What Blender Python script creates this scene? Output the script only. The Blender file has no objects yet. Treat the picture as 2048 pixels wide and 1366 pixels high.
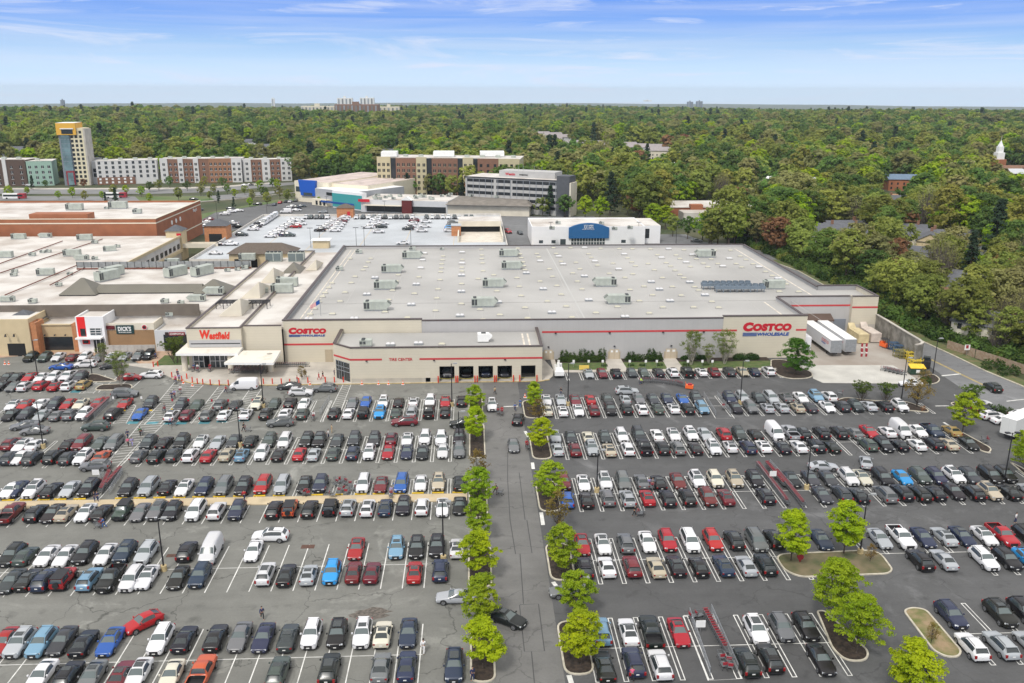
import bpy, bmesh, math, random
from mathutils import Vector, Matrix
import numpy as np
random.seed(7)
S=bpy.context.scene; C=S.collection; R=math.radians; D=bpy.data
# ---------------------------------------------------------------- camera
FPX=1750.; CAMH=60.; ROLL=0.003
TH=math.atan(505/FPX); PSI=math.atan(84/math.hypot(FPX,505))
c_,s_=math.cos,math.sin
FW=(s_(PSI)*c_(TH),c_(PSI)*c_(TH),-s_(TH)); RT=(c_(PSI),-s_(PSI),0.); UP=(s_(PSI)*s_(TH),c_(PSI)*s_(TH),c_(TH))
cr,sr=c_(ROLL),s_(ROLL)
cam=D.cameras.new('camera'); cam.lens=36*FPX/2048; cam.sensor_width=36; cam.clip_end=40000; cam.clip_start=1
co=D.objects.new('camera',cam); C.objects.link(co); S.camera=co
rv=Vector(RT); uv=Vector(UP); fv=Vector(FW)
# photo x axis / y axis expressed in world, horizon falls slightly to the right
cx=(rv*cr+uv*sr); cy=(uv*cr-rv*sr)
co.matrix_world=Matrix(((cx.x,cy.x,-fv.x,0),(cx.y,cy.y,-fv.y,0),(cx.z,cy.z,-fv.z,CAMH),(0,0,0,1)))
# ---------------------------------------------------------------- world + sun
SUN_EL=R(52); SUN_AZ=R(205)   # azimuth clockwise from +Y (light from behind left)
w=D.worlds.new('World'); S.world=w; w.use_nodes=True; nt=w.node_tree; N=nt.nodes; Lk=nt.links
for n in list(N): N.remove(n)
def nn(t,**k):
    n=N.new(t)
    for a,b in k.items(): setattr(n,a,b)
    return n
def build_world():
    sky=nn('ShaderNodeTexSky'); sky.sky_type='NISHITA'; sky.sun_disc=False
    sky.sun_elevation=SUN_EL; sky.sun_rotation=SUN_AZ; sky.altitude=100; sky.air_density=1.0; sky.dust_density=1.2
    tc=nn('ShaderNodeTexCoord'); sep=nn('ShaderNodeSeparateXYZ'); Lk.new(tc.outputs['Generated'],sep.inputs[0])
    ramp=nn('ShaderNodeValToRGB'); r=ramp.color_ramp
    mr=nn('ShaderNodeMapRange'); mr.inputs[1].default_value=-0.02; mr.inputs[2].default_value=0.20
    Lk.new(sep.outputs['Z'],mr.inputs[0]); Lk.new(mr.outputs[0],ramp.inputs[0])
    stops=[(0.0,(4.2,5.1,6.2)),(0.09,(4.0,4.95,6.1)),(0.20,(3.35,4.5,5.9)),(0.30,(2.3,3.6,5.5)),(0.40,(1.5,2.7,5.5)),(0.52,(0.80,1.95,5.3)),(1.0,(0.7,1.6,4.0))]
    e=r.elements; e[0].position=0; e[0].color=(*stops[0][1],1); e[1].position=1; e[1].color=(*stops[-1][1],1)
    for p,c in stops[1:-1]:
        q=e.new(p); q.color=(*c,1)
    # thin streaky cirrus, laid out on a plane high above the ground
    mp=nn('ShaderNodeCombineXYZ'); at=nn('ShaderNodeMath',operation='ARCTAN2'); Lk.new(sep.outputs['X'],at.inputs[0]); Lk.new(sep.outputs['Y'],at.inputs[1])
    mz=nn('ShaderNodeMath',operation='MULTIPLY'); mz.inputs[1].default_value=4.6; Lk.new(sep.outputs['Z'],mz.inputs[0])
    Lk.new(at.outputs[0],mp.inputs[0]); Lk.new(mz.outputs[0],mp.inputs[1])
    m1=nn('ShaderNodeMapping'); m1.inputs['Rotation'].default_value=(0,0,R(-20)); m1.inputs['Scale'].default_value=(3.0,6.8,1); m1.inputs['Location'].default_value=(4.35,2.3,0)
    Lk.new(mp.outputs[0],m1.inputs[0])
    n1=nn('ShaderNodeTexNoise'); n1.inputs['Scale'].default_value=1.0; n1.inputs['Detail'].default_value=9; n1.inputs['Roughness'].default_value=.62; n1.inputs['Distortion'].default_value=1.9
    Lk.new(m1.outputs[0],n1.inputs[0])
    c1=nn('ShaderNodeMapRange'); c1.inputs[1].default_value=.50; c1.inputs[2].default_value=.68; c1.inputs[4].default_value=.85; Lk.new(n1.outputs[0],c1.inputs[0])
    m2=nn('ShaderNodeMapping'); m2.inputs['Scale'].default_value=(2.6,17,1); m2.inputs['Location'].default_value=(7,3,0); m2.inputs['Rotation'].default_value=(0,0,R(3)); Lk.new(mp.outputs[0],m2.inputs[0])
    n2=nn('ShaderNodeTexNoise'); n2.inputs['Scale'].default_value=1.0; n2.inputs['Detail'].default_value=6; n2.inputs['Roughness'].default_value=.55; n2.inputs['Distortion'].default_value=.5
    Lk.new(m2.outputs[0],n2.inputs[0])
    c2=nn('ShaderNodeMapRange'); c2.inputs[1].default_value=.42; c2.inputs[2].default_value=.72; c2.inputs[4].default_value=.35; Lk.new(n2.outputs[0],c2.inputs[0])
    ad=nn('ShaderNodeMath',operation='MAXIMUM'); Lk.new(c1.outputs[0],ad.inputs[0]); Lk.new(c2.outputs[0],ad.inputs[1])
    cl=nn('ShaderNodeMixRGB'); cl.inputs[2].default_value=(4.3,4.7,5.7,1); Lk.new(ad.outputs[0],cl.inputs[0]); Lk.new(ramp.outputs[0],cl.inputs[1])
    # overhead: the Nishita sky behind a broken layer of pale cloud
    ov=nn('ShaderNodeMixRGB'); ov.inputs[0].default_value=.68; ov.inputs[2].default_value=(8.3,7.9,7.3,1); Lk.new(sky.outputs[0],ov.inputs[1])
    f=nn('ShaderNodeMapRange'); f.inputs[1].default_value=.12; f.inputs[2].default_value=.35; f.clamp=True; Lk.new(sep.outputs['Z'],f.inputs[0])
    fin=nn('ShaderNodeMixRGB'); Lk.new(f.outputs[0],fin.inputs[0]); Lk.new(cl.outputs[0],fin.inputs[1]); Lk.new(ov.outputs[0],fin.inputs[2])
    bg=nn('ShaderNodeBackground'); bg.inputs[1].default_value=.15; Lk.new(fin.outputs[0],bg.inputs[0])
    o=nn('ShaderNodeOutputWorld'); Lk.new(bg.outputs[0],o.inputs[0])
build_world()
sl=D.lights.new('sun','SUN'); sl.energy=2.0; sl.angle=R(10); sl.color=(1,.96,.9)
so=D.objects.new('sun',sl); C.objects.link(so)
sd=Vector((s_(SUN_AZ)*c_(SUN_EL),c_(SUN_AZ)*c_(SUN_EL),s_(SUN_EL)))
so.rotation_euler=(-sd).to_track_quat('-Z','Y').to_euler(); so.location=(0,0,200)
HAZE_D=.00006
S.view_settings.view_transform='Standard'; S.view_settings.look='None'; S.view_settings.exposure=0.22; S.view_settings.gamma=1
try:
    S.cycles.volume_bounces=0; S.cycles.max_bounces=6; S.cycles.diffuse_bounces=3; S.cycles.transparent_max_bounces=6
    S.cycles.glossy_bounces=2; S.cycles.use_denoising=True
except Exception: pass
# ---------------------------------------------------------------- survey helpers: photo pixel -> place in the world
def G(x,y,z=0.):
    d=cx*(x-1024)+cy*(683-y)+fv*FPX; t=(z-CAMH)/d.z
    return (d.x*t,d.y*t)
def W(x,y,Y):
    "point of the vertical plane at distance Y seen at a pixel -> (X,Z)"
    d=cx*(x-1024)+cy*(683-y)+fv*FPX; t=Y/d.y
    return (d.x*t,CAMH+d.z*t)
def PJ(X,Y,Z):
    r=Vector((X,Y,Z-CAMH)); f=r.dot(fv); return (1024+FPX*r.dot(cx)/f,683-FPX*r.dot(cy)/f)
def XA(px,Y,z=.3):
    a,b=-700.,700.
    for _ in range(40):
        m=(a+b)/2
        if PJ(m,Y,z)[0]<px: a=m
        else: b=m
    return (a+b)/2
def HG(x,yb,yt):
    X,Y=G(x,yb); return W(x,yt,Y)[1]
ZO={'A':(1080,760,6.024),'B':(1400,760,6.024),'C':(1708,760,6.024),'D':(1080,920,5.465),'E':(1400,920,5.465),'F':(1708,920,5.465),'G':(1080,1150,4.267),'H':(1540,1120,4.031),
'I':(600,760,5.689),'J':(300,760,6.4),'K':(0,760,6.4),'L':(600,930,5.689),'M':(300,930,6.4),'N':(0,930,6.4),'O':(460,1050,4.267),'P':(0,1050,4.267),'Q':(0,620,5.938),
'S':(900,640,5.938),'T':(1200,640,5.938),'U':(1500,640,5.938),'V':(300,620,5.938),'X':(400,400,6.4),'Y':(580,330,5.389),'Z':(1760,620,5.69)}
def zp(k,x,y):
    o=ZO[k]; return (o[0]+x/o[2],o[1]+y/o[2])
# ---------------------------------------------------------------- materials
MT={}
def mat(name,col,rough=.8,var=0.,scale=1.,metal=0.,bump=0.,spec=None,detail=6,emit=None,col2=None,lo=.35,hi=.65,coords='Object'):
    if name in MT: return MT[name]
    m=D.materials.new(name); m.use_nodes=True; t=m.node_tree; b=t.nodes['Principled BSDF']
    b.inputs['Base Color'].default_value=(*col,1); b.inputs['Roughness'].default_value=rough; b.inputs['Metallic'].default_value=metal
    if spec is not None: b.inputs['Specular IOR Level'].default_value=spec
    if var or col2:
        tc=t.nodes.new('ShaderNodeTexCoord'); n=t.nodes.new('ShaderNodeTexNoise'); n.inputs['Scale'].default_value=scale; n.inputs['Detail'].default_value=detail
        t.links.new(tc.outputs[coords],n.inputs[0]); mr=t.nodes.new('ShaderNodeMapRange'); mr.inputs[1].default_value=lo; mr.inputs[2].default_value=hi; t.links.new(n.outputs[0],mr.inputs[0])
        mx=t.nodes.new('ShaderNodeMixRGB'); a=tuple(max(0,v*(1-var)) for v in col); q=col2 or tuple(min(1,v*(1+var)) for v in col)
        mx.inputs[1].default_value=(*(col if col2 else a),1); mx.inputs[2].default_value=(*q,1)
        t.links.new(mr.outputs[0],mx.inputs[0]); t.links.new(mx.outputs[0],b.inputs['Base Color'])
        if bump:
            bp=t.nodes.new('ShaderNodeBump'); bp.inputs['Strength'].default_value=bump; t.links.new(n.outputs[0],bp.inputs['Height']); t.links.new(bp.outputs[0],b.inputs['Normal'])
    MT[name]=m; return m
def panel(name,col,sx,sz,line=.75,rough=.75,var=.05,wid=.04,axis='XZ'):
    "wall of panels or courses: thin darker joints every sx / sz metres, in world-metre object coords"
    if name in MT: return MT[name]
    m=mat(name,col,rough,var,.25); t=m.node_tree; b=t.nodes['Principled BSDF']; src=b.inputs['Base Color'].links[0].from_socket
    geo=t.nodes.new('ShaderNodeNewGeometry'); sep=t.nodes.new('ShaderNodeSeparateXYZ'); t.links.new(geo.outputs['Position'],sep.inputs[0])
    add=t.nodes.new('ShaderNodeMath'); add.operation='ADD'; t.links.new(sep.outputs['X'],add.inputs[0]); t.links.new(sep.outputs['Y'],add.inputs[1])
    outs=[]
    for so_,st in ((add.outputs[0],sx),(sep.outputs['Z'],sz)):
        if not st: continue
        a=t.nodes.new('ShaderNodeMath'); a.operation='DIVIDE'; a.inputs[1].default_value=st; t.links.new(so_,a.inputs[0])
        f=t.nodes.new('ShaderNodeMath'); f.operation='FRACT'; t.links.new(a.outputs[0],f.inputs[0])
        l=t.nodes.new('ShaderNodeMath'); l.operation='LESS_THAN'; l.inputs[1].default_value=wid/st; t.links.new(f.outputs[0],l.inputs[0]); outs.append(l.outputs[0])
    o=outs[0]
    if len(outs)>1:
        q=t.nodes.new('ShaderNodeMath'); q.operation='MAXIMUM'; t.links.new(outs[0],q.inputs[0]); t.links.new(outs[1],q.inputs[1]); o=q.outputs[0]
    mx=t.nodes.new('ShaderNodeMixRGB'); mx.blend_type='MULTIPLY'; mx.inputs[2].default_value=(line,line,line,1); t.links.new(o,mx.inputs[0]); t.links.new(src,mx.inputs[1]); t.links.new(mx.outputs[0],b.inputs['Base Color'])
    return m
def asphalt(name,col,seed,crack=.5,stain=.35):
    m=D.materials.new(name); MT[name]=m; m.use_nodes=True; t=m.node_tree; b=t.nodes['Principled BSDF']; b.inputs['Roughness'].default_value=.88; b.inputs['Specular IOR Level'].default_value=.3
    geo=t.nodes.new('ShaderNodeNewGeometry'); mp=t.nodes.new('ShaderNodeMapping'); mp.inputs['Location'].default_value=(seed*13.1,seed*7.7,0); t.links.new(geo.outputs['Position'],mp.inputs[0])
    def noise(sc,det=8,ro=.6,dist=0,stretch=None):
        n=t.nodes.new('ShaderNodeTexNoise'); n.inputs['Scale'].default_value=sc; n.inputs['Detail'].default_value=det; n.inputs['Roughness'].default_value=ro; n.inputs['Distortion'].default_value=dist
        if stretch:
            q=t.nodes.new('ShaderNodeMapping'); q.inputs['Scale'].default_value=stretch; t.links.new(mp.outputs[0],q.inputs[0]); t.links.new(q.outputs[0],n.inputs[0])
        else: t.links.new(mp.outputs[0],n.inputs[0])
        return n.outputs[0]
    def rng(s,a,b_,c=0.,d=1.):
        r=t.nodes.new('ShaderNodeMapRange'); r.inputs[1].default_value=a; r.inputs[2].default_value=b_; r.inputs[3].default_value=c; r.inputs[4].default_value=d; t.links.new(s,r.inputs[0]); return r.outputs[0]
    def mul(s,k):
        q=t.nodes.new('ShaderNodeMixRGB'); q.blend_type='MULTIPLY'; q.inputs[0].default_value=1; t.links.new(s,q.inputs[1])
        c=t.nodes.new('ShaderNodeCombineXYZ'); [t.links.new(k,c.inputs[i]) for i in range(3)]; t.links.new(c.outputs[0],q.inputs[2]); return q.outputs[0]
    base=t.nodes.new('ShaderNodeRGB'); base.outputs[0].default_value=(*col,1); o=base.outputs[0]
    o=mul(o,rng(noise(.035,6,.6),.3,.7,.84,1.2))
    o=mul(o,rng(noise(.25,8,.65,.4),.3,.72,.90,1.12))
    o=mul(o,rng(noise(3.5,4,.7),.3,.7,.93,1.07))
    o=mul(o,rng(noise(.5,5,.6,0,(.16,1.2,1)),.35,.7,.95,1.06))
    # pale washed-out streaks
    o=mul(o,rng(noise(.07,9,.68,1.5),.56,.72,1.,1+stain))
    # oil and tyre-dark blotches
    o=mul(o,rng(noise(.42,3,.5),.61,.74,1.,.72))
    # cracks
    v=t.nodes.new('ShaderNodeTexVoronoi'); v.feature='DISTANCE_TO_EDGE'; v.inputs['Scale'].default_value=.075
    q=t.nodes.new('ShaderNodeMixRGB'); q.inputs[0].default_value=.93; nz=t.nodes.new('ShaderNodeTexNoise'); nz.inputs['Scale'].default_value=.35; nz.inputs['Detail'].default_value=6
    t.links.new(mp.outputs[0],nz.inputs[0]); vm=t.nodes.new('ShaderNodeVectorMath'); vm.operation='MULTIPLY_ADD'; vm.inputs[1].default_value=(5,5,0); t.links.new(nz.outputs['Color'],vm.inputs[0]); t.links.new(mp.outputs[0],vm.inputs[2])
    t.links.new(vm.outputs[0],v.inputs[0]); ck=rng(v.outputs[0],.0,.007,1-crack,1.)
    gate=rng(noise(.05,2),.48,.56,0,1); g2=t.nodes.new('ShaderNodeMath'); g2.operation='MAXIMUM'; t.links.new(ck,g2.inputs[0]); t.links.new(gate,g2.inputs[1])
    o=mul(o,g2.outputs[0])
    t.links.new(o,b.inputs['Base Color']); return m
def objcol(name,rough,metal=0.,coat=0.,spec=.5,var=0.):
    m=D.materials.new(name); MT[name]=m; m.use_nodes=True; t=m.node_tree; b=t.nodes['Principled BSDF']
    oi=t.nodes.new('ShaderNodeObjectInfo'); t.links.new(oi.outputs['Color'],b.inputs['Base Color'])
    b.inputs['Roughness'].default_value=rough; b.inputs['Metallic'].default_value=metal; b.inputs['Coat Weight'].default_value=coat; b.inputs['Coat Roughness'].default_value=.18; b.inputs['Specular IOR Level'].default_value=spec
    return m
PAINT=objcol('car_paint',.40,.0,.28,.4)
CLOTH=objcol('clothing',.9)
GLASS=mat('tinted_glass',(.022,.030,.032),.22,spec=.9)
BLACKP=mat('black_plastic',(.018,.018,.02),.55); TYRE=mat('tyre_rubber',(.02,.02,.02),.85); RIM=mat('wheel_rim',(.42,.43,.45),.35,metal=.7)
HEADL=mat('headlight_glass',(.75,.78,.8),.12,spec=.8); TAILL=mat('taillight_red',(.26,.008,.010),.2,spec=.7); PLATE=mat('plate_white',(.75,.75,.72),.5)
DARKM=mat('dark_pole_metal',(.025,.025,.028),.5,metal=.3); GALV=mat('galvanised_steel',(.36,.38,.40),.45,.12,3,metal=.6)
WHITEP=mat('white_paint',(.80,.80,.78),.5,.04,1.); LINE=mat('line_paint',(.62,.62,.59),.7,.22,.9,lo=.3,hi=.6); YELLOW=mat('yellow_paint',(.75,.50,.03),.6,.12,2); YLINE=mat('yellow_line_paint',(.52,.38,.08),.7,.2,1)
REDC=mat('red_plastic',(.33,.022,.035),.45,.1,3); REDSIGN=mat('red_sign',(.50,.006,.022),.6); BLUESIGN=mat('blue_sign',(.01,.07,.30),.45); ORANGE=mat('orange_plastic',(.8,.14,.03),.5)
CONC=mat('pale_concrete',(.46,.43,.38),.85,.14,.25); KERB=mat('kerb_concrete',(.50,.46,.37),.85,.16,1.2); TANWALK=mat('tan_concrete_walk',(.50,.41,.27),.85,.12,.4)
DOCKC=mat('dock_concrete',(.28,.24,.20),.85,.28,.12,col2=(.38,.35,.31)); APRON=panel('apron_concrete',(.48,.47,.43),4.5,0,.86,.85,.10,.09)
MULCH=mat('bark_mulch',(.035,.024,.017),.95,.5,2.5,bump=.6); GRASS=mat('lawn_grass',(.055,.105,.022),.95,.35,.9,col2=(.11,.13,.045)); DIRT=mat('dry_soil',(.30,.22,.13),.95,.2,.6,col2=(.12,.14,.04))
ALEFT=asphalt('old_asphalt',(.172,.173,.158),1,.5,.75); ADRIVE=asphalt('drive_asphalt',(.152,.15,.144),2,.35,.25); ARIGHT=asphalt('new_asphalt',(.09,.091,.092),3,.3,.7); AROAD=asphalt('road_asphalt',(.165,.168,.172),4,.25,.3)
# ---------------------------------------------------------------- mesh builder
class MB:
    def __init__(s): s.v=[]; s.f=[]; s.m=[]; s.sm=[]
    def add(s,vs,fs,mi=0,smooth=False):
        o=len(s.v); s.v+=[tuple(p) for p in vs]; s.f+=[tuple(i+o for i in f) for f in fs]; s.m+=[mi]*len(fs); s.sm+=[smooth]*len(fs); return s
    def box(s,x0,x1,y0,y1,z0,z1,mi=0,bottom=True):
        vs=[(x0,y0,z0),(x1,y0,z0),(x1,y1,z0),(x0,y1,z0),(x0,y0,z1),(x1,y0,z1),(x1,y1,z1),(x0,y1,z1)]
        fs=[(4,5,6,7),(0,1,5,4),(1,2,6,5),(2,3,7,6),(3,0,4,7)]
        if bottom: fs.append((3,2,1,0))
        return s.add(vs,fs,mi)
    def prism(s,poly,z0,z1,mi=0,top=True,bottom=False,side=None):
        n=len(poly); a=sum(poly[i][0]*poly[(i+1)%n][1]-poly[(i+1)%n][0]*poly[i][1] for i in range(n))
        if a<0: poly=poly[::-1]
        vs=[(p[0],p[1],z0) for p in poly]+[(p[0],p[1],z1) for p in poly]
        s.add(vs,[(i,(i+1)%n,n+(i+1)%n,n+i) for i in range(n)],mi if side is None else side)
        if top: s.add([(p[0],p[1],z1) for p in poly],[tuple(range(n))],mi)
        if bottom: s.add([(p[0],p[1],z0) for p in poly],[tuple(range(n))[::-1]],mi)
        return s
    def quad(s,a,b,c,d,mi=0): return s.add([a,b,c,d],[(0,1,2,3)],mi)
    def tube(s,p0,p1,r0,r1=None,n=6,mi=0,cap=True,smooth=True):
        r1=r0 if r1 is None else r1; p0=Vector(p0); p1=Vector(p1); d=(p1-p0).normalized(); a=d.orthogonal().normalized(); b=d.cross(a)
        vs=[]
        for p,r in ((p0,r0),(p1,r1)):
            for i in range(n):
                t=2*math.pi*i/n; vs.append(p+a*math.cos(t)*r+b*math.sin(t)*r)
        s.add(vs,[(i,(i+1)%n,n+(i+1)%n,n+i) for i in range(n)],mi,smooth)
        if cap: s.add(vs[n:],[tuple(range(n))],mi); s.add(vs[:n],[tuple(range(n))[::-1]],mi)
        return s
    def hip(s,x0,x1,y0,y1,z0,z1,inx,iny,mi=0,over=0):
        x0-=over;x1+=over;y0-=over;y1+=over
        vs=[(x0,y0,z0),(x1,y0,z0),(x1,y1,z0),(x0,y1,z0),(x0+inx,y0+iny,z1),(x1-inx,y0+iny,z1),(x1-inx,y1-iny,z1),(x0+inx,y1-iny,z1)]
        return s.add(vs,[(0,1,5,4),(1,2,6,5),(2,3,7,6),(3,0,4,7),(4,5,6,7),(3,2,1,0)],mi)
    def xf(s,fn):
        s.v=[fn(*p) for p in s.v]; return s
    def mesh(s,name,mats):
        me=D.meshes.new(name); me.from_pydata(s.v,[],s.f)
        for m in (mats if isinstance(mats,(list,tuple)) else [mats]): me.materials.append(m)
        me.polygons.foreach_set('material_index',s.m); me.polygons.foreach_set('use_smooth',s.sm); me.update(); return me
    def obj(s,name,mats,parent=None,loc=None,**tg):
        return link(name,s.mesh(name,mats),parent,loc,**tg)
def tag(o,label=None,cat=None,group=None,kind=None):
    if label: o['label']=label
    if cat: o['category']=cat
    if group: o['group']=group
    if kind: o['kind']=kind
    return o
def link(name,me,parent=None,loc=None,rz=0,**tg):
    o=D.objects.new(name,me); C.objects.link(o)
    if parent is not None: o.parent=parent
    if loc is not None: o.location=loc
    if rz: o.rotation_euler=(0,0,rz)
    return tag(o,**tg)
def empty(name,loc=(0,0,0),rz=0,**tg):
    o=D.objects.new(name,None); C.objects.link(o); o.location=loc; o.rotation_euler=(0,0,rz); o.empty_display_size=.5; return tag(o,**tg)
def struct(name,mb,mats): return mb.obj(name,mats,kind='structure')
def text_mesh(s,size,mi_mat,ext=.06,bold=0.,shear=0.,sx=1.):
    cu=D.curves.new('t','FONT'); cu.body=s; cu.size=size; cu.extrude=ext; cu.offset=bold; cu.shear=shear; cu.align_x='LEFT'; cu.resolution_u=3; cu.space_character=1+bold*1.5
    ob=D.objects.new('t',cu); me=D.meshes.new_from_object(ob); D.objects.remove(ob)
    me.materials.clear(); me.materials.append(mi_mat)
    return me
def sign_text(s,x0,x1,z0,z1,Y,material,parent,name='lettering',bold=.02,shear=0.,ext=.05,fit=True,face='front'):
    "extruded letters filling the rectangle x0..x1, z0..z1 on a wall facing the camera at distance Y"
    me=text_mesh(s,1.,material,.05,bold,shear); n=len(me.vertices); a=np.empty(n*3); me.vertices.foreach_get('co',a); a=a.reshape(-1,3)
    mn=a.min(0); mx=a.max(0); out=np.empty_like(a)
    u=(a[:,0]-mn[0])/(mx[0]-mn[0]); v=(a[:,1]-mn[1])/(mx[1]-mn[1])
    out[:,0]=x0+u*(x1-x0); out[:,1]=Y-ext*.5-(a[:,2]/.05)*ext*.5; out[:,2]=z0+v*(z1-z0)
    me.vertices.foreach_set('co',out.reshape(-1)); me.update(); me.name=name
    return link(name,me,parent)
# ================================================================ GROUND
def terrain(X,Y):
    d=math.hypot(X,Y); z=-.10
    if d>680: z+=min(1,(d-680)/500)*(5*math.sin(X*.0031+1.3)*math.sin(Y*.0027+.5)+2.5*math.sin(X*.008)*math.cos(Y*.0067))
    if d>1200: z-=min(1,(d-1200)/1400)*13
    if d>2700: z-= (min(d,7000)-2700)/4300*92
    return z
def build_ground():
    mb=MB(); rad=[0,30,80,150,250,350,450,520,600,700,800,920,1050,1200,1400,1600,1850,2100,2350,2600,2900,3300,3800,4500,5400,6500,8000,9500,11000]
    na=96; vs=[];fs=[]
    for r in rad:
        for k in range(na):
            a=2*math.pi*k/na; X=r*math.sin(a);Y=r*math.cos(a); vs.append((X,Y,terrain(X,Y)))
    for i in range(len(rad)-1):
        for k in range(na):
            k2=(k+1)%na; a,b,c,d=i*na+k,i*na+k2,(i+1)*na+k2,(i+1)*na+k
            if i==0: fs.append((a,d,c))
            else: fs.append((a,d,c,b))
    mb.add(vs,fs,0,True)
    g=mat('ground_cover',(.040,.058,.018),.95,.4,.035,col2=(.085,.085,.040),bump=.2)
    struct('ground',mb,g)
build_ground()
def sheet(name,pts,z,m):
    mb=MB(); n=len(pts); a=sum(pts[i][0]*pts[(i+1)%n][1]-pts[(i+1)%n][0]*pts[i][1] for i in range(n))
    if a<0: pts=pts[::-1]
    mb.add([(p[0],p[1],z) for p in pts],[tuple(range(n))]); return struct(name,mb,m)
XL0=G(937,1100)[0]; XR1=G(1128,1200)[0]
# lot surfaces
LANE=(-19.5+0, 0)
xl=XA(985,96.6,0); xr=XA(1100,96.6,0)
RC=[(110.2,60),(113,100),(115.8,140)]
curb_px=[(2048,774.6),(1971,743),(1909,713),(1848,685),(1795,660)]
curb=[G(*p) for p in curb_px]
curbL=[(curb[0][0]+24,curb[0][1]-70),(curb[0][0]+3,curb[0][1]-12)]+curb+[(109.4,230),(112,262),(112,292),(108,312)]
sheet('asphalt_lot_left',[(-270,15),(xl-.2,15),(xl-.2,250),(-270,250)],0.0,ALEFT)
sheet('asphalt_drive',[(xl-.2,15),(xr,15),(xr,250),(xl-.2,250)],0.004,ADRIVE)
sheet('asphalt_lot_right',[(xr,15),(curbL[0][0],15)]+[(p[0],p[1]) for p in curbL[:-1]]+[(112,292),(xr,292)],0.002,ARIGHT)
sheet('service_road',[(101,150)]+[(p[0]-.15,p[1]) for p in curbL[1:]]+[(70,330),(60,312),(90,300),(98,292),(103,225),(103,184)],0.008,AROAD)
# verge, kerb beside the road
def ribbon(mb,line,wid,z0,z1,mi=0,side=1):
    "raised strip beside a polyline; side=+1 right of travel"
    L=[]
    for i,p in enumerate(line):
        a=Vector(line[max(0,i-1)]); b=Vector(line[min(len(line)-1,i+1)]); d=(b-a).normalized(); n=Vector((d.y,-d.x))*side*wid; L.append((Vector(p),Vector(p)+n))
    for i in range(len(L)-1):
        (a,b),(c,d)=L[i],L[i+1]
        mb.add([(a.x,a.y,z0),(c.x,c.y,z0),(d.x,d.y,z0),(b.x,b.y,z0),(a.x,a.y,z1),(c.x,c.y,z1),(d.x,d.y,z1),(b.x,b.y,z1)],[(4,7,6,5),(0,4,5,1),(3,2,6,7),(0,3,7,4),(1,5,6,2)],mi)
    return mb
kb=ribbon(MB(),curbL,.35,-.08,.15,0,1); struct('road_kerb',kb,KERB)
vg=ribbon(MB(),[(p[0]+.35,p[1]) for p in curbL],3.2,-.06,.12,0,1); struct('grass_verge',vg,mat('verge_grass',(.07,.11,.03),.95,.3,.5,col2=(.15,.13,.06)))
# centre line and stop line of the road
mb=MB(); cl=[G(1855,716),G(1920,748),G(1970,772)]
ribbon(mb,cl,.16,.013,.0135,0,1); cl2=[(p[0]+.35,p[1]) for p in cl]; ribbon(mb,cl2,.16,.013,.0135,0,1)
struct('road_centre_line',mb,YLINE)
mb=MB(); ribbon(mb,[G(1882,751),G(1920,747)],.5,.013,.0135); ribbon(mb,[zp('C',975,310) and G(*zp('C',975,310)),G(*zp('C',1140,308))],.3,.013,.0135); ribbon(mb,[G(*zp('C',1095,510)),G(*zp('C',1240,597))],.5,.013,.0135)
ribbon(mb,[G(*zp('C',1215,178)),G(*zp('C',1285,210))],.3,.013,.0135); ribbon(mb,[G(2012,1132-330),G(2047,1128-330)],.3,.013,.0135)
for (x0,y0,x1,y1) in ((1053,862,1060,874),(1068,925,1070,938),(1086,1025,1090,1050),(1110,1163,1117,1172),(1143,1350,1148,1366)):
    a=G(x0,y0);b=G(x1,y1); ribbon(mb,[a,b],.55,.010,.0105)
ribbon(mb,[G(1007,812.5),G(1036,811.5)],.4,.010,.0105)
struct('stop_lines',mb,LINE)
# joints of the concrete-cut asphalt patches in the drive
mb=MB()
for pts in ([(1021,1040),(1032,1108),(1063,1106),(1053,1040)],[(1040,1210),(1050,1303),(1088,1302),(1076,1208),(1040,1210)],[(1041,1108),(1048,1208)],[(1064,1303),(1070,1366)],[(1016,905),(1016,960),(1021,1040)],[(1039,945),(1051,1040)]):
    ribbon(mb,[G(*p) for p in pts],.12,.0085,.009)
struct('tar_seams',mb,mat('tar',(.06,.06,.06),.7))
# ---------------------------------------------------------------- islands with kerbs
def roundpoly(pts,r=1.,n=5):
    out=[]; m=len(pts)
    for i in range(m):
        p=Vector(pts[i]); a=Vector(pts[i-1]); b=Vector(pts[(i+1)%m]); da=(a-p); db=(b-p); k=min(r,da.length*.48,db.length*.48)
        s=p+da.normalized()*k; e=p+db.normalized()*k
        for j in range(n+1):
            t=j/n; q=s*(1-t)**2+p*2*t*(1-t)+e*t*t; out.append((q.x,q.y))
    return out
def inset(pts,d):
    n=len(pts); a=sum(pts[i][0]*pts[(i+1)%n][1]-pts[(i+1)%n][0]*pts[i][1] for i in range(n)); sg=1 if a>0 else -1; out=[]
    for i in range(n):
        p=Vector(pts[i]); t=(Vector(pts[(i+1)%n])-Vector(pts[i-1])); t=t.normalized() if t.length else Vector((1,0)); out.append((p.x-t.y*d*sg,p.y+t.x*d*sg))
    return out
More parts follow.
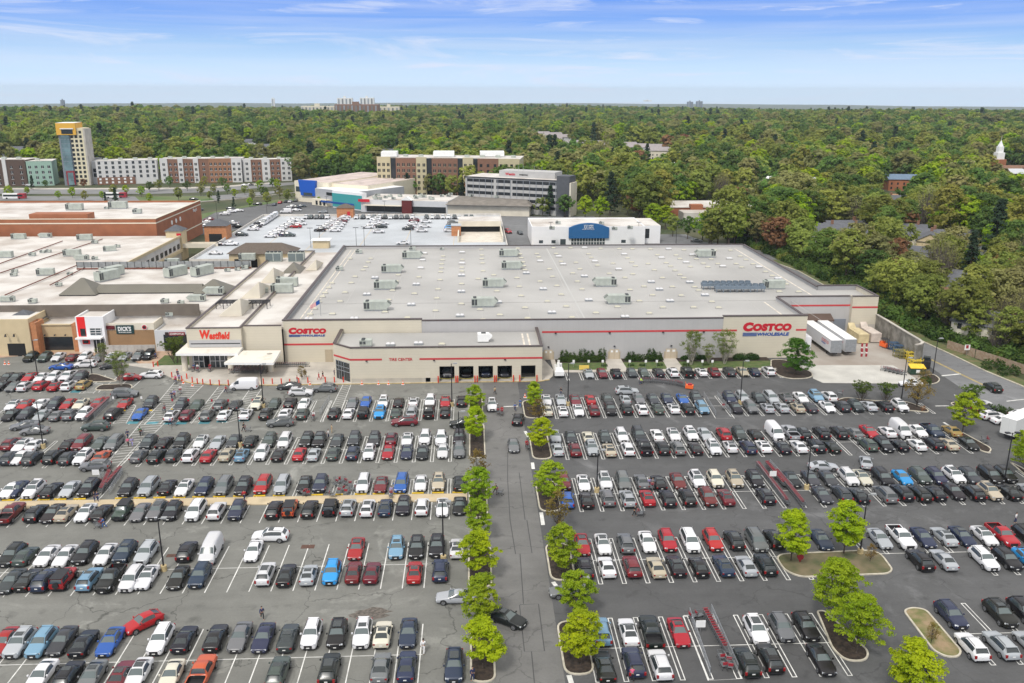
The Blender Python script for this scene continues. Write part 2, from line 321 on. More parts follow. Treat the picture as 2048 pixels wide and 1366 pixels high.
def island(pts,top,name,r=1.3,kw=.22,h=.15,mound=.0):
    P=roundpoly(pts,r); Q=inset(P,kw); mb=MB(); n=len(P)
    a=sum(P[i][0]*P[(i+1)%n][1]-P[(i+1)%n][0]*P[i][1] for i in range(n))
    if a<0: P=P[::-1];Q=Q[::-1]
    vs=[(p[0],p[1],-.02) for p in P]+[(p[0],p[1],h) for p in P]+[(p[0],p[1],h) for p in Q]+[(p[0],p[1],h-.05) for p in Q]
    fs=[]
    for i in range(n):
        j=(i+1)%n; fs+=[(i,j,n+j,n+i),(n+i,n+j,2*n+j,2*n+i),(2*n+i,2*n+j,3*n+j,3*n+i)]
    mb.add(vs,fs,0); cxx=sum(q[0] for q in Q)/n; cyy=sum(q[1] for q in Q)/n
    struct(name+'_kerb',mb,KERB)
    m2=MB(); K=6; vs=[];fs=[]
    for k in range(K):
        f=1-k/K
        for q in Q: vs.append((cxx+(q[0]-cxx)*f,cyy+(q[1]-cyy)*f,h-.05+mound*(1-f*f)+random.uniform(-.02,.03)*(k>0)))
    vs.append((cxx,cyy,h-.05+mound))
    for k in range(K-1):
        for i in range(n):
            j=(i+1)%n; fs.append((k*n+i,k*n+j,(k+1)*n+j,(k+1)*n+i))
    for i in range(n): fs.append(((K-1)*n+i,(K-1)*n+(i+1)%n,K*n))
    m2.add(vs,fs,0,True); struct(name,m2,top)
def strip_island(x0,x1,yt,yb):
    Yb=G((x0+x1)/2,yb)[1]; Yt=G((x0+x1)/2,yt)[1]; a=G(x0,yb-12)[0]; b=G(x1,yb-12)[0]
    island([(a,Yb),(b,Yb),(b,Yt),(a,Yt)],MULCH,'planting_strip',r=(b-a)*.5,mound=.12)
for q in ((937,966,792,833),(938,971,848,917),(937,976,961,1036),(936,985,1090,1177),(940,992,1254,1366),(1047,1087,801,837),(1063,1103,868,919),(1077,1122,962,1024),(1099,1151,1087,1162),(1127,1189,1242,1351)):
    strip_island(*q)
def pxisland(pts,top,name,r=1.3,mound=.1): island([G(*p) for p in pts],top,name,r,mound=mound)
pxisland([(1546,1109),(1757,1100),(1787,1141),(1777,1149),(1601,1156),(1568,1142)],mat('patchy_lawn',(.075,.085,.035),.95,.3,.35,col2=(.19,.15,.09)),'grass_island',2.2,.15)
pxisland([(1632,1222),(1650,1222),(1740,1305),(1733,1324),(1692,1324),(1664,1300)],MULCH,'mulch_island',2.0,.2)
pxisland([(1805,1222),(1822,1215),(1852,1219),(1925,1304),(1918,1316),(1893,1316),(1866,1303)],DIRT,'bare_soil_island',2.4,.15)
pxisland([(1672,811),(1667,803),(1690,795),(1748,802),(1812,803),(1857,819),(1858,826),(1822,822)],MULCH,'mulch_island',1.5)
pxisland([(1919,862),(1985,898),(1979,907),(1962,903),(1921,874)],MULCH,'mulch_island',1.4)
pxisland([(1897,806),(1922,804),(2028,826),(2026,838),(1914,816)],MULCH,'mulch_island',1.2)
pxisland([(1842,753),(1867,748),(1882,759),(1874,768),(1845,770),(1828,766)],MULCH,'mulch_island',1.6)
pxisland([(1541,737),(1556,752),(1580,758.5),(1612,758),(1626,754),(1625,745),(1600,735),(1588,724),(1560,719),(1541,720)],MULCH,'mulch_island',1.6)
pxisland([(168,755),(182,748),(196,749),(238,763),(176,765)],MULCH,'mulch_island',1.2)
pxisland([(190,778),(201,770),(260,768),(267,774),(260,781),(192,781)],MULCH,'mulch_island',1.4)
pxisland([(2016,922),(2048,938),(2100,975),(2048,950)],MULCH,'mulch_island',1.2)
# ---------------------------------------------------------------- walks, lawns, dock paving
def slab(name,pts,z,m,h=None):
    mb=MB(); mb.prism(pts,-.05 if h is None else h,z,0); return struct(name,mb,m)
walk=[(300,738),(346,758),(383,766),(432,769.5),(560,770.5),(600,769.5),(760,767.5),(950,764),(1078,763),(1098,759.5),(1106,753),(1107,741)]
walk=[G(*p) for p in walk]+[(16.2,192.3),(-80,192.3)]
slab('front_walk',[(p[0],p[1]) for p in walk],.15,CONC)
# yellowish painted kerb edge along the walk
mb=MB(); ribbon(mb,[G(*p) for p in [(346,758),(383,766),(432,769.5),(560,770.5),(600,769.5),(760,767.5),(950,764),(1078,763),(1098,759.5)]],.3,.02,.156,0,1); struct('walk_kerb',mb,mat('ochre_kerb',(.46,.36,.18),.8,.2,1))
Xl=G(1107,741)[0]; Xr=76.6
Yk=G(1300,743.5)[1]
slab('lawn_walk',[(Xl,Yk),(XA(1545,Yk),Yk),(XA(1556,Yk),Yk-1.2),(XA(1556,Yk),Yk+1.3),(XA(1545,Yk),Yk+1.4),(Xl,Yk+1.4)],.15,CONC)
doors=[(1085,1108),(1216,1242),(1328,1356)]
lawns=[]
Yl=Yk+1.4
segs=[(1110,1214,1118,1222),(1247,1331,1248,1328),(1357,1541,1368,1520)]
slab('lawn_walk_base',[(Xl,Yl),(XA(1541,Yl),Yl),(XA(1541,Yl),191.98),(Xl,191.98)],.149,CONC)
for a,b,c,d in ((1112,1214,1112,1212),(1255,1335,1246,1327),(1368,1541,1357,1541)):
    ym=Yl+5.2
    p=[(XA(a,Yl),Yl+.02),(XA(b,Yl),Yl+.02),(XA(d,ym),ym),(XA(c,ym),ym)]
    slab('lawn',p,.19,GRASS); slab('hedge_bed',[(p[3][0],ym+.02),(p[2][0],ym+.02),(p[2][0],191.9),(p[3][0],191.9)],.20,MULCH)
sheet('dock_pavement',[(77.1,191),(77.1,G(1600,735)[1]),G(1592,745),G(1786,745),G(1845,760),(101,188),(102.4,211.2),(77.1,212.4)],.011,DOCKC)
sheet('dock_apron',[G(1594,730.5),G(1786,730.5),G(1832,757),G(1822,767.5),G(1646,766),G(1626,757),G(1624,747),G(1604,738)],.016,APRON)
# pedestrian strip between rows on the left, with wheel stops later
Yp0=G(700,1007)[1]; Yp1=G(700,992)[1]
mb=MB(); mb.box(-140,XA(934,Yp0),Yp0,Yp1,-.02,.13,0); struct('pedestrian_strip',mb,TANWALK)
# brown brick path and lawn west
slab('shop_walk',[G(-200,735),G(40,712),G(210,722),G(250,713),G(300,738),(-70,192.5),(-70,203),(-170,203)],.14,mat('brick_paving',(.42,.27,.18),.85,.2,.6,col2=(.48,.36,.26)))
slab('shop_front_bed',[G(307,732),G(382,731),G(382,715),G(330,712)],.22,GRASS)
# ---------------------------------------------------------------- parking lines
YR={'R0':177.3,'R1b':154.7,'R1a':160.4,'R2b':135.6,'R2a':141.4,'R3b':116.7,'R3a':122.4,'R4b':97.0,'R4a':102.8,'R5b':78.2,'R5a':84.0}
PITCH=3.0
def lines(Y0,Y1,X0,X1,hair=True,skip=(),div=None,pitch=PITCH,slant=0.):
    mb=MB(); n=int(round((X1-X0)/pitch)); zz=.0125; t=.11
    def seg(xa,ya,xb,yb,w=t):
        d=Vector((xb-xa,yb-ya)).normalized(); nx=Vector((-d.y,d.x))*w/2
        mb.add([(xa-nx.x,ya-nx.y,zz),(xb-nx.x,yb-nx.y,zz),(xb+nx.x,yb+nx.y,zz),(xa+nx.x,ya+nx.y,zz)],[(0,1,2,3)])
    for i in range(n+1):
        x=X0+(X1-X0)*i/max(1,n)
        if any(a<=x<=b for a,b in skip): continue
        if hair:
            seg(x-.24,Y0+.055,x-.24,Y1-.055); seg(x+.24,Y0+.055,x+.24,Y1-.055); seg(x-.295,Y0,x+.295,Y0); seg(x-.295,Y1,x+.295,Y1)
        else: seg(x,Y0,x,Y1,.13)
    if div:
        xs=X0
        mb.add([(X0-.24,div-.05,zz+.003),(X1+.24,div-.05,zz+.003),(X1+.24,div+.05,zz+.003),(X0-.24,div+.05,zz+.003)],[(0,1,2,3)])
    return mb.obj('parking_lines',LINE,kind='structure')
def rowlines(row,zk,yb,xa,xb,n,lo,hi,hair=True,depth=11.5,div=True,Y=None,**k):
    "measured first and last line in the photo and the number of bays between; then continued to lo..hi (world X)"
    Y0=YR[row] if Y is None else Y; a=XA(zp(zk,xa,0)[0],Y0,0); b=XA(zp(zk,xb,0)[0],Y0,0); p=(b-a)/n
    i0=math.ceil((lo-a)/p); i1=math.floor((hi-a)/p)
    lines(Y0,Y0+depth,a+i0*p,a+i1*p,hair,div=Y0+depth*.5 if div else None,pitch=p,**k); return a,p
PR={}
PR['R0']=rowlines('R0','T',730,135,305,1,20,70,depth=5.6,div=False)
PR['R1']=rowlines('R1b','A',470,207,1932,9,14,69.5,skip=((44.5,47.8),)); rowlines('R1b','A',470,207,1932,9,70,90,depth=5.8,div=False)
PR['R2']=rowlines('R2b','A',955,335,1625,6,13,91)
PR['R3']=rowlines('R3b','D',575,458,1795,6,12,104,skip=((55,58),))
PR['R4']=rowlines('R4b','D',1350,665,1705,4.5*1.0,18,42)if False else rowlines('R4b','G',75,520,1325,4,14.5,43.5)
lines(102.9,108.6,52.5,94,True,div=102.95); lines(97.0,102.8,67,94,True)
PR['R5']=rowlines('R5b','G',900,980,1220,1,11,42,Y=G(1220,1364)[1])
lines(G(1990,1330)[1],G(1960,1206)[1],G(1960,1310)[0]+.5,84,True,div=G(1930,1268)[1])
PR['L1']=rowlines('R1b','I',450,618,1730,6,-38,-1.5)
PR['L2']=rowlines('R2b','I',930,45,1705,8,-76,-2)
PR['L3a']=rowlines('R3a','L',190,1035,1693,3,-90,-3,depth=5.4,div=False,Y=Yp1+.1)
PR['L3b']=rowlines('R3b','L',640,188,1697,7,-90,-3,hair=False,depth=Yp0-G(700,1042.5)[1],div=False,Y=G(700,1042.5)[1])
PR['L4']=rowlines('R4b','O',560,160,1655,8,-100,-4,hair=False)
PR['L5']=rowlines('R5a','O',1120,130,1805,8,-100,-4,hair=False,Y=G(700,1312)[1]-5.8)
lines(G(100,786)[1],G(100,786)[1]+11.4,-130,-71,False); lines(G(110,846)[1],G(110,846)[1]+11.4,-130,-73,False,div=G(110,846)[1]+5.7)
lines(154.7,160.4,-64,-44,False); lines(160.4,166.2,-62,-44,False)
# hatched walkways (no-parking zebra)
mb=MB()
def hatch(a,b,c,d,n,z=.0165,w=.11):
    "quad a-b (bottom) d-c (top) in photo pixels, n diagonal stripes + outline"
    A,B,Cc,Dd=[Vector(G(*p)) for p in (a,b,c,d)]
    def s(p,q):
        t=(q-p).normalized(); k=Vector((-t.y,t.x))*w/2
        mb.add([(p.x-k.x,p.y-k.y,z),(q.x-k.x,q.y-k.y,z),(q.x+k.x,q.y+k.y,z),(p.x+k.x,p.y+k.y,z)],[(0,1,2,3)])
    s(A,Dd); s(B,Cc)
    for i in range(n+1):
        t=i/n; u=max(0,min(1,t+.5/n*1.6)); s(A.lerp(Dd,t),B.lerp(Cc,u))
hatch((214,927),(247,927),(413,764),(350,764),34); hatch((400,841),(420,841),(560,766),(505,770),16) if False else None
hatch((380,846),(397,846),(452,774),(437,774),12); hatch((452,846),(476,842),(523,778),(500,778),12)
hatch((658,826),(680,826),(702,769),(686,769),14)
hatch((158,787),(186,787),(206,768),(186,766),7); hatch((226,847),(252,847),(272,812),(262,806),10)
struct('zebra_walkways',mb,LINE)
mb=MB()
for (x,y) in ((338,846),(363,846),(409,845),(445,842),(488,840),(152,783),(305,846),(266,845),(300,727)):
    X,Y=G(x,y); mb.box(X-1.,X+1.,Y-.7,Y+.7,.0125,.0128,0,False)
struct('blue_bay_markings',mb,mat('blue_paint',(.06,.22,.26),.8,.2,1))
# ================================================================ WAREHOUSE
CREAM=panel('cream_block_wall',(.58,.53,.42),0,.62,.90,.8,.03,.05); GREYP=panel('grey_metal_panel_wall',(.43,.42,.41),1.2,0,.93,.7,.03,.05); CAPM=mat('dark_parapet_cap',(.07,.05,.045),.5)
ROOFG=mat('grey_membrane_roof',(.385,.378,.36),.85,.12,.045,detail=9); PARIN=panel('parapet_lining',(.30,.30,.30),.9,0,.9,.7,.03,.06); ROOFW=mat('white_membrane_roof',(.63,.605,.565),.8,.10,.11,detail=10,lo=.40,hi=.68,col2=(.43,.385,.34))
DOORT=mat('tan_steel_door',(.42,.35,.25),.6,.05,1); HVAC=mat('hvac_grey_green_steel',(.40,.43,.38),.55,.12,.7); HVACD=mat('hvac_grille',(.05,.055,.055),.6); SKYC=mat('skylight_cream_dome',(.50,.48,.37),.5,.06,.4); SKYW=mat('skylight_white_dome',(.62,.62,.62),.4)
DARKIN=mat('dark_interior',(.012,.012,.012),.9); STRIPE=mat('red_stripe_panel',(.52,.05,.055),.55,.08,.8)
Y0=192.; XA0=G(567,641,9.7)[0]; XA1=77.; YB=290.5; XB1=92.
wh=empty('warehouse_store',(20,Y0,0),label='huge flat-roofed wholesale warehouse with grey and cream walls and a red stripe',cat='store building')
def W0(mb,name,m,p=None,**k):   # child in world coordinates
    mb.xf(lambda x,y,z:(x-20,y-Y0,z)) if p is None else None
    return mb.obj(name,m,wh if p is None else p,**k)
xl_=W(843,640,Y0)[0]; xr_=W(1447,640,Y0)[0]
T0=9.6
mb=MB(); mb.box(XA0,xl_,Y0-.12,Y0+.5,0,T0+.35,0); W0(mb,'cream_wall',CREAM); mb=MB(); mb.box(xr_,XA1,Y0-.12,Y0+.5,0,T0+.45,0); W0(mb,'cream_wall',CREAM)
mb=MB(); mb.box(xl_,xr_,Y0,Y0+.4,0,T0,0); mb.box(XA0,XA0+.4,Y0+.5,YB,0,T0+.2,1); mb.box(XA0+.4,XB1,YB-.4,YB,0,T0,0); mb.box(XB1-.4,XB1,224.5,YB-.4,0,T0,1)
mb.box(XA1-.4,XA1,Y0+.5,212.5,0,T0,0); mb.box(XA1,96.,212.5,212.9,0,T0+.1,0); W0(mb,'grey_wall',[GREYP,PARIN])
mb=MB(); mb.box(XA0+.4,XA1-.4,Y0+.4,212.6,8.0,8.7,0); mb.box(XA0+.4,XB1-.4,212.9,YB-.4,8.0,8.705,0); mb.box(XB1-.4,102.2,212.9,224,8.0,8.71,0)
for i in range(1,12):   # membrane seams
    x=XA0+i*11.2; mb.box(x,x+.10,Y0+.6,YB-.6,8.70,8.717,1,False)
xr0=G(1090,490,8.7)[0]; xr1=G(1170,638,8.7)[0]
mb.add([(xr1-.2,Y0+1,8.73),(xr1+.2,Y0+1,8.73),(xr0+.2,YB-1,8.73),(xr0-.2,YB-1,8.73)],[(0,1,2,3)],2)
mb.box(XA0+2.6,XA0+2.9,Y0+1,YB-3,8.70,8.74,3,False); mb.box(XA0+3.9,XA0+4.2,Y0+1,YB-3,8.70,8.74,3,False)
mb.box(XB1-4.2,XB1-3.8,214,YB-3,8.70,8.74,3,False); mb.box(XA1-4,XA1-3.6,194,211,8.70,8.74,3,False)
W0(mb,'roof',[ROOFG,mat('roof_seam',(.44,.43,.41),.8),mat('roof_expansion_joint',(.44,.44,.42),.7),mat('roof_walk_pad',(.60,.55,.47),.9,.2,.6)])
mb=MB(); c=.14
def cap(x0,x1,y0,y1,z): mb.box(x0-c,x1+c,y0-c,y1+c,z,z+.18,0)
cap(XA0,xl_,Y0-.12,Y0+.5,T0+.35); cap(xl_+.15,xr_-.15,Y0+.02,Y0+.4,T0); cap(xr_,XA1,Y0-.12,Y0+.5,T0+.45); cap(XA0,XA0+.4,Y0+.8,YB-.2,T0+.2); cap(XA0+.6,XB1-.6,YB-.4,YB,T0)
cap(XB1-.4,XB1,224.5,YB-.6,T0); cap(XA1-.4,XA1,Y0+.8,212.3,T0); cap(XA1+.2,95.6,212.5,212.9,T0+.1)
W0(mb,'parapet_cap',CAPM)
# dock wing with corner block
mb=MB(); mb.box(96.02,102.6,211.3,211.7,2.6,T0+.3,0); mb.box(102.2,102.6,211.7,224.4,0,T0+.3,0); mb.box(96.02,96.4,211.7,213,2.6,T0+.3,0); W0(mb,'corner_block_wall',CREAM)
mb=MB(); mb.box(96.02,102.58,211.32,211.68,0,2.6,0); mb.box(96.03,96.38,211.68,212.5,0,2.6,0); W0(mb,'concrete_base',CONC)
mb=MB(); mb.box(92,102.2,224.,224.4,0,T0+.3,0); W0(mb,'wing_back_wall',PARIN)
mb=MB(); cap(96.02,102.6,211.3,211.7,T0+.3); cap(102.2,102.6,212,224.4,T0+.3); cap(92,101.9,224.,224.4,T0+.3); W0(mb,'wing_parapet_cap',CAPM)
# tyre centre annexe
YT=177.; ax0=XA(703,YT,0); ax1=G(1083,758)[0]; chx=-29.8; chy=180.6; AH=7.75
poly=[(ax0,YT),(ax1,YT),(ax1,Y0-.14),(chx,Y0-.14),(chx,chy)]
bays=[(879,909),(918,947),(957,986),(995,1024),(1042,1071)]
bayx=[(XA(a,YT,2),XA(b,YT,2)) for a,b in bays]; zb=W(960,732,YT)[1]
mb=MB()
edges=[ax0]+[v for p in bayx for v in p]+[ax1]
for i in range(0,len(edges),2): mb.box(edges[i],edges[i+1],YT,YT+.4,0,zb,0)
mb.box(ax0,ax1,YT,YT+.4,zb,AH,0); mb.box(ax1-.4,ax1,YT+.4,Y0-.14,0,AH,0)
mb.box(chx,chx+.4,chy+.3,Y0-.14,0,AH,0)
# chamfered entrance wall above and around the glass
dv=Vector((ax0-chx,YT-chy)); Lc=dv.length; du=dv/Lc; nv=Vector((du.y,-du.x))
def ch(t,o,z): p=Vector((chx,chy))+du*t+nv*o; return (p.x,p.y,z)
def chbox(mb,t0,t1,o0,o1,z0,z1,mi=0):
    vs=[ch(t0,o1,z0),ch(t1,o1,z0),ch(t1,o0,z0),ch(t0,o0,z0),ch(t0,o1,z1),ch(t1,o1,z1),ch(t1,o0,z1),ch(t0,o0,z1)]
    mb.add(vs,[(4,5,6,7),(0,1,5,4),(1,2,6,5),(2,3,7,6),(3,0,4,7),(3,2,1,0)],mi)
chbox(mb,0,Lc,-.4,0,4.3,AH); chbox(mb,0,.5,-.4,0,0,4.3); chbox(mb,Lc-.3,Lc,-.4,0,0,4.3)
W0(mb,'annexe_wall',CREAM)
mb=MB(); ip=inset([(p[0],p[1]) for p in poly],.4); mb.prism(ip,6.6,6.95,0); mb.box(ax1-2.6,ax1-2.2,YT+2,Y0-2,6.95,6.98,1,False); mb.box(ax1-3.8,ax1-3.4,YT+2,Y0-2,6.95,6.98,1,False); W0(mb,'annexe_roof',[ROOFG,MT['roof_walk_pad']])
mb=MB(); cap(ax0+.1,ax1,YT,YT+.3,AH); cap(ax1-.4,ax1,YT+.6,Y0-.3,AH); cap(chx,chx+.4,chy+.35,Y0-.3,AH); chbox(mb,.1,Lc-.1,-.42,.12,AH,AH+.16); W0(mb,'annexe_parapet_cap',CAPM)
mb=MB(); mb.box(edges[1]-.6,ax1-.5,YT+5.,YT+5.3,0,6.5,0); mb.box(edges[1]-.6,ax1-.5,YT+.4,YT+5,.01,.02,0)
for i in range(0,len(edges)-1,2):
    if i: mb.box(edges[i]+.05,edges[i+1]-.05,YT+.4,YT+5,0,6.5,0)
mb.box(edges[1]-.9,edges[1]-.6,YT+.4,YT+5.3,0,6.5,0)
W0(mb,'bay_interior',DARKIN)
# annexe concrete plinth
mb=MB(); mb.box(ax0+.05,edges[1]-.05,YT-.05,YT,0,1.05,0); W0(mb,'annexe_plinth',mat('stained_plinth',(.42,.39,.33),.85,.1,.5))
# glass entrance in the chamfer
mb=MB(); chbox(mb,.5,Lc-.3,-.25,-.1,0,4.3,0)
for t in (.5,1.35,2.2,3.0,Lc-.42): chbox(mb,t,t+.12,-.12,.02,0,4.3,1)
for z in (2.15,3.05,4.2): chbox(mb,.5,Lc-.3,-.12,.015,z,z+.14,1)
chbox(mb,2.32,2.98,-.09,-.05,.05,2.15,2); W0(mb,'glazed_entrance',[GLASS,GALV,DARKIN])
# stripes
def stripe(x0,x1,Y,z,h=.42,t=.05): mb.box(x0,x1,Y-t,Y-.004,z-h/2,z+h/2,0)
zs=W(1200,663,Y0)[1]; mb=MB(); stripe(ax1+1.1,xr_-.01,Y0,zs); stripe(xr_+.01,W(1474,660,Y0-.12)[0],Y0-.12,zs)
stripe(W(1592,658,Y0-.12)[0],XA1,Y0-.12,zs); W0(mb,'red_stripe',STRIPE); mb=MB(); zs2=W(600,688.5,Y0)[1]; stripe(XA0,chx-.05,Y0-.12,zs2); W0(mb,'red_stripe',STRIPE)
zt=W(750,719,YT)[1]; mb=MB(); stripe(ax0,W(764,719,YT)[0],YT,zt,.38); stripe(W(839,718,YT)[0],ax1,YT,zt,.38); chbox(mb,0,Lc,.004,.05,zt-.19,zt+.19); W0(mb,'annexe_red_stripe',STRIPE)
zd=W(1630,611,212.5)[1]; mb=MB(); stripe(XA1+.1,96.,212.5,zd); stripe(96.02,102.6,211.3,zd-.25); W0(mb,'dock_red_stripe',STRIPE)
# personnel doors
for a,b in ((1085,1108),(1216,1240.5),(1328,1355)):
    x0=XA(a,Y0,1.5); x1=XA(b,Y0,1.5); m=(x0+x1)/2
    mb=MB(); mb.box(x0,x1,Y0-.16,Y0-.004,.15,W(a,703,Y0)[1],0)
    d=W0(mb,'double_door_surround',DOORT); e=MB()
    for xa,xb in ((x0+.35,m-.06),(m+.06,x1-.35)): e.box(xa,xb,Y0-.20,Y0-.165,.18,2.5,0); e.box(xa+.25,xb-.25,Y0-.215,Y0-.202,1.75,2.25,1)
    W0(e,'door_leaf',[mat('door_leaf_tan',(.5,.42,.31),.55),PLATE],None); 
    e=MB(); e.box(m-.2,m+.2,Y0-.35,Y0-.02,3.1,3.3,0); W0(e,'wall_lamp',DARKM)
mb=MB(); x0=W(651,720,Y0)[0]; mb.box(x0,x0+1.7,Y0-.2,Y0-.125,.15,3.1,0); W0(mb,'side_door',DOORT)
mb=MB(); x0=XA(856,YT,1); mb.box(x0-.5,x0+.5,YT-.05,YT-.004,.15,2.5,0); W0(mb,'annexe_door',mat('pale_door',(.6,.55,.45),.6))
for px in (1110+3,1217+6,1319,):
    pass
for px in (1111,1219,1326,1407): x=W(px,664,Y0)[0]; mb=MB(); mb.box(x-.22,x+.22,Y0-.35,Y0-.06,zs-.35,zs-.15,0); W0(mb,'wall_pack_light',DARKM)
for px in (733,868,1010): x=W(px,720,YT)[0]; mb=MB(); mb.box(x-.2,x+.2,YT-.3,YT-.06,zt-.35,zt-.2,0); W0(mb,'wall_pack_light',DARKM)
# signs
def costco(x0p,x1p,yt,yb,wx0p,wx1p,wt,wb,bx0p,Y):
    g=lambda px,py:W(px,py,Y)
    sgn=empty('store_sign',(0,0,0)); sgn.parent=wh; sgn.location=(-20,-Y0,0)
    xa,za=g(x0p,yb); xb,zb_=g(x1p,yt); wd=xb-xa; k=wd/100
    cw=wd*.215
    sign_text('C',xa,xa+cw,za-.04*wd*.1,zb_+(zb_-za)*.18,Y,REDSIGN,sgn,'letter_c',.085,.12)
    sign_text('OSTCO',xa+cw*.93,xb,za,zb_,Y,REDSIGN,sgn,'red_lettering',.085,.12)
    a,z0=g(wx0p,wb); b,z1=g(wx1p,wt); sign_text('WHOLESALE',a,b,z0,z1,Y,BLUESIGN,sgn,'blue_lettering',.05,.16)
    m=MB(); a0=g(bx0p,wb)[0]; h=(z1-z0)/5
    for i in range(3): m.box(a0,a-.1+.1*i*.3,Y-.09,Y-.01,z0+i*2*h*.98,z0+i*2*h*.98+h,0)
    m.obj('blue_bars',BLUESIGN,sgn); return sgn
costco(1485.5,1584,646.5,662.5,1514,1578.5,664.5,671.8,1485,Y0-.13)
costco(577.5,652,656.5,668,602,650,668.8,673.2,578,Y0-.13)
sign_text('TIRE CENTER',W(778,716,YT)[0],W(825,716,YT)[0],W(800,721.5,YT)[1],W(800,716,YT)[1],YT-.01,REDSIGN,wh,'red_lettering',.02)
for o in wh.children:
    if o.name.startswith('red_lettering') : o.location=(-20,-Y0,0)
# loading dock details
mb=MB(); mb.box(77.2,84.6,212.2,212.49,0,3.6,0); W0(mb,'dock_door_opening',DARKIN)
mb=MB(); x0=W(1668,640,212)[0]; mb.box(x0,x0+3.2,212.25,212.49,.1,3.8,0); W0(mb,'dock_roller_door',panel('grey_roller_door',(.20,.22,.25),0,.3,.85,.5))
mb=MB(); x0=W(1612,640,210)[0]; x1=W(1668,640,210)[0]; z=W(1640,628,212)[1]
mb.add([(x0,212.48,z),(x1,212.48,z),(x1,209.8,z-1.1),(x0,209.8,z-1.1),(x0,212.48,z-.3),(x1,212.48,z-.3),(x1,209.8,z-1.4),(x0,209.8,z-1.4)],[(0,3,2,1),(4,5,6,7),(3,7,6,2),(0,4,7,3),(1,2,6,5)],0)
W0(mb,'dock_canopy',panel('brown_standing_seam',(.10,.065,.05),.5,0,.7,.5))
# ---------------------------------------------------------------- skylights: small domes in rows over the roof
def skylight(white):
    m=MB(); m.box(-.75,.75,-.45,.45,0,.28,0); m.hip(-.72,.72,-.42,.42,.28,.5,.25,.2,1)
    if white: m=MB(); m.box(-.95,.95,-.6,.6,0,.45,0); m.hip(-.95,-.02,-.55,.55,.45,.68,.2,.25,1); m.hip(.02,.95,-.55,.55,.45,.68,.2,.25,1)
    return m.mesh('skylight',[GALV if white else ROOFG,SKYW if white else SKYC])
SKM=[skylight(0),skylight(1)]
SK7="1980,475,0 1560,455"  # unused
sky_px=[]
def sk(z,s):
    ox,oy,sc={'a':(400,380,4.),'b':(800,380,4.),'c':(1300,450,4.)}[z]
    for q in s.split():
        q=q.split(','); sky_px.append((ox+float(q[0])/sc,oy+float(q[1])/sc,int(q[2]) if len(q)>2 else 0))
sk('a','1200,548 1365,548 1345,577 1325,615 1305,640 1240,692 1400,702,1 1210,742 1055,745 1030,780 1000,822 1160,818 980,852 950,895 1120,890 915,947 880,993 1060,990 1480,975 1510,878 1540,803 1335,835,1 1570,730 1585,680 1235,1030,1 870,1035,1 980,1040 1780,562,1 1765,625,1 1750,697 1730,755,1 1715,828 1690,917,1 1660,1020 1795,508,1 1885,965 1895,865 1905,793 1920,718 1925,655 1930,625 1933,592 1940,560 1945,530')
sk('b','280,962 60,1020 480,1005,1 490,910 490,812,1 492,750 492,683,1 495,650 495,620 495,588,1 498,557 497,500,1 650,475 655,522 655,550 660,585 665,648 665,1037 625,710 750,680 775,808 785,897,1 640,955 800,998 943,467 960,513 970,543 985,577 990,607 1000,638 1010,665,1 935,702 955,772 970,845 1000,940 1020,1025 1095,510 1110,537 1122,570,1 1195,632 1120,730 1145,792,1 1180,890 1215,980,1 1375,1018 1330,930 1290,835 1255,765 1220,692 1250,510 1270,533,1 1290,572 1305,595,1 1228,463 1077,462,1 1365,463 1477,463,1 1605,468 1755,470 1860,472 2005,473 1510,512 1530,540 1560,572,1 1580,603 1408,580 1440,632 1382,665 1475,690,1 1420,730 1457,793 1510,880,1 1568,982 1740,933 1800,1015,1 1995,985 1915,887 1840,797 1800,700 1675,668 1705,587 1750,635,1 1795,515,1 1820,545 1855,577 1883,607 1863,672 1952,770 2010,735,1 2020,840 1985,590 2035,640')
sk('c','103,657 350,657 550,660 160,607,1 495,613 250,563 440,560,1 75,515,1 178,493 318,458,1 357,495 390,522 100,422 240,397 272,423 200,363 38,360 165,330 130,303 290,300,1 323,333 427,307 463,335 543,310 583,332,1 690,310 732,338 825,312 873,337,1 925,373 978,405 1025,430,1 1190,533 1035,532 92,263,1 60,240 210,242 240,270 372,272 338,240,1 272,200 388,200 150,193,1 520,202 645,203 635,270,1 722,250 768,277 490,273 1090,473')
seen=[]
for x,y,t in sky_px:
    X,Yw=G(x,y,8.95)
    if X<XA0+1 or X>XB1-1 or Yw<Y0+1 or Yw>YB-1: continue
    if any(abs(X-a)+abs(Yw-b)<1.6 for a,b,_ in seen): continue
    seen.append((X,Yw,t))
seen.sort(key=lambda q:q[1])
for X,Yw,t in seen[:100]: link('skylight',SKM[t],wh,(X-20,Yw-Y0,8.70))
if len(seen)>100:
    m=MB()
    for X,Yw,t in seen[100:]:
        k=(.95,.6,.45,.68) if t else (.75,.45,.28,.5); m.box(X-k[0],X+k[0],Yw-k[1],Yw+k[1],8.70,8.70+k[2],0); m.hip(X-k[0]*.96,X+k[0]*.96,Yw-k[1]*.94,Yw+k[1]*.94,8.70+k[2],8.70+k[3],.25,.2,1+t)
    W0(m,'distant_skylights',[ROOFG,SKYC,SKYW],kind='stuff')
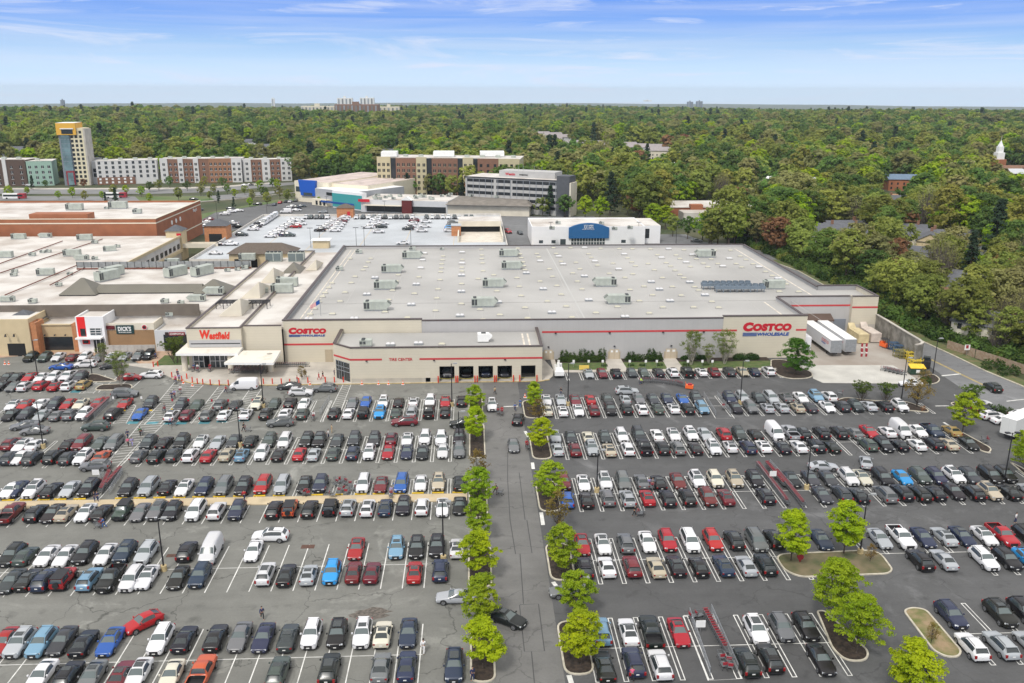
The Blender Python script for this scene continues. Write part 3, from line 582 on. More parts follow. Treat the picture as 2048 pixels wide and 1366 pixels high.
# ---------------------------------------------------------------- rooftop units
def rtu(L=5.6,Wd=2.3,H=2.3,flip=False,hood=True):
    b=MB(); s=-1 if flip else 1
    b.box(-L/2,L/2,-Wd/2,Wd/2,.35,H,0); b.box(-L/2+.1,L/2-.1,-Wd/2+.1,Wd/2-.1,0,.35,2)
    if hood: b.add([(s*L/2,-Wd/2,H),(s*L/2,Wd/2,H),(s*(L/2+.9),Wd/2,H-.8),(s*(L/2+.9),-Wd/2,H-.8),(s*L/2,-Wd/2,H-1.6),(s*L/2,Wd/2,H-1.6)],[(0,3,2,1),(3,4,5,2),(0,4,3),(1,2,5),(0,1,2,3)],0)
    for i in range(2): x=-s*(L/2-.35-i*.72); b.box(x-.3,x+.3,-Wd/2-.015,-Wd/2,.6,H-.25,1)
    for i in range(1,6): x=-L/2+i*L/6; b.box(x-.02,x+.02,-Wd/2-.02,-Wd/2-.002,.4,H-.05,2)
    for k in (-1,1): b.tube((-s*(L/2-.8),k*.5,H),(-s*(L/2-.8),k*.5,H+.12),.42,n=12,mi=1)
    return b.mesh('rooftop_unit',[HVAC,HVACD,GALV])
RT_=[rtu(),rtu(flip=True),rtu(2.6,1.7,1.5,hood=False),rtu(7,2.6,2.9,hood=False)]
def unit(x,y,z,k,lab,grp='rooftop air handlers on the warehouse',rz=0,sc=1.):
    X,Yw=G(x,y,z); o=link('rooftop_air_unit',RT_[k],None,(X,Yw,z),rz,label=lab,cat='air unit',group=grp); o.scale=(sc,sc,sc); return o
rows=['front','second','third','fourth','fifth']
for i,(x,y) in enumerate(((752,620),(770,578),(783,545),(823,517))): unit(x,y,8.71,0,f'grey rooftop air unit with dark grille, {["nearest","second","third","farthest"][i]} of four in the left line')
for i,(x,y) in enumerate(((966,613),(986,574),(1022,538),(1016,513))): unit(x,y,8.71,0,f'grey rooftop air unit with dark grille, {["nearest","second","third","farthest"][i]} of four in the middle line')
for i,(x,y) in enumerate(((1237,607),(1211,572))): unit(x,y,8.71,1,f'grey-green rooftop air unit with intake hood at left, {["nearer","farther"][i]} of two right of the joint')
unit(1412,514,8.71,1,'grey rooftop air unit near the far right corner of the roof'); unit(1547,577,8.71,3,'boxy grey rooftop unit beside the blue-grey condenser bank',sc=.8)
for x,y,l in ((679,541,'small grey unit by the left parapet of the roof'),(718,507,'small grey unit near the far left roof corner'),(825,501,'small grey unit behind the farthest left air unit'),(884,500,'tiny dark roof vent near the far parapet')): unit(x,y,8.71,2,l,sc=.8 if x!=884 else .5)
unit(732,692,6.96,2,'small grey unit on the tyre centre roof near its left corner','units on the tyre centre roof',sc=1.)
X,Yw=G(967,683,6.96); mb=MB(); mb.box(-1.3,1.1,-.9,.9,.2,1.9,0); mb.add([(1.1,-.9,1.9),(1.1,.9,1.9),(1.9,.9,1.3),(1.9,-.9,1.3),(1.1,-.9,.5),(1.1,.9,.5)],[(0,3,2,1),(3,4,5,2),(0,4,3),(1,2,5)],0); mb.box(-.5,.5,-.4,.4,1.9,2.05,1); mb.box(-1.1,.9,-.7,.7,0,.2,2)
mb.obj('rooftop_air_unit',[WHITEP,HVACD,GALV],None,(X,Yw,6.96),label='white air unit on the tyre centre roof near its right end',cat='air unit')
for i,(x,y,l) in enumerate(((781,691,'left'),(837,689,'middle'),(884,690,'right'))):
    X,Yw=G(x,y,6.96); link('roof_skylight',SKM[1 if i<2 else 0],None,(X,Yw,6.96),label=f'double white skylight on the tyre centre roof, {l} one' if i<2 else 'cream skylight under the red sign box on the tyre centre roof',cat='skylight')
# condenser bank
X,Yw=G(1470,585,8.71)
for r_ in range(2):
    e=empty('condenser_bank',(X-1.2+r_*2.6,Yw+4.5-r_*3.6,8.71),label=f'blue-grey condenser with eight round fans, {"front" if r_ else "rear"} one on the warehouse roof',cat='condenser',group='condenser pair on the warehouse roof')
    b=MB(); b.box(-6.6,6.6,-1.1,1.1,.9,1.7,0)
    for i in range(8):
        for yy in (-1,1): b.box(-6.4+i*1.8,-6.25+i*1.8,yy*1.0-.07,yy*1.0+.07,0,.9,0)
    b.obj('casing',mat('blue_grey_steel',(.16,.20,.24),.5,.1,1),e)
    for i in range(8):
        f=MB(); f.tube((-5.8+i*1.66,0,1.7),(-5.8+i*1.66,0,2.15),.74,n=12,mi=0,cap=False); f.tube((-5.8+i*1.66,0,1.70),(-5.8+i*1.66,0,1.86),.70,n=12,mi=1); f.obj('fan',[MT['blue_grey_steel'],HVACD],e)
# ================================================================ CARS (front of each car points to -Y in its own frame)
def carspec(kind):
    # stations: y, half width, underside z, belt z, roof/bonnet z, roof half width
    if kind=='s': L=4.75; st=[(-2.37,.62,.30,.56,.60,.5),(-2.30,.80,.22,.66,.71,.66),(-2.0,.89,.2,.75,.80,.74),(-1.35,.91,.2,.84,.91,.78),(-.88,.915,.2,.91,.98,.78),(-.1,.92,.2,.93,1.40,.58),(.38,.92,.2,.94,1.45,.59),(.46,.92,.2,.94,1.45,.59),(.98,.92,.2,.95,1.41,.57),(1.72,.91,.2,.98,1.06,.70),(2.20,.88,.22,.98,1.03,.70),(2.34,.80,.28,.86,.93,.64),(2.38,.66,.34,.70,.76,.52)]; g=(4,8,9); wh_=(-1.42,1.38)
    elif kind=='h': L=4.5; st=[(-2.22,.60,.3,.58,.62,.5),(-2.15,.80,.22,.68,.74,.66),(-1.85,.88,.2,.78,.84,.74),(-1.25,.90,.2,.88,.96,.78),(-.85,.91,.2,.94,1.01,.78),(-.05,.91,.2,.96,1.46,.58),(.38,.91,.2,.97,1.50,.60),(.46,.91,.2,.97,1.50,.60),(1.15,.91,.2,1.0,1.46,.57),(1.95,.88,.22,1.05,1.14,.60),(2.14,.84,.26,.98,1.06,.60),(2.24,.72,.34,.78,.84,.56)]; g=(4,8,9); wh_=(-1.35,1.33)
    elif kind=='u': L=4.7; st=[(-2.34,.66,.36,.68,.74,.54),(-2.26,.84,.28,.84,.90,.70),(-1.95,.92,.26,.92,.99,.78),(-1.30,.94,.26,.99,1.08,.80),(-.98,.945,.26,1.03,1.12,.80),(-.32,.95,.26,1.05,1.62,.64),(.28,.95,.26,1.06,1.68,.66),(.36,.95,.26,1.06,1.68,.66),(1.15,.95,.26,1.07,1.67,.65),(1.24,.95,.26,1.07,1.67,.65),(1.62,.94,.26,1.10,1.62,.63),(2.17,.92,.28,1.04,1.10,.74),(2.30,.88,.34,.90,1.0,.70),(2.35,.78,.40,.70,.76,.66)]; g=(4,10,11); wh_=(-1.42,1.40)
    elif kind=='v': L=5.1; st=[(-2.54,.66,.32,.66,.72,.54),(-2.46,.86,.24,.82,.88,.72),(-2.2,.94,.22,.90,.98,.78),(-1.72,.96,.22,.98,1.07,.82),(-1.45,.97,.22,1.02,1.12,.82),(-.62,.98,.22,1.04,1.68,.68),(.10,.98,.22,1.05,1.76,.70),(.18,.98,.22,1.05,1.76,.70),(1.15,.98,.22,1.06,1.76,.70),(1.23,.98,.22,1.06,1.76,.70),(2.05,.96,.22,1.08,1.72,.69),(2.43,.94,.26,1.02,1.12,.80),(2.50,.90,.32,.88,.98,.74),(2.55,.82,.38,.70,.76,.70)]; g=(4,10,11); wh_=(-1.58,1.50)
    elif kind=='j': L=4.4; st=[(-2.18,.70,.45,.95,1.02,.62),(-2.10,.78,.42,1.02,1.08,.66),(-.95,.80,.40,1.08,1.14,.70),(-.85,.82,.40,1.10,1.16,.74),(-.50,.83,.40,1.12,1.78,.70),(.20,.83,.40,1.12,1.82,.71),(.28,.83,.40,1.12,1.82,.71),(1.1,.83,.40,1.12,1.82,.71),(1.18,.83,.40,1.12,1.82,.71),(2.0,.83,.40,1.12,1.80,.70),(2.08,.82,.45,1.06,1.14,.74),(2.12,.80,.48,.90,.96,.74)]; g=(3,9,10); wh_=(-1.35,1.28)
    elif kind=='p': L=5.6; st=[(-2.80,.78,.45,.92,.98,.66),(-2.72,.92,.38,1.0,1.08,.78),(-2.4,.97,.36,1.06,1.16,.84),(-1.5,.99,.36,1.10,1.20,.86),(-1.20,.99,.36,1.12,1.22,.84),(-.62,.99,.36,1.14,1.80,.68),(-.02,.99,.36,1.15,1.86,.69),(.06,.99,.36,1.15,1.86,.69),(.72,.99,.36,1.15,1.82,.67),(.92,.99,.36,1.14,1.20,.80),(.98,.99,.36,1.14,1.15,.97),(2.74,.98,.40,1.14,1.15,.96),(2.80,.97,.44,1.08,1.10,.95)]; g=(4,8,9); wh_=(-1.80,1.75)
    else: L=5.6; st=[(-2.80,.80,.36,.80,.88,.62),(-2.70,.94,.28,.98,1.06,.76),(-2.3,.99,.26,1.10,1.24,.84),(-1.95,1.0,.26,1.20,1.36,.86),(-1.25,1.0,.26,1.28,2.15,.74),(-.85,1.0,.26,1.30,2.30,.80),(-.2,1.0,.26,1.32,2.36,.86),(2.5,1.0,.26,1.32,2.36,.86),(2.74,.99,.28,1.30,2.26,.84),(2.79,.96,.34,1.0,1.2,.80)]; g=(3,99,99); wh_=(-1.85,1.70)
    return L,st,g,wh_
GLASSW=mat('windscreen_glass_sky_tone',(.085,.11,.11),.16,spec=1.)  # base colour lightened to stand in for bright sky reflected in the windscreen
def smooth_shell(body,glass):
    "join, merge, round off with one subdivision, split again by material"
    bm=bmesh.new(); mp={}
    for src,mi in ((body,0),(glass,1)):
        for f in src.f:
            vv=[]
            for i in f:
                k=tuple(round(c,4) for c in src.v[i])
                if k not in mp: mp[k]=bm.verts.new(k)
                if mp[k] not in vv: vv.append(mp[k])
            if len(vv)>2:
                try: q=bm.faces.new(vv); q.material_index=mi
                except ValueError: pass
    me=D.meshes.new('t'); bm.to_mesh(me); bm.free(); ob=D.objects.new('t',me); C.objects.link(ob); md=ob.modifiers.new('s','SUBSURF'); md.levels=1; md.render_levels=1
    dg=bpy.context.evaluated_depsgraph_get(); dg.update(); m2=D.meshes.new_from_object(ob.evaluated_get(dg)); out=[MB(),MB()]
    vs=[tuple(v.co) for v in m2.vertices]; idx=[{},{}]
    for p in m2.polygons:
        k=p.material_index; sid=abs(p.normal.x)>.62 or p.center.y>.6; d=idx[k]; o=out[k]; f=[]
        for i in p.vertices:
            if i not in d: d[i]=len(o.v); o.v.append(vs[i])
            f.append(d[i])
        o.f.append(tuple(f)); o.m.append(0 if (k==0 or sid) else 1); o.sm.append(True)
    D.objects.remove(ob); D.meshes.remove(me); D.meshes.remove(m2); return out
def build_car(kind):
    L,st,g,wy=carspec(kind); body=MB(); glass=MB(); van=kind=='t'
    secs=[]
    for (y,w_,zb,bt,rf,rw) in st:
        h=[(w_*.86,zb),(w_,zb+.16),(w_*1.0,(zb+bt)/2+.08),(w_*.955,bt),(rw,rf-.035),(rw*.55,rf-.004),(0,rf)]
        secs.append([(x,y,z) for x,z in h]+[(-x,y,z) for x,z in h[-2::-1]])
    n=13; cowl,ra,rb=g
    pillars={'s':(8,),'h':(8,),'u':(),'v':(),'j':(5,9),'p':(),'t':()}[kind]
    for i in range(len(st)-1):
        for j in range(n-1):
            f=[secs[i][j],secs[i+1][j],secs[i+1][j+1],secs[i][j+1]]
            if kind=='p' and i==10 and 4<=j<=7: continue
            side=j in (3,8); top=4<=j<=7; gl=False
            if van:
                if i==3 and (top or side): gl=True
                if i==2 and side: gl=False
                if i==4 and side: gl=True
            else:
                if i==cowl and top: gl=True            # windscreen
                if i==ra and top: gl=True              # rear window
                if side and cowl<=i<ra and i not in pillars: gl=True
                if kind=='u' and side and i==ra: gl=False
            (glass if gl else body).add(f,[(0,1,2,3)],0,not gl)
    body.add(secs[0],[tuple(range(n))],0,True); body.add(secs[-1],[tuple(range(n))[::-1]],0,True)
    body,glass=smooth_shell(body,glass)
    # windscreen / rear pillars in body colour
    def pil(i,r=.035):
        for s in (1,-1):
            a=secs[i][4 if s>0 else 8]; b=secs[i+1][4 if s>0 else 8]; body.tube(a,b,r,n=5,cap=False)
    pil(cowl)
    if not van: pil(ra)
    # sills, bumpers, grille
    f=st[1]; hw=f[1]
    body.box(-hw*.52,hw*.52,st[0][0]-.012,st[1][0]+.05,f[2]+.14,f[3]-.10,1); body.box(-hw*.62,hw*.62,st[0][0]-.006,st[1][0]+.05,f[2]+.02,f[2]+.11,1)
    r_=st[-2]; body.box(-r_[1]*.8,r_[1]*.8,st[-1][0]-.05,st[-1][0]+.012,r_[2]+.0,r_[2]+.12,1)
    body.box(-.72,.72,-L/2+.25,L/2-.25,.17,.3,1)
    for s in (-1,1):
        for y in wy: # dark arch ring
            ww=.93 if kind in 'sh' else (.955 if kind in 'u' else .98 if kind!='j' else .86)
            vs=[];m=14
            for k in range(m+1):
                t=math.pi*k/m; 
                for rr in (.34,.42): vs.append((s*(ww+.004),y+math.cos(t)*rr,.33+math.sin(t)*rr))
            body.add(vs,[(2*k,2*k+1,2*k+3,2*k+2) for k in range(m)],1)
        # mirror
        c=st[cowl]; zz=c[3]+.08; y=c[0]+.28; x=c[1]*.97
        body.box(min(s*x,s*(x+.17)),max(s*x,s*(x+.17)),y-.08,y+.05,zz,zz+.15,0)
    if kind=='u' or kind=='v':
        for s in (-1,1): body.tube((s*.58,st[6][0]-.35,st[6][4]+.03),(s*.58,st[9][0]+.3,st[9][4]+.03),.022,n=5,mi=1 if kind=='u' else 1)
        if kind=='u': body.box(-.6,.6,st[10][0]-.05,st[10][0]+.16,st[10][4]-.05,st[10][4]+.0,0)
    if kind=='p':
        body.box(-.86,.86,1.0,2.66,.70,.74,1); body.add([(-.9,1.0,.72),(-.9,2.7,.72),(-.9,2.7,1.12),(-.9,1.0,1.12),(.9,1.0,.72),(.9,2.7,.72),(.9,2.7,1.12),(.9,1.0,1.12)],[(0,1,2,3),(5,4,7,6),(4,0,3,7),(1,5,6,2)],1)
        for s in (-1,1): body.box(min(s*.86,s*.98),max(s*.86,s*.98),1.0,2.72,1.10,1.15,0)
        body.box(-.9,.9,2.68,2.76,1.06,1.15,0)
    if kind=='j':
        body.tube((0,2.10,1.05),(0,2.32,1.05),.36,n=14,mi=1); body.box(-.72,.72,-.45,2.0,1.82,1.86,1)
        for s in (-1,1):
            for y in wy: body.box(min(s*.80,s*.98),max(s*.80,s*.98),y-.5,y+.5,.80,.88,1)
        body.box(-.75,.75,-2.32,-2.16,.5,.68,1)
    wr=.345 if kind in 'sh' else (.37 if kind!='p' else .40)
    wx={'s':.84,'h':.83,'u':.865,'v':.885,'j':.86,'p':.90,'t':.90}[kind]
    ty=MB(); ty.tube((-.125,0,0),(.125,0,0),wr,n=16,mi=0,smooth=False)
    rm=MB(); rm.tube((-.138,0,0),(.138,0,0),wr*.66,n=12,mi=0,smooth=False)
    for k in range(5):
        a=2*math.pi*k/5+.3; 
        for s in (-1,1): rm.add([(s*.142,math.cos(a-.22)*wr*.6,math.sin(a-.22)*wr*.6),(s*.142,math.cos(a+.22)*wr*.6,math.sin(a+.22)*wr*.6),(s*.142,0,0)],[(0,1,2)],1)
    wpos=[(s*wx,y,wr) for s in (-1,1) for y in wy]
    parts=[]
    hz=st[1][3]-.02; 
    hl=[];tl=[]
    for s in (-1,1):
        m=MB(); x0=hw*.60;x1=hw*.985; y0=st[1][0]-.02
        m.add([(s*x0,st[0][0]-.0,hz-.12),(s*x1,y0+.02,hz-.10),(s*x1*1.04,y0+.30,hz-.02),(s*x1*1.0,y0+.34,hz+.06),(s*x1*.93,y0+.06,hz+.055),(s*x0,st[0][0]+.07,hz+.02)],[(0,1,4,5),(1,2,3,4),(0,5,4,1)],0,False); hl.append(m)
        m=MB(); q=st[-2]; yy=st[-1][0]; zt=(q[3]-.02) if kind in 'sh' else (q[3]+.10); hh=.16 if kind in 'sh' else .34; w1=q[1]
        if kind=='p': zt=1.05
        if kind in 'jt': zt=1.05;
        m.box(min(s*w1*.74,s*w1*1.0),max(s*w1*.74,s*w1*1.0),yy-.16,yy+.006,zt-hh,zt,0)
        tl.append(m)
    pf=MB(); pf.box(-.16,.16,st[-1][0]+.0,st[-1][0]+.022,.55 if kind in 'sh' else .72,.66 if kind in 'sh' else .84,0)
    pr=MB(); pr.box(-.16,.16,st[0][0]-.03,st[0][0]-.01,.42,.53,0)
    d=dict(L=L,body=body.mesh('car_body',[PAINT,BLACKP]),glass=glass.mesh('car_windows',[GLASS,GLASSW]),tyre=ty.mesh('car_tyre',TYRE),rim=rm.mesh('car_rim',[BLACKP,RIM]) ,
      hl=[m.mesh('headlight',HEADL) for m in hl],tl=[m.mesh('taillight',TAILL) for m in tl],plate=[pf.mesh('plate',PLATE),pr.mesh('plate',PLATE)],wpos=wpos)
    rm2=MB(); rm2.v=rm.v; rm2.f=rm.f; rm2.m=[1-i if False else (1 if i==0 else 0) for i in rm.m]; rm2.sm=rm.sm; d['rim']=rm2.mesh('car_rim',[BLACKP,RIM])
    # one-piece copy for far cars
    one=MB()
    def cat(m,mi,off=(0,0,0)):
        one.add([(p[0]+off[0],p[1]+off[1],p[2]+off[2]) for p in m.v],m.f,0); one.m[-len(m.f):]=[mi if isinstance(mi,int) else mi[k] for k in m.m]
    cat(body,[0,1]); cat(glass,[2,7])
    for w_ in wpos: cat(ty,3,w_); cat(rm,[4,3],w_)
    for m in hl: cat(m,5)
    for m in tl: cat(m,6)
    d['one']=one.mesh('car_far',[PAINT,BLACKP,GLASS,TYRE,RIM,HEADL,TAILL,GLASSW])
    mid=MB(); 
    def catm(m,mi,off=(0,0,0)):
        mid.add(m.v,m.f,0); mid.m[-len(m.f):]=[mi if isinstance(mi,int) else mi[k] for k in m.m]
    catm(body,[0,1]); 
    d['sun']=None
    yr0,yr1,zr,wr_=st[5][0]+.1,st[min(8,len(st)-2)][0]-.25,max(st[6][4],st[7][4]),.42
    sm=MB(); sm.box(-wr_,wr_,yr0+.1,yr0+.75,zr-.06,zr+.006,0); d['sun']=sm.mesh('sunroof',GLASS)
    sm=MB(); sm.box(-wr_-.03,wr_+.03,yr0+.05,yr1+.1,zr-.06,zr+.004,0); d['pano']=sm.mesh('glass_roof',GLASS)
    return d
CARS={k:build_car(k) for k in 'shuvjpt'}
COL={'w':((.66,.66,.67),'white'),'s':((.36,.38,.40),'silver'),'g':((.14,.145,.15),'grey'),'d':((.035,.040,.045),'dark grey'),'k':((.007,.007,.009),'black'),'b':((.02,.10,.38),'blue'),
'n':((.016,.026,.058),'navy blue'),'r':((.36,.010,.016),'red'),'m':((.14,.012,.018),'dark red'),'t':((.40,.35,.26),'beige'),'o':((.48,.09,.03),'orange'),'e':((.055,.075,.065),'dark green'),
'l':((.16,.30,.42),'pale blue'),'c':((.02,.27,.62),'bright blue'),'y':((.36,.25,.09),'golden'),'i':((.56,.53,.43),'cream')}
TY={'s':('sedan','sedan','sedan'),'h':('hatchback','hatchback','hatchback'),'u':('suv','SUV','SUV'),'v':('minivan','minivan','minivan'),'j':('off_road_car','boxy off-roader','off-road car'),'p':('pickup_truck','pickup truck','pickup'),'t':('cargo_van','cargo van','van')}
rc=random.Random(3)
def car(X,Y,code,rz,label,grp='cars parked in the lot',lod=0,z=0.012,extra=None):
    c,t=code[0],code[1]; d=CARS[t]; nm=TY[t]; col=list(COL[c][0]); k=rc.uniform(.85,1.12); col=[min(.85,v*k+rc.uniform(-.004,.004)) for v in col]; col=[max(.006,v) for v in col]
    sc=rc.uniform(.99,1.06) if t not in 'tp' else 1.02; sc3=(rc.uniform(1.02,1.07),sc,rc.uniform(1.0,1.06))
    if lod>=2:
        o=link(nm[0],d['one'],None,(X,Y,z),rz,label=label,cat=nm[2],group=grp); o.color=(*col,1); o.scale=sc3; return o
    e=empty(nm[0],(X,Y,z),rz,label=label,cat=nm[2],group=grp); e.scale=sc3
    b=link('body',d['body'],e); b.color=(*col,1); link('windows',d['glass'],e)
    for w_ in d['wpos']:
        q=link('wheel',d['tyre'],e,w_); link('rim',d['rim'],q)
    for i in range(2): link('headlight',d['hl'][i],e); link('taillight',d['tl'][i],e)
    link('licence_plate',d['plate'][0],e)
    if lod==0: link('licence_plate',d['plate'][1],e)
    if t in 'shu' and rc.random()<.42: link('sunroof',d['sun'] if rc.random()<.6 else d['pano'],e)
    return e
ORD=['','first','second','third','fourth','fifth','sixth','seventh','eighth','ninth','tenth']+[f'{n}th' for n in range(11,21)]+['21st','22nd','23rd','24th','25th','26th','27th','28th','29th','30th']
ROWNAME={'R0':'in the bays by the warehouse lawn'}
def row(zk,Yn,toks,place,side,depth=5.75,lod=0,zz=.012,sl=0.):
    """tokens x+colour+type+f/b; counted from the planted median outwards; place describes the row"""
    L=[]; cur='A'
    for q in toks.split():
        code=q[-3:]
        if q[0].isalpha(): cur=q[0]; q=q[1:]
        L.append((zp(cur,float(q[:-3]),0)[0],code))
    L.sort(key=lambda a:a[0] if side=='right' else -a[0])
    for i,(px,code) in enumerate(L):
        t=code[1]; Lg=CARS[t]['L']; Y=Yn+depth/2+rc.uniform(-.32,.32); Yb=Y-Lg/2
        X=XA(px,Yb,.45); 
        rz=(0 if code[2]=='f' else math.pi)+R(rc.uniform(-1.3,1.3)); X+=sl*(Y-Yb)
        cn=COL[code[0]][1]; tn=TY[t][1]
        car(X,Y,code,rz,f'{cn} {tn}, {ORD[i+1]} from the {"median" if place[0]!="*" else place[1:].split("|")[0]} in the {place if place[0]!="*" else place[1:].split("|")[1]}',f'cars in the parking rows {side} of the drive',lod,zz)
# right-hand lot; rows named from the warehouse outwards
row('@',YR['R0'],'S1664ssf S1825msf S1990kub T400dsf T545esf T720ksb T890wub T1075kpb T1235wsb T1385mub T1570dub T1730tsf U85nsb U260wub','*tyre centre corner|bays along the warehouse lawn','right',5.6,1)
row('@',YR['R1a'],'A90wsf A265ssf A440msf A625rsb A835dsf A1050shb A1215gsf A1390dsf A1560nsf A1750bsf A1915duf B395nuf B550suf B750dsf B905svf B1085gsb B1265wsf B1450luf B1610wub','upper side, first row right','right',5.7,1)
row('@',YR['R1b'],'A100isb A290wsb A480wsf A665mub A870kuf A1065kub A1250wub A1450esb A1640wsb A1810kub A1990luf B475ksf B655guf B855shb B1035ssb B1225thb B1375dsb B1590wsf B1770dub B1935duf C240ssb C430kub C620wuf','lower side, first row right','right',5.75,1)
row('@',YR['R2a'],'A200ssf A390dsf A600isb A805dsf A1010wuf A1220dvf A1440wsb A1645wsf A1855wuf B100ssf B330rub B520duf B715ksb B960wtf B1155spb B1290kub B1520kub B1735kub B1920ghb C250rsf C470whb C645wtf C845whf C1040npf C1260ysb','upper side, second row right','right')
row('@',YR['R2b'],'A225ssb A440mub A645swf'.replace('swf','suf')+' A860tsb A1085wub A1295kpb A1510kub A1695gub A1910ksb B205wuf B405whb B625nub B815wsb B1045ksb B1245wsb B1460kub B1645ksb C235eub C430kuf C615khb C830whb C1040kub C1215tsb C1470ksf','lower side, second row right','right')
row('@',YR['R3a'],'D275muf D495wsf D735wuf D940gvf D1140gsb D1330ksb D1545msf D1755wuf E210iuf E425tuf E650kuf E1060ksf E1270dsf E1465dsf E1690wuf E1840isf F390kvf F600chf F800euf F980nuf F1175wuf F1350duf F1590kvf F1745kuf','upper side, third row right','right')
row('@',YR['R3b'],'D310bub D530ksb D760gub D985suf'.replace('suf','sub')+' D1205rsb D1430kub D1650kub E130muf E330msb E770kub E1400dsf E1615dub E1800ksb F420gvb F600kub F800kub F965khb F1175khf F1390kub F1580tuf F1790ksb F2040ssb','lower side, third row right','right')
row('@',YR['R4a']+.5,'D485rsf D715wsf D970gub D1210wsf D1435ruf D1690wvf E190ruf E425kub E680gvf E870kub E1400nsf F365ssf F620wpf F850nsf F1080ssb F1285nsf F1530wsf F1750rpf F2000kuf','upper side, fourth row right','right')
row('@',YR['R4b'],'D510kub D760wsb D1040mub D1310tsb D1530ksb D1780khb E310nsb E560shb E775kub F815kub F1080ssb F1530wuf F1790kuf F2000chf','lower side, fourth row right','right')
Y5=G(1220,1306-4)[1]
row('@',Y5-.4,'G550lub G785wsb G990kpb G1225rsf G1900wuf H150guf H350kuf','upper side, fifth row right','right')
row('@',Y5-6.0,'G575ksb G830nub G1065wub G1820kub G2020kub H480ksf','lower side, fifth row right','right')
Y6=G(1930,1268)[1]
row('@',Y6,'H1545nuf H1950kuf H2150kuf H2400gsf','*bare soil island|upper side, lower right corner','right'); row('@',Y6-5.8,'H1720wub H1960sub H2210ssb','*bare soil island|lower side, lower right corner','right')
# left-hand lot
row('@',YR['R1a'],'I20wsf I580gsf I735bhf I935wuf I1110ksb I1285wsb I1475wuf I1650rsf I1840kub J350duf J555esf J860gub J1060dsb J1340iuf J1560esf J1770kub','upper side, first row left','left',5.7,1)
row('@',YR['R1b'],'I5eub I370kub I535wsb I705kjb I895cuf I1080esb I1260sub I1460kpb I1650kub J230wub J430mub J690gub J910wsb J1190wsb J1450kub J1700wsb','lower side, first row left','left',5.75,1)
row('@',YR['R2a'],'I50kuf I195kuf I400dsf I600duf I830duf I1025mub I1210wsf I1415wuf I1600wuf I1810kuf J130ksb J350kuf J600wsf J820ssf J1030dsf J1250ksb J1490euf J1690wvf K60mub K200wsf K370wsb K810ksb K970mvf K1210esf K1390gvf K1840duf','upper side, second row left','left')
row('@',YR['R2b'],'I130ssb I355esb I580nub I770wuf I990rsf I1205nsf I1385ksf I1620wsf I1810guf J30kub J245dub J470wub J700rsb J940tsb J1135lhb J1390wuf J1615ksb J1880rsb K50dub K170wsf K330dub K600kub K800dub K990wuf K1230osb K1720ghb','lower side, second row left','left')
row('@',Yp1+.15,'L20ksf L205nuf L700wvf L905msf L1140bvf L1365wsf L1570tuf L1815ksb M160ksb M380wsf M640nuf M890gvf M1150kuf M1400rvf M1650svf N40wsf N120nsf N340wuf N570ksb N810ssf N1060kuf N1570kuf N1830svf','upper side, third row left','left',5.5)
row('@',G(700,1042.5)[1]+.25,'L80kub L320kjb L525sub L750wub L955nsb L1165kuf L1380wub L1615wsf L1815ksf M220kuf M520wvf M800wub M1065nuf M1550kub M1760ojb N20mpb N370kub N580ksf N760tsb N1010wsf N1220ksb N1500ejf N1720gsf N1940guf','lower side, third row left','left',5.5)
row('@',YR['R4a']+.3,'O165wsf O1060rsf O1410luf O1585kuf O1760kuf O1935wsb P30kuf P150ehb P330wsf P490wsf P665kuf P840wsf P1010nuf P1195suf P1550kub P1750wtf','upper side, fourth row left','left')
row('@',YR['R4b'],'O270wub O450ksb O645shb O845cuf O1035msb O1195msb O1565rsb O1790nub P20dsf P165ksb P310nub P480rjb P700lub P870kpf P1065wvf P1200wsf P1470ksf P1660nuf','lower side, fourth row left','left')
YL5=G(700,1312)[1]
row('@',YL5+.1,'O40gsf O245nsf O460dsb O665wuf O890kuf O1110wuf O1285isb O1510nsf P-60rsf P80suf P270luf P450dsf P640ksb P870bsf P1310wuf P1520ksb P1790ksb','upper side, fifth row left','left')
row('@',YL5-5.9,'O370eub O820kub O1270gsb O1495nsb O1910nuf P960msb P1110wsf P1400isf P1650opb P700gsf P500kub P260wsf','lower side, fifth row left','left')
# far-left rows by the shops
YA0=G(90,727)[1]; row('@',YA0,'Q310kuf Q480euf Q640wsf Q820msb Q960wuf Q1130gsf Q1280wsf Q1440ssf Q1600guf Q1730kjf','*leafy tree|bays facing the shops','left',5.6,1)
YA1=G(100,786)[1]; row('@',YA1+5.6,'Q20ksf Q130dsf Q290rsf Q430wsf Q580wuf Q740wpf Q900duf','*triangular bed|upper row nearest the shops','left',5.6,1); row('@',YA1,'Q-60ksf Q100gsf Q240wub Q430rub Q600rsb Q760wub Q940yub','*triangular bed|lower row nearest the shops','left',5.6,1)
YA2=G(110,846)[1]; row('@',YA2+5.7,'Q90wsf Q230rsf Q410wsf Q590dvf Q750rhf Q900isf Q1100rsf Q1430rsf Q1740duf','*hatched walk|upper row beside the slanted corral','left',5.6,1); row('@',YA2,'Q60ksf Q240duf Q430ssf Q620gsb Q780gub Q940wuf Q1290kvb Q1610bsf','*hatched walk|lower row beside the slanted corral','left',5.6,1)
# cars on the move or standing in the lanes: heading = compass of the nose in photo terms
def lane(zk,x,y,code,deg,label,lod=0):
    px,py=zp(zk,x,y) if zk else (x,y); X,Y=G(px,py,.0); car(X,Y,code,R(deg),label,'cars driving in the lanes',lod)
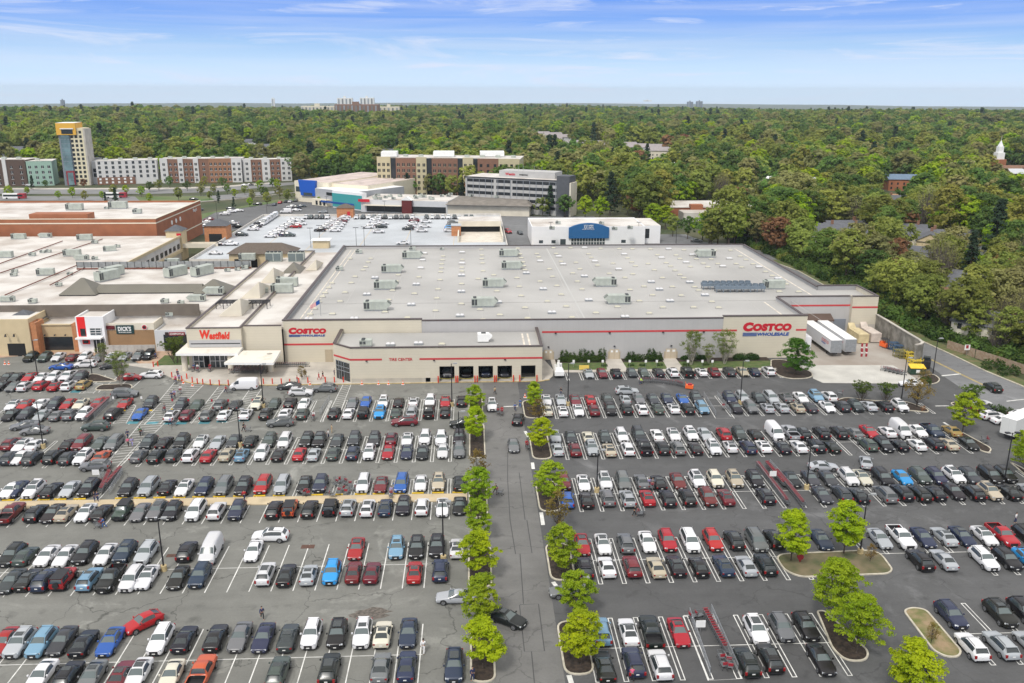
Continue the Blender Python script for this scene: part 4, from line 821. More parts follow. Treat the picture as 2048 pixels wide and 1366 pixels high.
# deg 0 = nose toward camera, -90 = nose to the left, 90 = nose to the right
lane('I',1190,512,'mu',-88,'dark red SUV driving left in the lane under the first left row')
lane('I',1850,535,'ku',-90,'black SUV half hidden by the median tree, heading left')
lane('J',1670,585,'gu',-86,'grey SUV driving left just below the bays by the first left row',1)
lane('J',1780,115,'ds',-90,'dark grey sedan in the lane before the store with someone beside it',1)
lane('J',1935,195,'wu',88,'white SUV driving right before the entrance walk',1)
lane('I',285,130,'gu',-94,'grey SUV heading left in front of the glazed entrance',1)
lane('J',1210,118,'wt',-90,'tall white cargo van standing by the red bollards',1)
lane('A',1045,170,'su',90,'silver SUV driving right below the lawn bays')
lane('K',1230,640,'eu',-88,'dark green-grey SUV crossing the lane beside the slanted corral',1)
lane('K',320,620,'gs',-72,'dark grey sedan, rear one of two turning left in the far-left lane',1); lane('K',450,690,'gs',-84,'dark grey sedan, nearer one of two turning left in the far-left lane',1)
lane('Q',1490,1030,'gv',92,'grey minivan heading right below the left mulch beds',1)
lane('Q',730,705,'bs',-90,'blue sedan moving left in the lane before the shops',1)
lane('Q',1020,680,'wu',-88,'white SUV waiting in the lane before the red and white shop front',1)
lane('Q',1320,690,'ds',-70,'dark sedan behind the sparse tree in the shop lane',1)
lane('Q',1550,830,'rs',92,'red sedan beside the sparse tree on the mulch bed',1)
lane('Q',1800,805,'wu',-92,'long white SUV with open boot beside the first red bollards',1)
lane('K',1225,1145,'gu',-88,'grey-brown SUV driving left below the hatched walk')
lane('M',1545,960,'wu',-92,'white SUV with dark glass roof driving left above the fourth left row')
lane('O',1925,650,'ss',-92,'silver sedan nosing left beside the median tree')
lane(None,1014,1245,'ks',56,'black sedan turning into the drive past the median tree')
lane(None,984,817,'wu',0,'white SUV with black roof coming down the drive')
lane(None,1036,845,'ku',172,'black SUV going up the drive beside the right planting strip')
lane(None,1027,897,'gs',0,'dark sedan with bright headlamps coming down the drive')
lane(None,1138,1190,'gs',-86,'dark blue-grey sedan half under the median tree at the right')
lane('B',1480,1080,'ss',88,'silver sedan driving right above the twin cart lines')
lane('C',140,1030,'ss',160,'silver sedan backing out at the right end of the third row')
lane('C',1665,125,'ku',178,'black SUV with red lamps leaving up the service road')
lane('Z',345,865,'ws',-96,'white sedan behind the orange-leaved tree')
lane('P',1225,870,'rh',-44,'red SUV-like hatchback backing diagonally out of the fifth left row')
for i,(x,y,cd,dg,lb) in enumerate(((1500,310,'ws',100,'white sedan, farthest of the slanted cars behind the right-hand tree'),(1570,395,'ku',100,'black SUV in a slanted bay behind the right-hand tree'),(1660,470,'wu',98,'white SUV with black roof in a slanted bay by the box truck'),(1800,520,'ws',98,'white car mostly hidden behind the box truck'),(2010,450,'ws',100,'white car beyond the box truck roof'))): lane('C',x,y,cd,dg,lb)
# white utility trailer bay
X,Y=G(1120,758)
# ================================================================ OTHER BUILDINGS
BEIGE=mat('beige_stucco',(.58,.47,.29),.85,.05,.4); TAN=mat('tan_stucco',(.50,.38,.22),.85,.05,.4); LIMES=mat('pale_stucco',(.66,.61,.50),.85,.06,.3); BRICK=panel('red_brick',(.33,.125,.06),0,.55,.9,.9,.10,.05); OBRICK=mat('orange_brick',(.46,.20,.09),.9,.14,1.2)
SEAM=panel('brown_seamed_roof',(.155,.145,.115),.55,0,.72,.55,.06,.06); SHING=mat('grey_shingle',(.10,.105,.115),.9,.12,1.5); WOODC=panel('wood_slat_cladding',(.33,.20,.10),0,.30,.72,.75,.10,.04)
WHSTUC=mat('white_stucco',(.78,.78,.78),.8,.02,.5); GREYST=mat('light_grey_stucco',(.56,.57,.58),.8,.03,.5); WIN=mat('window_glass',(.05,.065,.075),.15,spec=.8); WDARK=mat('dark_window',(.02,.024,.028),.2,spec=.7)
DECKM=mat('deck_membrane',(.45,.475,.495),.8,.10,.07,detail=8)
def frame(p0,p1):
    a=Vector(p0);b=Vector(p1); d=b-a; return a,d.length,math.atan2(d.y,d.x)
def bl(name,p0,p1,**tg):
    a,L,rz=frame(p0,p1); e=empty(name,(a.x,a.y,0),rz,**tg); return e,L
def shell(e,L,Dp,h,wall,roof,par=.6,z0=0,x0=0,y0=0,capm=None,nm=''):
    m=MB(); t=.35
    m.box(x0,x0+L,y0,y0+t,z0,h,0); m.box(x0,x0+t,y0+t,y0+Dp-t,z0,h,0); m.box(x0+L-t,x0+L,y0+t,y0+Dp-t,z0,h,0); m.box(x0,x0+L,y0+Dp-t,y0+Dp,z0,h,0); m.obj('wall',wall,e)
    m=MB(); m.box(x0+t,x0+L-t,y0+t,y0+Dp-t,h-par-.4,h-par,0); m.obj('roof',roof,e)
    if capm:
        m=MB(); c=.12
        for q in ((x0-c,x0+L+c,y0-c,y0+t+c),(x0-c,x0+L+c,y0+Dp-t-c,y0+Dp+c),(x0-c,x0+t+c,y0+t+c,y0+Dp-t-c),(x0+L-t-c,x0+L+c,y0+t+c,y0+Dp-t-c)): m.box(*q,h,h+.14,0)
        m.obj('parapet_cap',capm,e)
def bx(e,name,q,m,**k):
    mb=MB(); mb.box(*q,0); return mb.obj(name,m,e,**k)
def windows(e,xs,zs,w_,h_,m=None,y=-.06,fr=None,name='window',dy=.05):
    m=m or WIN; g=MB(); g.box(-w_/2,w_/2,0,dy,0,h_,0)
    if fr: g.box(-w_/2-.1,w_/2+.1,-.03,dy,-.12,0,1); g.box(-.04,.04,-.03,0,0,h_,1)
    me=g.mesh(name,[m,fr] if fr else m); n=0
    for z in zs:
        for x in xs: link(name,me,e,(x,y,z)); n+=1
def rng(a,b,n): return [a+(b-a)*(i+.5)/n for i in range(n)]
def fc(x0p,x1p,Y):  return W(x0p,700,Y)[0],W(x1p,700,Y)[0]
# ---- entrance hall with canopies
YW=189.
x0,x1=W(375,690,YW)[0],W(484,690,YW)[0]; x2=XA0-.03
en,_=bl('mall_entrance_hall',(x0,YW),(x0+1,YW),label='cream entrance hall with white roof, red script sign and two white canopies',cat='building')
HW=W(430,656.5,YW)[1]
shell(en,x1-x0,96,HW,CREAM,ROOFW,.5,capm=CAPM); m=MB(); m.box(x1-x0+.02,x2-x0,1.3,1.7,0,HW+.1,0); m.obj('recessed_wall',CREAM,en)
m=MB(); m.box(x1-x0+.02,x2-x0,1.7,96,HW-1.0,HW-.55,0); m.obj('side_roof',ROOFW,en); m=MB(); m.box(x1-x0+.02,x2-x0,1.2,1.8,HW+.1,HW+.24,0); m.obj('side_parapet_cap',CAPM,en)
def enx(px,Y=YW): return W(px,700,Y)[0]-x0
REDW=mat('orange_red_sign',(.68,.035,.015),.6)
sg=sign_text('W',W(400,679.5,YW)[0],W(421.5,679.5,YW)[0],W(410,677.5,YW)[1],W(410,660,YW)[1],YW-.02,REDW,en,'red_letter_w',.05,.1); sg.location=(-x0,-YW,0)
sg=sign_text('estfield',W(419,679,YW)[0],W(460.5,679,YW)[0],W(440,678.5,YW)[1],W(440,663.5,YW)[1],YW-.02,REDW,en,'red_lettering',.045,.18); sg.location=(-x0,-YW,0)
GREYC=mat('grey_band_panel',(.42,.42,.42),.6,.03,1)
zc=4.6; zb1=W(430,680,YW)[1]; zb0=W(430,694,YW)[1]
bx(en,'grey_band',(enx(380),enx(484),-.12,-.004,zb0,zb1),GREYC); bx(en,'band_recess',(enx(383),enx(482),-.15,-.125,(zb0+zb1)/2-.1,(zb0+zb1)/2+.12),WDARK)
def canopy(pa,pb,pc,pd,z,nm):
    "front-left, front-right, back-right, back-left pixels of the top surface"
    q=[G(*p,z) for p in (pa,pb,pc,pd)]; m=MB(); P=[(a-x0,b-YW) for a,b in q]
    m.prism(P,z-.55,z,0,True,True,1); return m.obj(nm,[mat('canopy_roof_white',(.72,.68,.60),.8,.10,.35,col2=(.55,.49,.38),lo=.55,hi=.8),WHITEP],en),P
c1,P1=canopy((351,706.7),(475,706.7),(486,693.5),(377,683),4.7,'canopy'); c2,P2=canopy((448,725),(547,725),(562,700.5),(487,701),4.2,'canopy')
pm=MB(); pm.tube((0,0,0),(0,0,4.1),.62,n=14,mi=0); pm=pm.mesh('pillar',LIMES)
for px,py in ((371,745),(463,748),(542,747),(477,738)): X,Y=G(px,py-3); link('pillar',pm,en,(X-x0,Y-YW,.1))
bx(en,'entrance_wall',(enx(383),enx(462),-.08,-.01,.15,4.4),GREYC)
gl=MB(); gl.box(0,2.2,-.16,-.09,.15,3.0,0); gl.box(-.08,2.28,-.18,-.10,3.0,3.15,1); gl.box(-.08,2.28,-.18,-.10,1.55,1.67,1); 
for t in (-.08,1.06,2.14): gl.box(t,t+.12,-.19,-.10,.15,3.0,1)
gm=gl.mesh('glazed_door',[WIN,WHITEP])
for px in (386,419,438): link('glazed_door',gm,en,(enx(px),0,0))
bx(en,'doorway',(enx(401),enx(417),-.12,-.085,.15,3.3),DARKIN)
# triangular roof screens and duct boxes on the white roof
def fin(xa,ya,xb,yb,z0,h):
    m=MB(); m.add([(xa,ya,z0),(xb,ya,z0),(xb,yb,z0),(xa,yb,z0),(xb,yb,z0+h),(xa,yb,z0+h)],[(0,1,4,5),(0,5,3),(1,2,4),(3,5,4,2)],0); return m
RW=HW-.48
for i,(pl,pr,pt) in enumerate((((436,633),(483,633),(490,597)),((481,597),(520,597),(523,567)),((520,566),(551,564),(555,535)),((611,541),(636,538),(660,505)))):
    a=G(*pl,RW); b=G(*pr,RW); t=G(*pt,RW+3)
    m=MB(); hgt=4.3 if i<3 else 3.2
    xa=a[0]; xb=b[0]; ya=a[1]; yb=ya+ (14 if i<3 else 12)
    # wedge: a wall facing the lot rising to the right, sloping back
    m.add([(xa-x0,ya-YW,RW),(xb-x0,ya-YW,RW),(xb-x0,ya-YW,RW+hgt),(xa-x0-.0,yb-YW,RW),(xb-x0,yb-YW,RW)],[(0,1,2),(1,4,2),(0,2,3),(2,4,3)],0)
    m.obj('roof_screen',[LIMES],en)
for px,py,k in ((430,588,1),(565,585,3),(575,572,3),(528,585,2),(560,562,2)): unit(px,py,RW,k,f'grey duct unit on the white entrance roof, at the {"left edge" if k==1 else "parapet side" if k==3 else "middle"}','units on the white entrance roof',sc=.8)
fr=MB()
for i in range(4): fr.box(0,5.4,i*1.1,i*1.1+.18,1.3,1.5,0)
for x in (0,1.7,3.4,5.1): fr.box(x,x+.2,0,3.5,1.3,1.45,0); fr.box(x,x+.15,0,.15,0,1.3,0); fr.box(x,x+.15,3.3,3.5,0,1.3,0)
for px,py in ((432,618),(491,618)): X,Y=G(px,py,RW); fr.obj('roof_pipe_rack',DARKM,None,(X,Y,RW),label='dark steel rack '+('left' if px<450 else 'right')+' of the pale triangular screen on the white roof',cat='rack')
# ---- shops
YS=202.6
def shop(a,b,topy,Y,wall,label,name='shop',dep=None,roof=ROOFW,capm=None):
    xa,xb=W(a,690,Y)[0],W(b,690,Y)[0]; h=W((a+b)/2,topy,Y)[1]; e=empty(name,(xa,Y,0),0,label=label,cat='shop'); shell(e,xb-xa,(dep or 10),h,wall,roof,.4,capm=capm); return e,xa,xb,h
def fw(px,Y,xa): return W(px,690,Y)[0]-xa
YB1=199.5
e,xa,xb,h=shop(-60,63,639,YB1,BEIGE,'tall beige shop block with a dark square entrance arch at the far left')
f=lambda px:fw(px,YB1,xa); zt=W(30,687,YB1)[1]; bx(e,'entrance_arch',(f(15),f(50),-.05,.02,0,zt),DARKIN)
for px in (18,35): m=MB(); m.tube((f(px),-.1,zt+2.3),(f(px),-.9,zt+2.5),.06); m.tube((f(px),-.9,zt+2.5),(f(px),-.95,zt+1.9),.1,.3); m.obj('gooseneck_lamp',DARKM,e)
e,xa,xb,h=shop(63,77,646,YB1+.4,OBRICK,'orange brick pier between the beige block and the tan shop','brick_pier',4)
e,xa,xb,h=shop(77,148,650,YS,TAN,'tan shop with a wide row of black windows'); f=lambda px:fw(px,YS,xa); z0=W(110,702,YS)[1]; z1=W(110,672,YS)[1]
bx(e,'black_glazing',(f(90),f(147),-.06,-.004,.5,z1-.2),WDARK); m=MB(); m.box(0,xb-xa,-.3,.2,h,h+.25,0); m.obj('cornice',BEIGE,e)
for px in (95,115,136): m=MB(); m.tube((f(px),-.05,z1+.4),(f(px),-.7,z1+.6),.05); m.tube((f(px),-.7,z1+.6),(f(px),-.75,z1+.2),.08,.24); m.obj('gooseneck_lamp',DARKM,e)
e,xa,xb,h=shop(148,157,648,YS-.3,OBRICK,'narrow orange brick pier left of the white and red entrance','brick_pier',4)
e,xa,xb,h=shop(157,213,633.5,YS-1.2,WHSTUC,'white stucco entrance block with a tall red stripe and glazed doors'); f=lambda px:fw(px,YS-1.2,xa)
z=lambda py:W(185,py,YS-1.2)[1]
bx(e,'red_stripe',(f(160),f(176),-.06,-.004,z(690)+1.7,h),mat('bright_red_panel',(.75,.02,.02),.5)); bx(e,'dark_window',(f(165),f(175),-.12,-.065,z(672),z(657)),WDARK)
bx(e,'red_frame',(f(166),f(181),-.06,-.004,z(688),z(679)),MT['bright_red_panel']); bx(e,'dark_window',(f(168),f(178),-.1,-.065,z(686.5),z(680.5)),WDARK)
m=MB(); m.box(f(184),f(207),-.08,-.004,z(670.5),z(656),0)
for q in (656,660.5,665.5,670.5): m.box(f(184),f(207),-.12,-.082,z(q)-.06,z(q)+.06,1)
for q in (184,195,206): m.box(f(q)-.05,f(q)+.05,-.12,-.085,z(670.5),z(656),1)
m.obj('upper_window',[WIN,WHITEP],e); bx(e,'entrance_canopy',(f(158),f(209),-1.6,-.004,z(675.5),z(673)),WHITEP)
m=MB(); m.box(f(188),f(211),-.08,-.004,0,z(678),0)
for q in (188,194,202,210): m.box(f(q)-.06,f(q)+.06,-.12,-.085,0,z(678),1)
m.obj('glazed_doors',[WDARK,WHITEP],e)
e,xa,xb,h=shop(213,312,646.5,YS,LIMES,'shop with wood-slat lower wall and dark green store sign'); f=lambda px:fw(px,YS,xa); z=lambda py:W(260,py,YS)[1]
bx(e,'wood_cladding',(f(213.5),f(311),-.08,-.004,0,z(660)),WOODC); SG=mat('dark_green_sign',(.012,.045,.045),.5)
def board(a,b,t,bt,m,Y,d=.18,off=.09): 
    return bx(e,'sign_board',(fw(a,Y,xa),fw(b,Y,xa),-off-d,-off,W((a+b)/2,bt,Y)[1],W((a+b)/2,t,Y)[1]),m)
board(237,272,650,667,SG,YS)
def stx(s,a,b,t,bt,Y,m,nm='lettering',bold=.02,sh=0,off=.28):
    o=sign_text(s,W(a,690,Y)[0],W(b,690,Y)[0],W((a+b)/2,bt,Y)[1],W((a+b)/2,t,Y)[1],Y-off,m,e,nm,bold,sh); o.location=(-xa,-Y,0); return o
stx("DICK'S",241,267,652.5,661.5,YS,WHITEP,'white_lettering',.04); stx('SPORTING GOODS',242,267,663,665,YS,WHITEP,'small_lettering',.02)
board(217.5,234,651,658.5,mat('maroon_sign',(.12,.01,.015),.5),YS); stx('GRILL',219.5,232,653,656.5,YS,REDSIGN,'red_lettering') if False else None
m=MB(); c=((f(288)+f(299))/2,(z(649.5)+z(659))/2); r_=(f(299)-f(288))/2
for rr,mi,o in ((r_,0,.2),(r_*.84,1,.24),(r_*.5,2,.28)): m.tube((c[0],-.085,c[1]),(c[0],-o,c[1]),rr,n=20,mi=mi,smooth=False)
m.obj('round_sign',[WHITEP,REDSIGN,BLACKP],e)
e,xa,xb,h=shop(312,376,660.5,YS-.6,GREYST,'pale grey shop with a dark red restaurant sign beside the leafy tree'); YC=YS-.6
bx(e,'dark_glazing',(fw(329,YC,xa),fw(376,YC,xa)-.1,-.06,-.004,.2,W(350,669,YC)[1]),WDARK)
board(332.5,339.5,653.8,660.2,BLACKP,YC) if False else None
DRED=mat('dark_red_sign',(.25,.02,.03),.5); zz0,zz1=h-1.25,h-.45
bx(e,'sign_icon',(fw(333,YC,xa),fw(339.5,YC,xa),-.2,-.01,zz0,zz1),mat('dark_brown_sign',(.04,.02,.015),.5)); bx(e,'sign_board',(fw(341,YC,xa),fw(372,YC,xa),-.2,-.01,zz0,zz1),DRED)
o=sign_text('CHIPOTLE',W(342.5,690,YC)[0],W(370.5,690,YC)[0],zz0+.18,zz1-.18,YC-.21,WHITEP,e,'white_lettering',.02); o.location=(-xa,-YC,0)
m=MB()
for X_ in np.arange(G(226,702)[0],G(312,702)[0],1.6): m.box(X_,X_+1.55,199.6,199.7,.14,2.4,0)
m.obj('screen_fence',mat('pale_grey_board',(.45,.42,.38),.8,.1,1),label='pale grey service screen fence before the wood-slat shop',cat='fence')
# ---- mall roofs behind the shops
e=empty('mall_building',(-175,212.5,0),0,label='sprawling cream mall with flat white roofs behind the shops',cat='building')
ZR=8.2
def mb_(x0,x1,y0,y1,z0,z1,mi,nm,m): b=MB(); b.box(x0+175,x1+175,y0-212.5,y1-212.5,z0,z1,mi); return b.obj(nm,m,e)
mb_(-215,-63.1,212.7,262,0,ZR,0,'main_roof_block',ROOFW); mb_(-215,-105.2,262.02,322,0,ZR+.05,0,'rear_roof_block',ROOFW); mb_(-215,-140,222,247,ZR,ZR+2.2,0,'raised_roof_block',LIMES); mb_(-215.01,-139.9,221.9,247.1,ZR+2.2,ZR+2.35,0,'raised_roof',ROOFW)
mb_(-175,-150,262.03,275,ZR+.02,ZR+.35,0,'grey_roof_area',mat('grey_roof_patch',(.42,.44,.47),.8,.1,.3))
mb_(-215,-66,208.2,208.6,ZR-1,10.0,0,'brown_screen_wall',mat('brown_screen',(.15,.125,.10),.7,.1,.4)); mb_(-215,-63.1,208.7,212.68,0,ZR-.1,0,'front_roof_strip',ROOFW); mb_(-215,-175,300,322,ZR,ZR+5,0,'tall_gable_block',LIMES)
m=MB(); m.box(-105.2+175,-104.8+175,262-212.5,322-212.5,ZR,ZR+.9,0); m.box(-105.19+175,-104.4+175,263-212.5,321-212.5,3.2,4.2,0); m.obj('alley_wall_band',BEIGE,e)
g=MB(); g.box(0,.08,0,2.4,0,1.7,0); gme=g.mesh('window',WDARK)
for i in range(12): link('window',gme,e,(-105.17+175,266+i*4.4-212.5,4.6))
# roof pipes, screens
m=MB()
for a,b in (((0,527),(125,482)),((0,546),(205,478)),((10,590),(155,530)),((100,570),(170,535))):
    p=G(*a,ZR+.4);q=G(*b,ZR+.4); m.tube((p[0]+175,p[1]-212.5,ZR+.4),(q[0]+175,q[1]-212.5,ZR+.4),.16,n=5,mi=0)
m.obj('rust_roof_pipes',mat('rusty_pipe',(.16,.05,.03),.8,.2,1),e)
e2=empty('roof_screen_fence',(-117,260.5,ZR),0,label='long grey louvred screen standing across the white mall roof',cat='screen'); m=MB(); m.box(0,51,0,.15,.6,2.3,0); m.obj('louvre_panel',mat('grey_louvre',(.24,.25,.25),.6,.15,.8),e2)
m=MB()
for i in range(25): m.box(i*2.1,i*2.1+.12,-.08,-.004,0,2.35,0)
m.obj('post',DARKM,e2); bx(e2,'base_beam',(0,51,-.3,-.1,.1,.5),MT['rusty_pipe'])
# hip roofs of the mall
e2=empty('hipped_mall_roof',(-107,225.5,ZR),0,label='brown seamed hipped roof with a pyramid at each end and a low ridge between',cat='roof')
m=MB(); m.hip(0,9.5,0,9,.3,3.9,4.4,4.4,0); m.box(.2,9.3,.2,8.8,0,.3,1); m.obj('left_pyramid',[SEAM,WDARK],e2)
m=MB(); m.hip(8.2,36,2.2,7.6,.3,2.0,.5,2.5,0); m.box(8.6,35.5,2.3,7.4,0,.3,1); m.obj('ridge',[SEAM,WDARK],e2)
m=MB(); m.hip(34.,43.,.6,9.2,.3,3.2,4.2,4.1,0); m.box(34.2,42.8,.8,9.,0,.3,1); m.obj('right_pyramid',[SEAM,WDARK],e2)
X,Y=G(563,547,RW); m=MB(); m.hip(0,5.4,0,9,0,2.4,2.6,4,0); m.obj('skylight_pyramid',SEAM,None,(X,Y,RW),label='small brown seamed pyramid roof on the white roof near the chillers',cat='roof')
X,Y=G(36,637,7.9); m=MB(); m.hip(-1,8,0,7,0,2.2,4.4,3.4,0); m.obj('grey_hip_roof',SHING,None,(-110,202.9,7.2),label='grey hipped roof behind the brick pier at the left',cat='roof')
# rooftop plant on the mall
ru=random.Random(5)
for i,(px,py,k,rz) in enumerate([(225,552,3,60),(352,552,3,60),(405,550,3,60),(215,560,3,60),(38,478,3,0),(92,475,1,0),(170,480,3,5),(190,487,2,0),(10,515,3,0),(65,512,2,0),(85,506,2,0),(97,505,2,0),(145,512,3,0),(165,520,1,0),(190,520,2,20),(220,502,3,20),(235,495,2,0),(30,545,2,0),(28,552,2,0),(92,550,3,10),(140,550,2,0),(16,603,1,0),(118,572,2,0),(66,606,2,0),(395,602,1,0),(362,608,2,0),(330,606,2,0),(262,632,2,0),(340,632,2,0),(150,632,2,0),(475,541,2,0),(490,538,2,0),(455,543,2,0),(345,528,3,0),(370,530,2,0),(495,520,3,0),(265,531,2,0),(300,533,2,0)]):
    z_=ZR+.05 if py<625 else 7.0
    if py in (530,531,533,528): z_=ZR+.05
    unit(px,py,z_,k,f'grey plant unit on the pale mall roof, {["left side","centre","right side"][min(2,int(px//170))]}, {"rear" if py<520 else "middle" if py<580 else "front"} part, unit near mark {i}'.replace(f', unit near mark {i}',''),'plant units scattered over the mall roof',R(rz),ru.uniform(.55,.75) if i>3 else .95)
for i,px in enumerate((549,594)):
    X,Y=G(px,525,ZR); e2=empty('chiller',(X,Y,ZR),0,label=f'tall grey-green chiller with dark fans on top, {["left","right"][i]} one of two before the stair block',cat='chiller',group='two chillers on the mall roof')
    m=MB(); m.box(-2.4,2.4,-1.3,1.3,.5,3.2,0); 
    for q in range(2): m.box(-2.3+q*2.4,-.15+q*2.4,-1.34,-1.3,.7,3.0,1)
    m.obj('casing',[HVAC,mat('coil_grey',(.13,.16,.16),.6,.1,3)],e2)
    for q in range(4): m=MB(); m.tube((-1.8+q*1.2,0,3.2),(-1.8+q*1.2,0,3.6),.5,n=10,mi=0); m.obj('fan',HVACD,e2)
# ---- brick department store
e,L=bl('brick_department_store',(-215,325),(-115.5,325),label='large red brick department store with a white roof and cream bands',cat='building')
shell(e,L,55,14,BRICK,ROOFW,.7); CR=mat('cream_band',(.72,.66,.52),.7,.04,1)
bx(e,'cream_band',(0,L+.05,-.06,-.004,12.3,12.7),CR); bx(e,'cream_band',(L+.004,L+.08,0,55,12.3,12.7),CR); bx(e,'cream_cap',(L-.45,L+.15,-.1,55.1,14,14.2),CR); bx(e,'cream_cap',(0,L-.46,-.1,.4,14,14.2),CR); bx(e,'cream_band',(L+.004,L+.08,4,55,4.3,4.7),CR)
bx(e,'plant_room',(L-46,L-25,2,8,13.3,15.6),BRICK)
bx(e,'plant_room',(L-99,L-66,2,8,13.3,15.2),BRICK)
for yy in (17,22,27): m=MB(); m.tube((L+.01,yy,10.2),(L+.12,yy,10.2),.9,n=16,mi=0); m.obj('round_emblem',WHITEP,e)
me=text_mesh("Macy's",1.9,WHITEP,.05,.01)
o=link('wall_lettering',me,e,(L+.03,44,10.6)); o.rotation_euler=(R(90),0,R(90))
m=MB(); m.box(L+.02,L+.5,18,26,0,6.8,0); m.box(L+.51,L+.56,19,25,0,6.0,1)
for q in range(4): m.box(L+.57,L+.62,19+q*2,19.12+q*2,0,6,0)
m.obj('store_entrance',[LIMES,WIN],e)
for px,py,k,s in ((150,420,3,.9),(237,417,3,1.),(275,427,2,1.2),(213,418,2,.6)): unit(px,py,13.3,k,f'plant unit on the white roof of the brick department store, {["left","middle","right","small red"][(0,2,1,3)[[150,237,275,213].index(px)]]}','plant on the department store roof',sc=s)
for i,(xx,yy,z_) in enumerate(((88,-34,8.2),)): 
    pass
# gatehouse end of the mall wing and footbridge
e=empty('mall_wing_tower',(-110,318,0),0,label='cream end tower of the mall wing with red sign and grey hipped cap',cat='tower'); m=MB(); m.box(0,5.5,0,6,0,10.6,0); m.obj('wall',BEIGE,e); m=MB(); m.hip(-.5,6,-.5,6.5,10.6,12.4,2.8,3,0); m.obj('roof',SHING,e); bx(e,'red_sign',(3.8,5.4,-.1,-.01,9.0,9.8),REDSIGN)
e=empty('footbridge',(-105,318.5,0),0,label='cream covered footbridge from the mall wing to the parking deck',cat='bridge'); bx(e,'deck',(0,13,0,3.5,4.4,5.0),LIMES); bx(e,'side_wall',(0,13,0,.3,5.0,6.0),LIMES); bx(e,'side_wall',(0,13,3.2,3.5,5.0,6.0),LIMES); bx(e,'pier',(8,8.9,.5,3,0,4.4),LIMES)
# ---- parking deck
e=empty('parking_deck',(-93,289,0),0,label='wide white-topped parking deck full of cars behind the warehouse',cat='parking deck')
bx(e,'deck_slab',(0,105.5,0,107,4.2,5.0),DECKM)
for q,n in (((-.3,0,0,107),'side_wall'),((0,105.5,107,107.4),'rear_wall'),((105.5,105.8,0,107),'side_wall'),((0,105.5,-.35,-.02),'front_wall')):
    bx(e,n,(*q,0,5.9),mat('deck_parapet_concrete',(.58,.55,.50),.85,.12,.5))
m=MB()
for xx in (18,34,52,68,86): m.box(xx,xx+.2,8,98,5.0,5.012,0)
for i in range(44): m.box(3+i*2.3,3.12+i*2.3,100.5,105.5,5.0,5.012,0)
m.obj('bay_lines',mat('ochre_bay_line',(.55,.45,.30),.8,.1,1),e)
# stair blocks on the deck
e2=empty('stair_block',(-76.6,276,0),0,label='wide cream stair block with arched dark openings and a brown hipped roof',cat='stair block'); bx(e2,'wall',(0,20,0,9,0,9.9),BEIGE); m=MB(); m.hip(-.7,20.7,-.7,9.7,9.9,12.6,5,5,0); m.obj('roof',mat('brown_shingle',(.12,.095,.075),.85,.12,2),e2)
for xx in (1.6,6.8,12): bx(e2,'arched_opening',(xx,xx+1.9,-.05,-.004,5.2,8.2),DARKIN)
e2=empty('brick_stair_tower',(-100.8,333,0),0,label='orange brick stair tower with arch and grey hipped roof at the deck edge',cat='tower'); bx(e2,'wall',(0,8.2,0,7,0,10.2),OBRICK); m=MB(); m.hip(-.6,8.8,-.6,7.6,10.2,12.3,4.0,3.6,0); m.obj('roof',SHING,e2); bx(e2,'arch_opening',(1.6,6.4,-.06,-.004,0,7.2),WDARK)
X,Y=G(672,437,5); e2=empty('brick_stair_tower',(X,Y+3,5),0,label='orange brick stair hut with dark hipped roof on the rear edge of the deck',cat='tower'); bx(e2,'wall',(0,7.2,0,5,0,4.2),OBRICK); m=MB(); m.hip(-.4,7.6,-.4,5.4,4.2,5.8,3.4,2.5,0); m.obj('roof',MT['brown_shingle'],e2); bx(e2,'red_sign',(4.6,5.8,-.1,-.01,.7,2.6),REDSIGN)
X,Y=G(903,472,5); e2=empty('brick_lift_block',(X,Y,5),0,label='plain orange brick lift block beside the ramp head on the deck',cat='tower'); bx(e2,'wall',(0,3.6,0,5,0,3.9),OBRICK); bx(e2,'roof',(-.2,3.8,-.2,5.2,3.9,4.15),DECKM)
X,Y=G(626,497,5); e2=empty('lift_hut',(X,Y,5),0,label='small cream lift hut with flat white roof on the deck',cat='hut'); bx(e2,'wall',(0,5.6,0,4,0,2.8),BEIGE); bx(e2,'roof',(-.6,6.2,-.6,4.6,2.8,3.05),WHITEP)
e2=empty('ramp_house',(-5.5,338,5),0,label='cream ramp house with a dark opening above the white ramp on the deck',cat='ramp house'); bx(e2,'side_wall',(0,.5,-14,24,0,2.4),LIMES); bx(e2,'side_wall',(16.6,17.1,-14,24,0,2.4),LIMES); bx(e2,'roof',(0,17.1,10,24,3.6,4.4),ROOFW); bx(e2,'header',(0,17.1,9.6,10,2.4,4.45),LIMES); bx(e2,'dark_opening',(.5,16.6,11,11.2,.02,3.6),DARKIN); bx(e2,'ramp_surface',(.5,16.6,-14,10.9,.02,.05),mat('ramp_surface',(.62,.57,.49),.85,.1,.3))
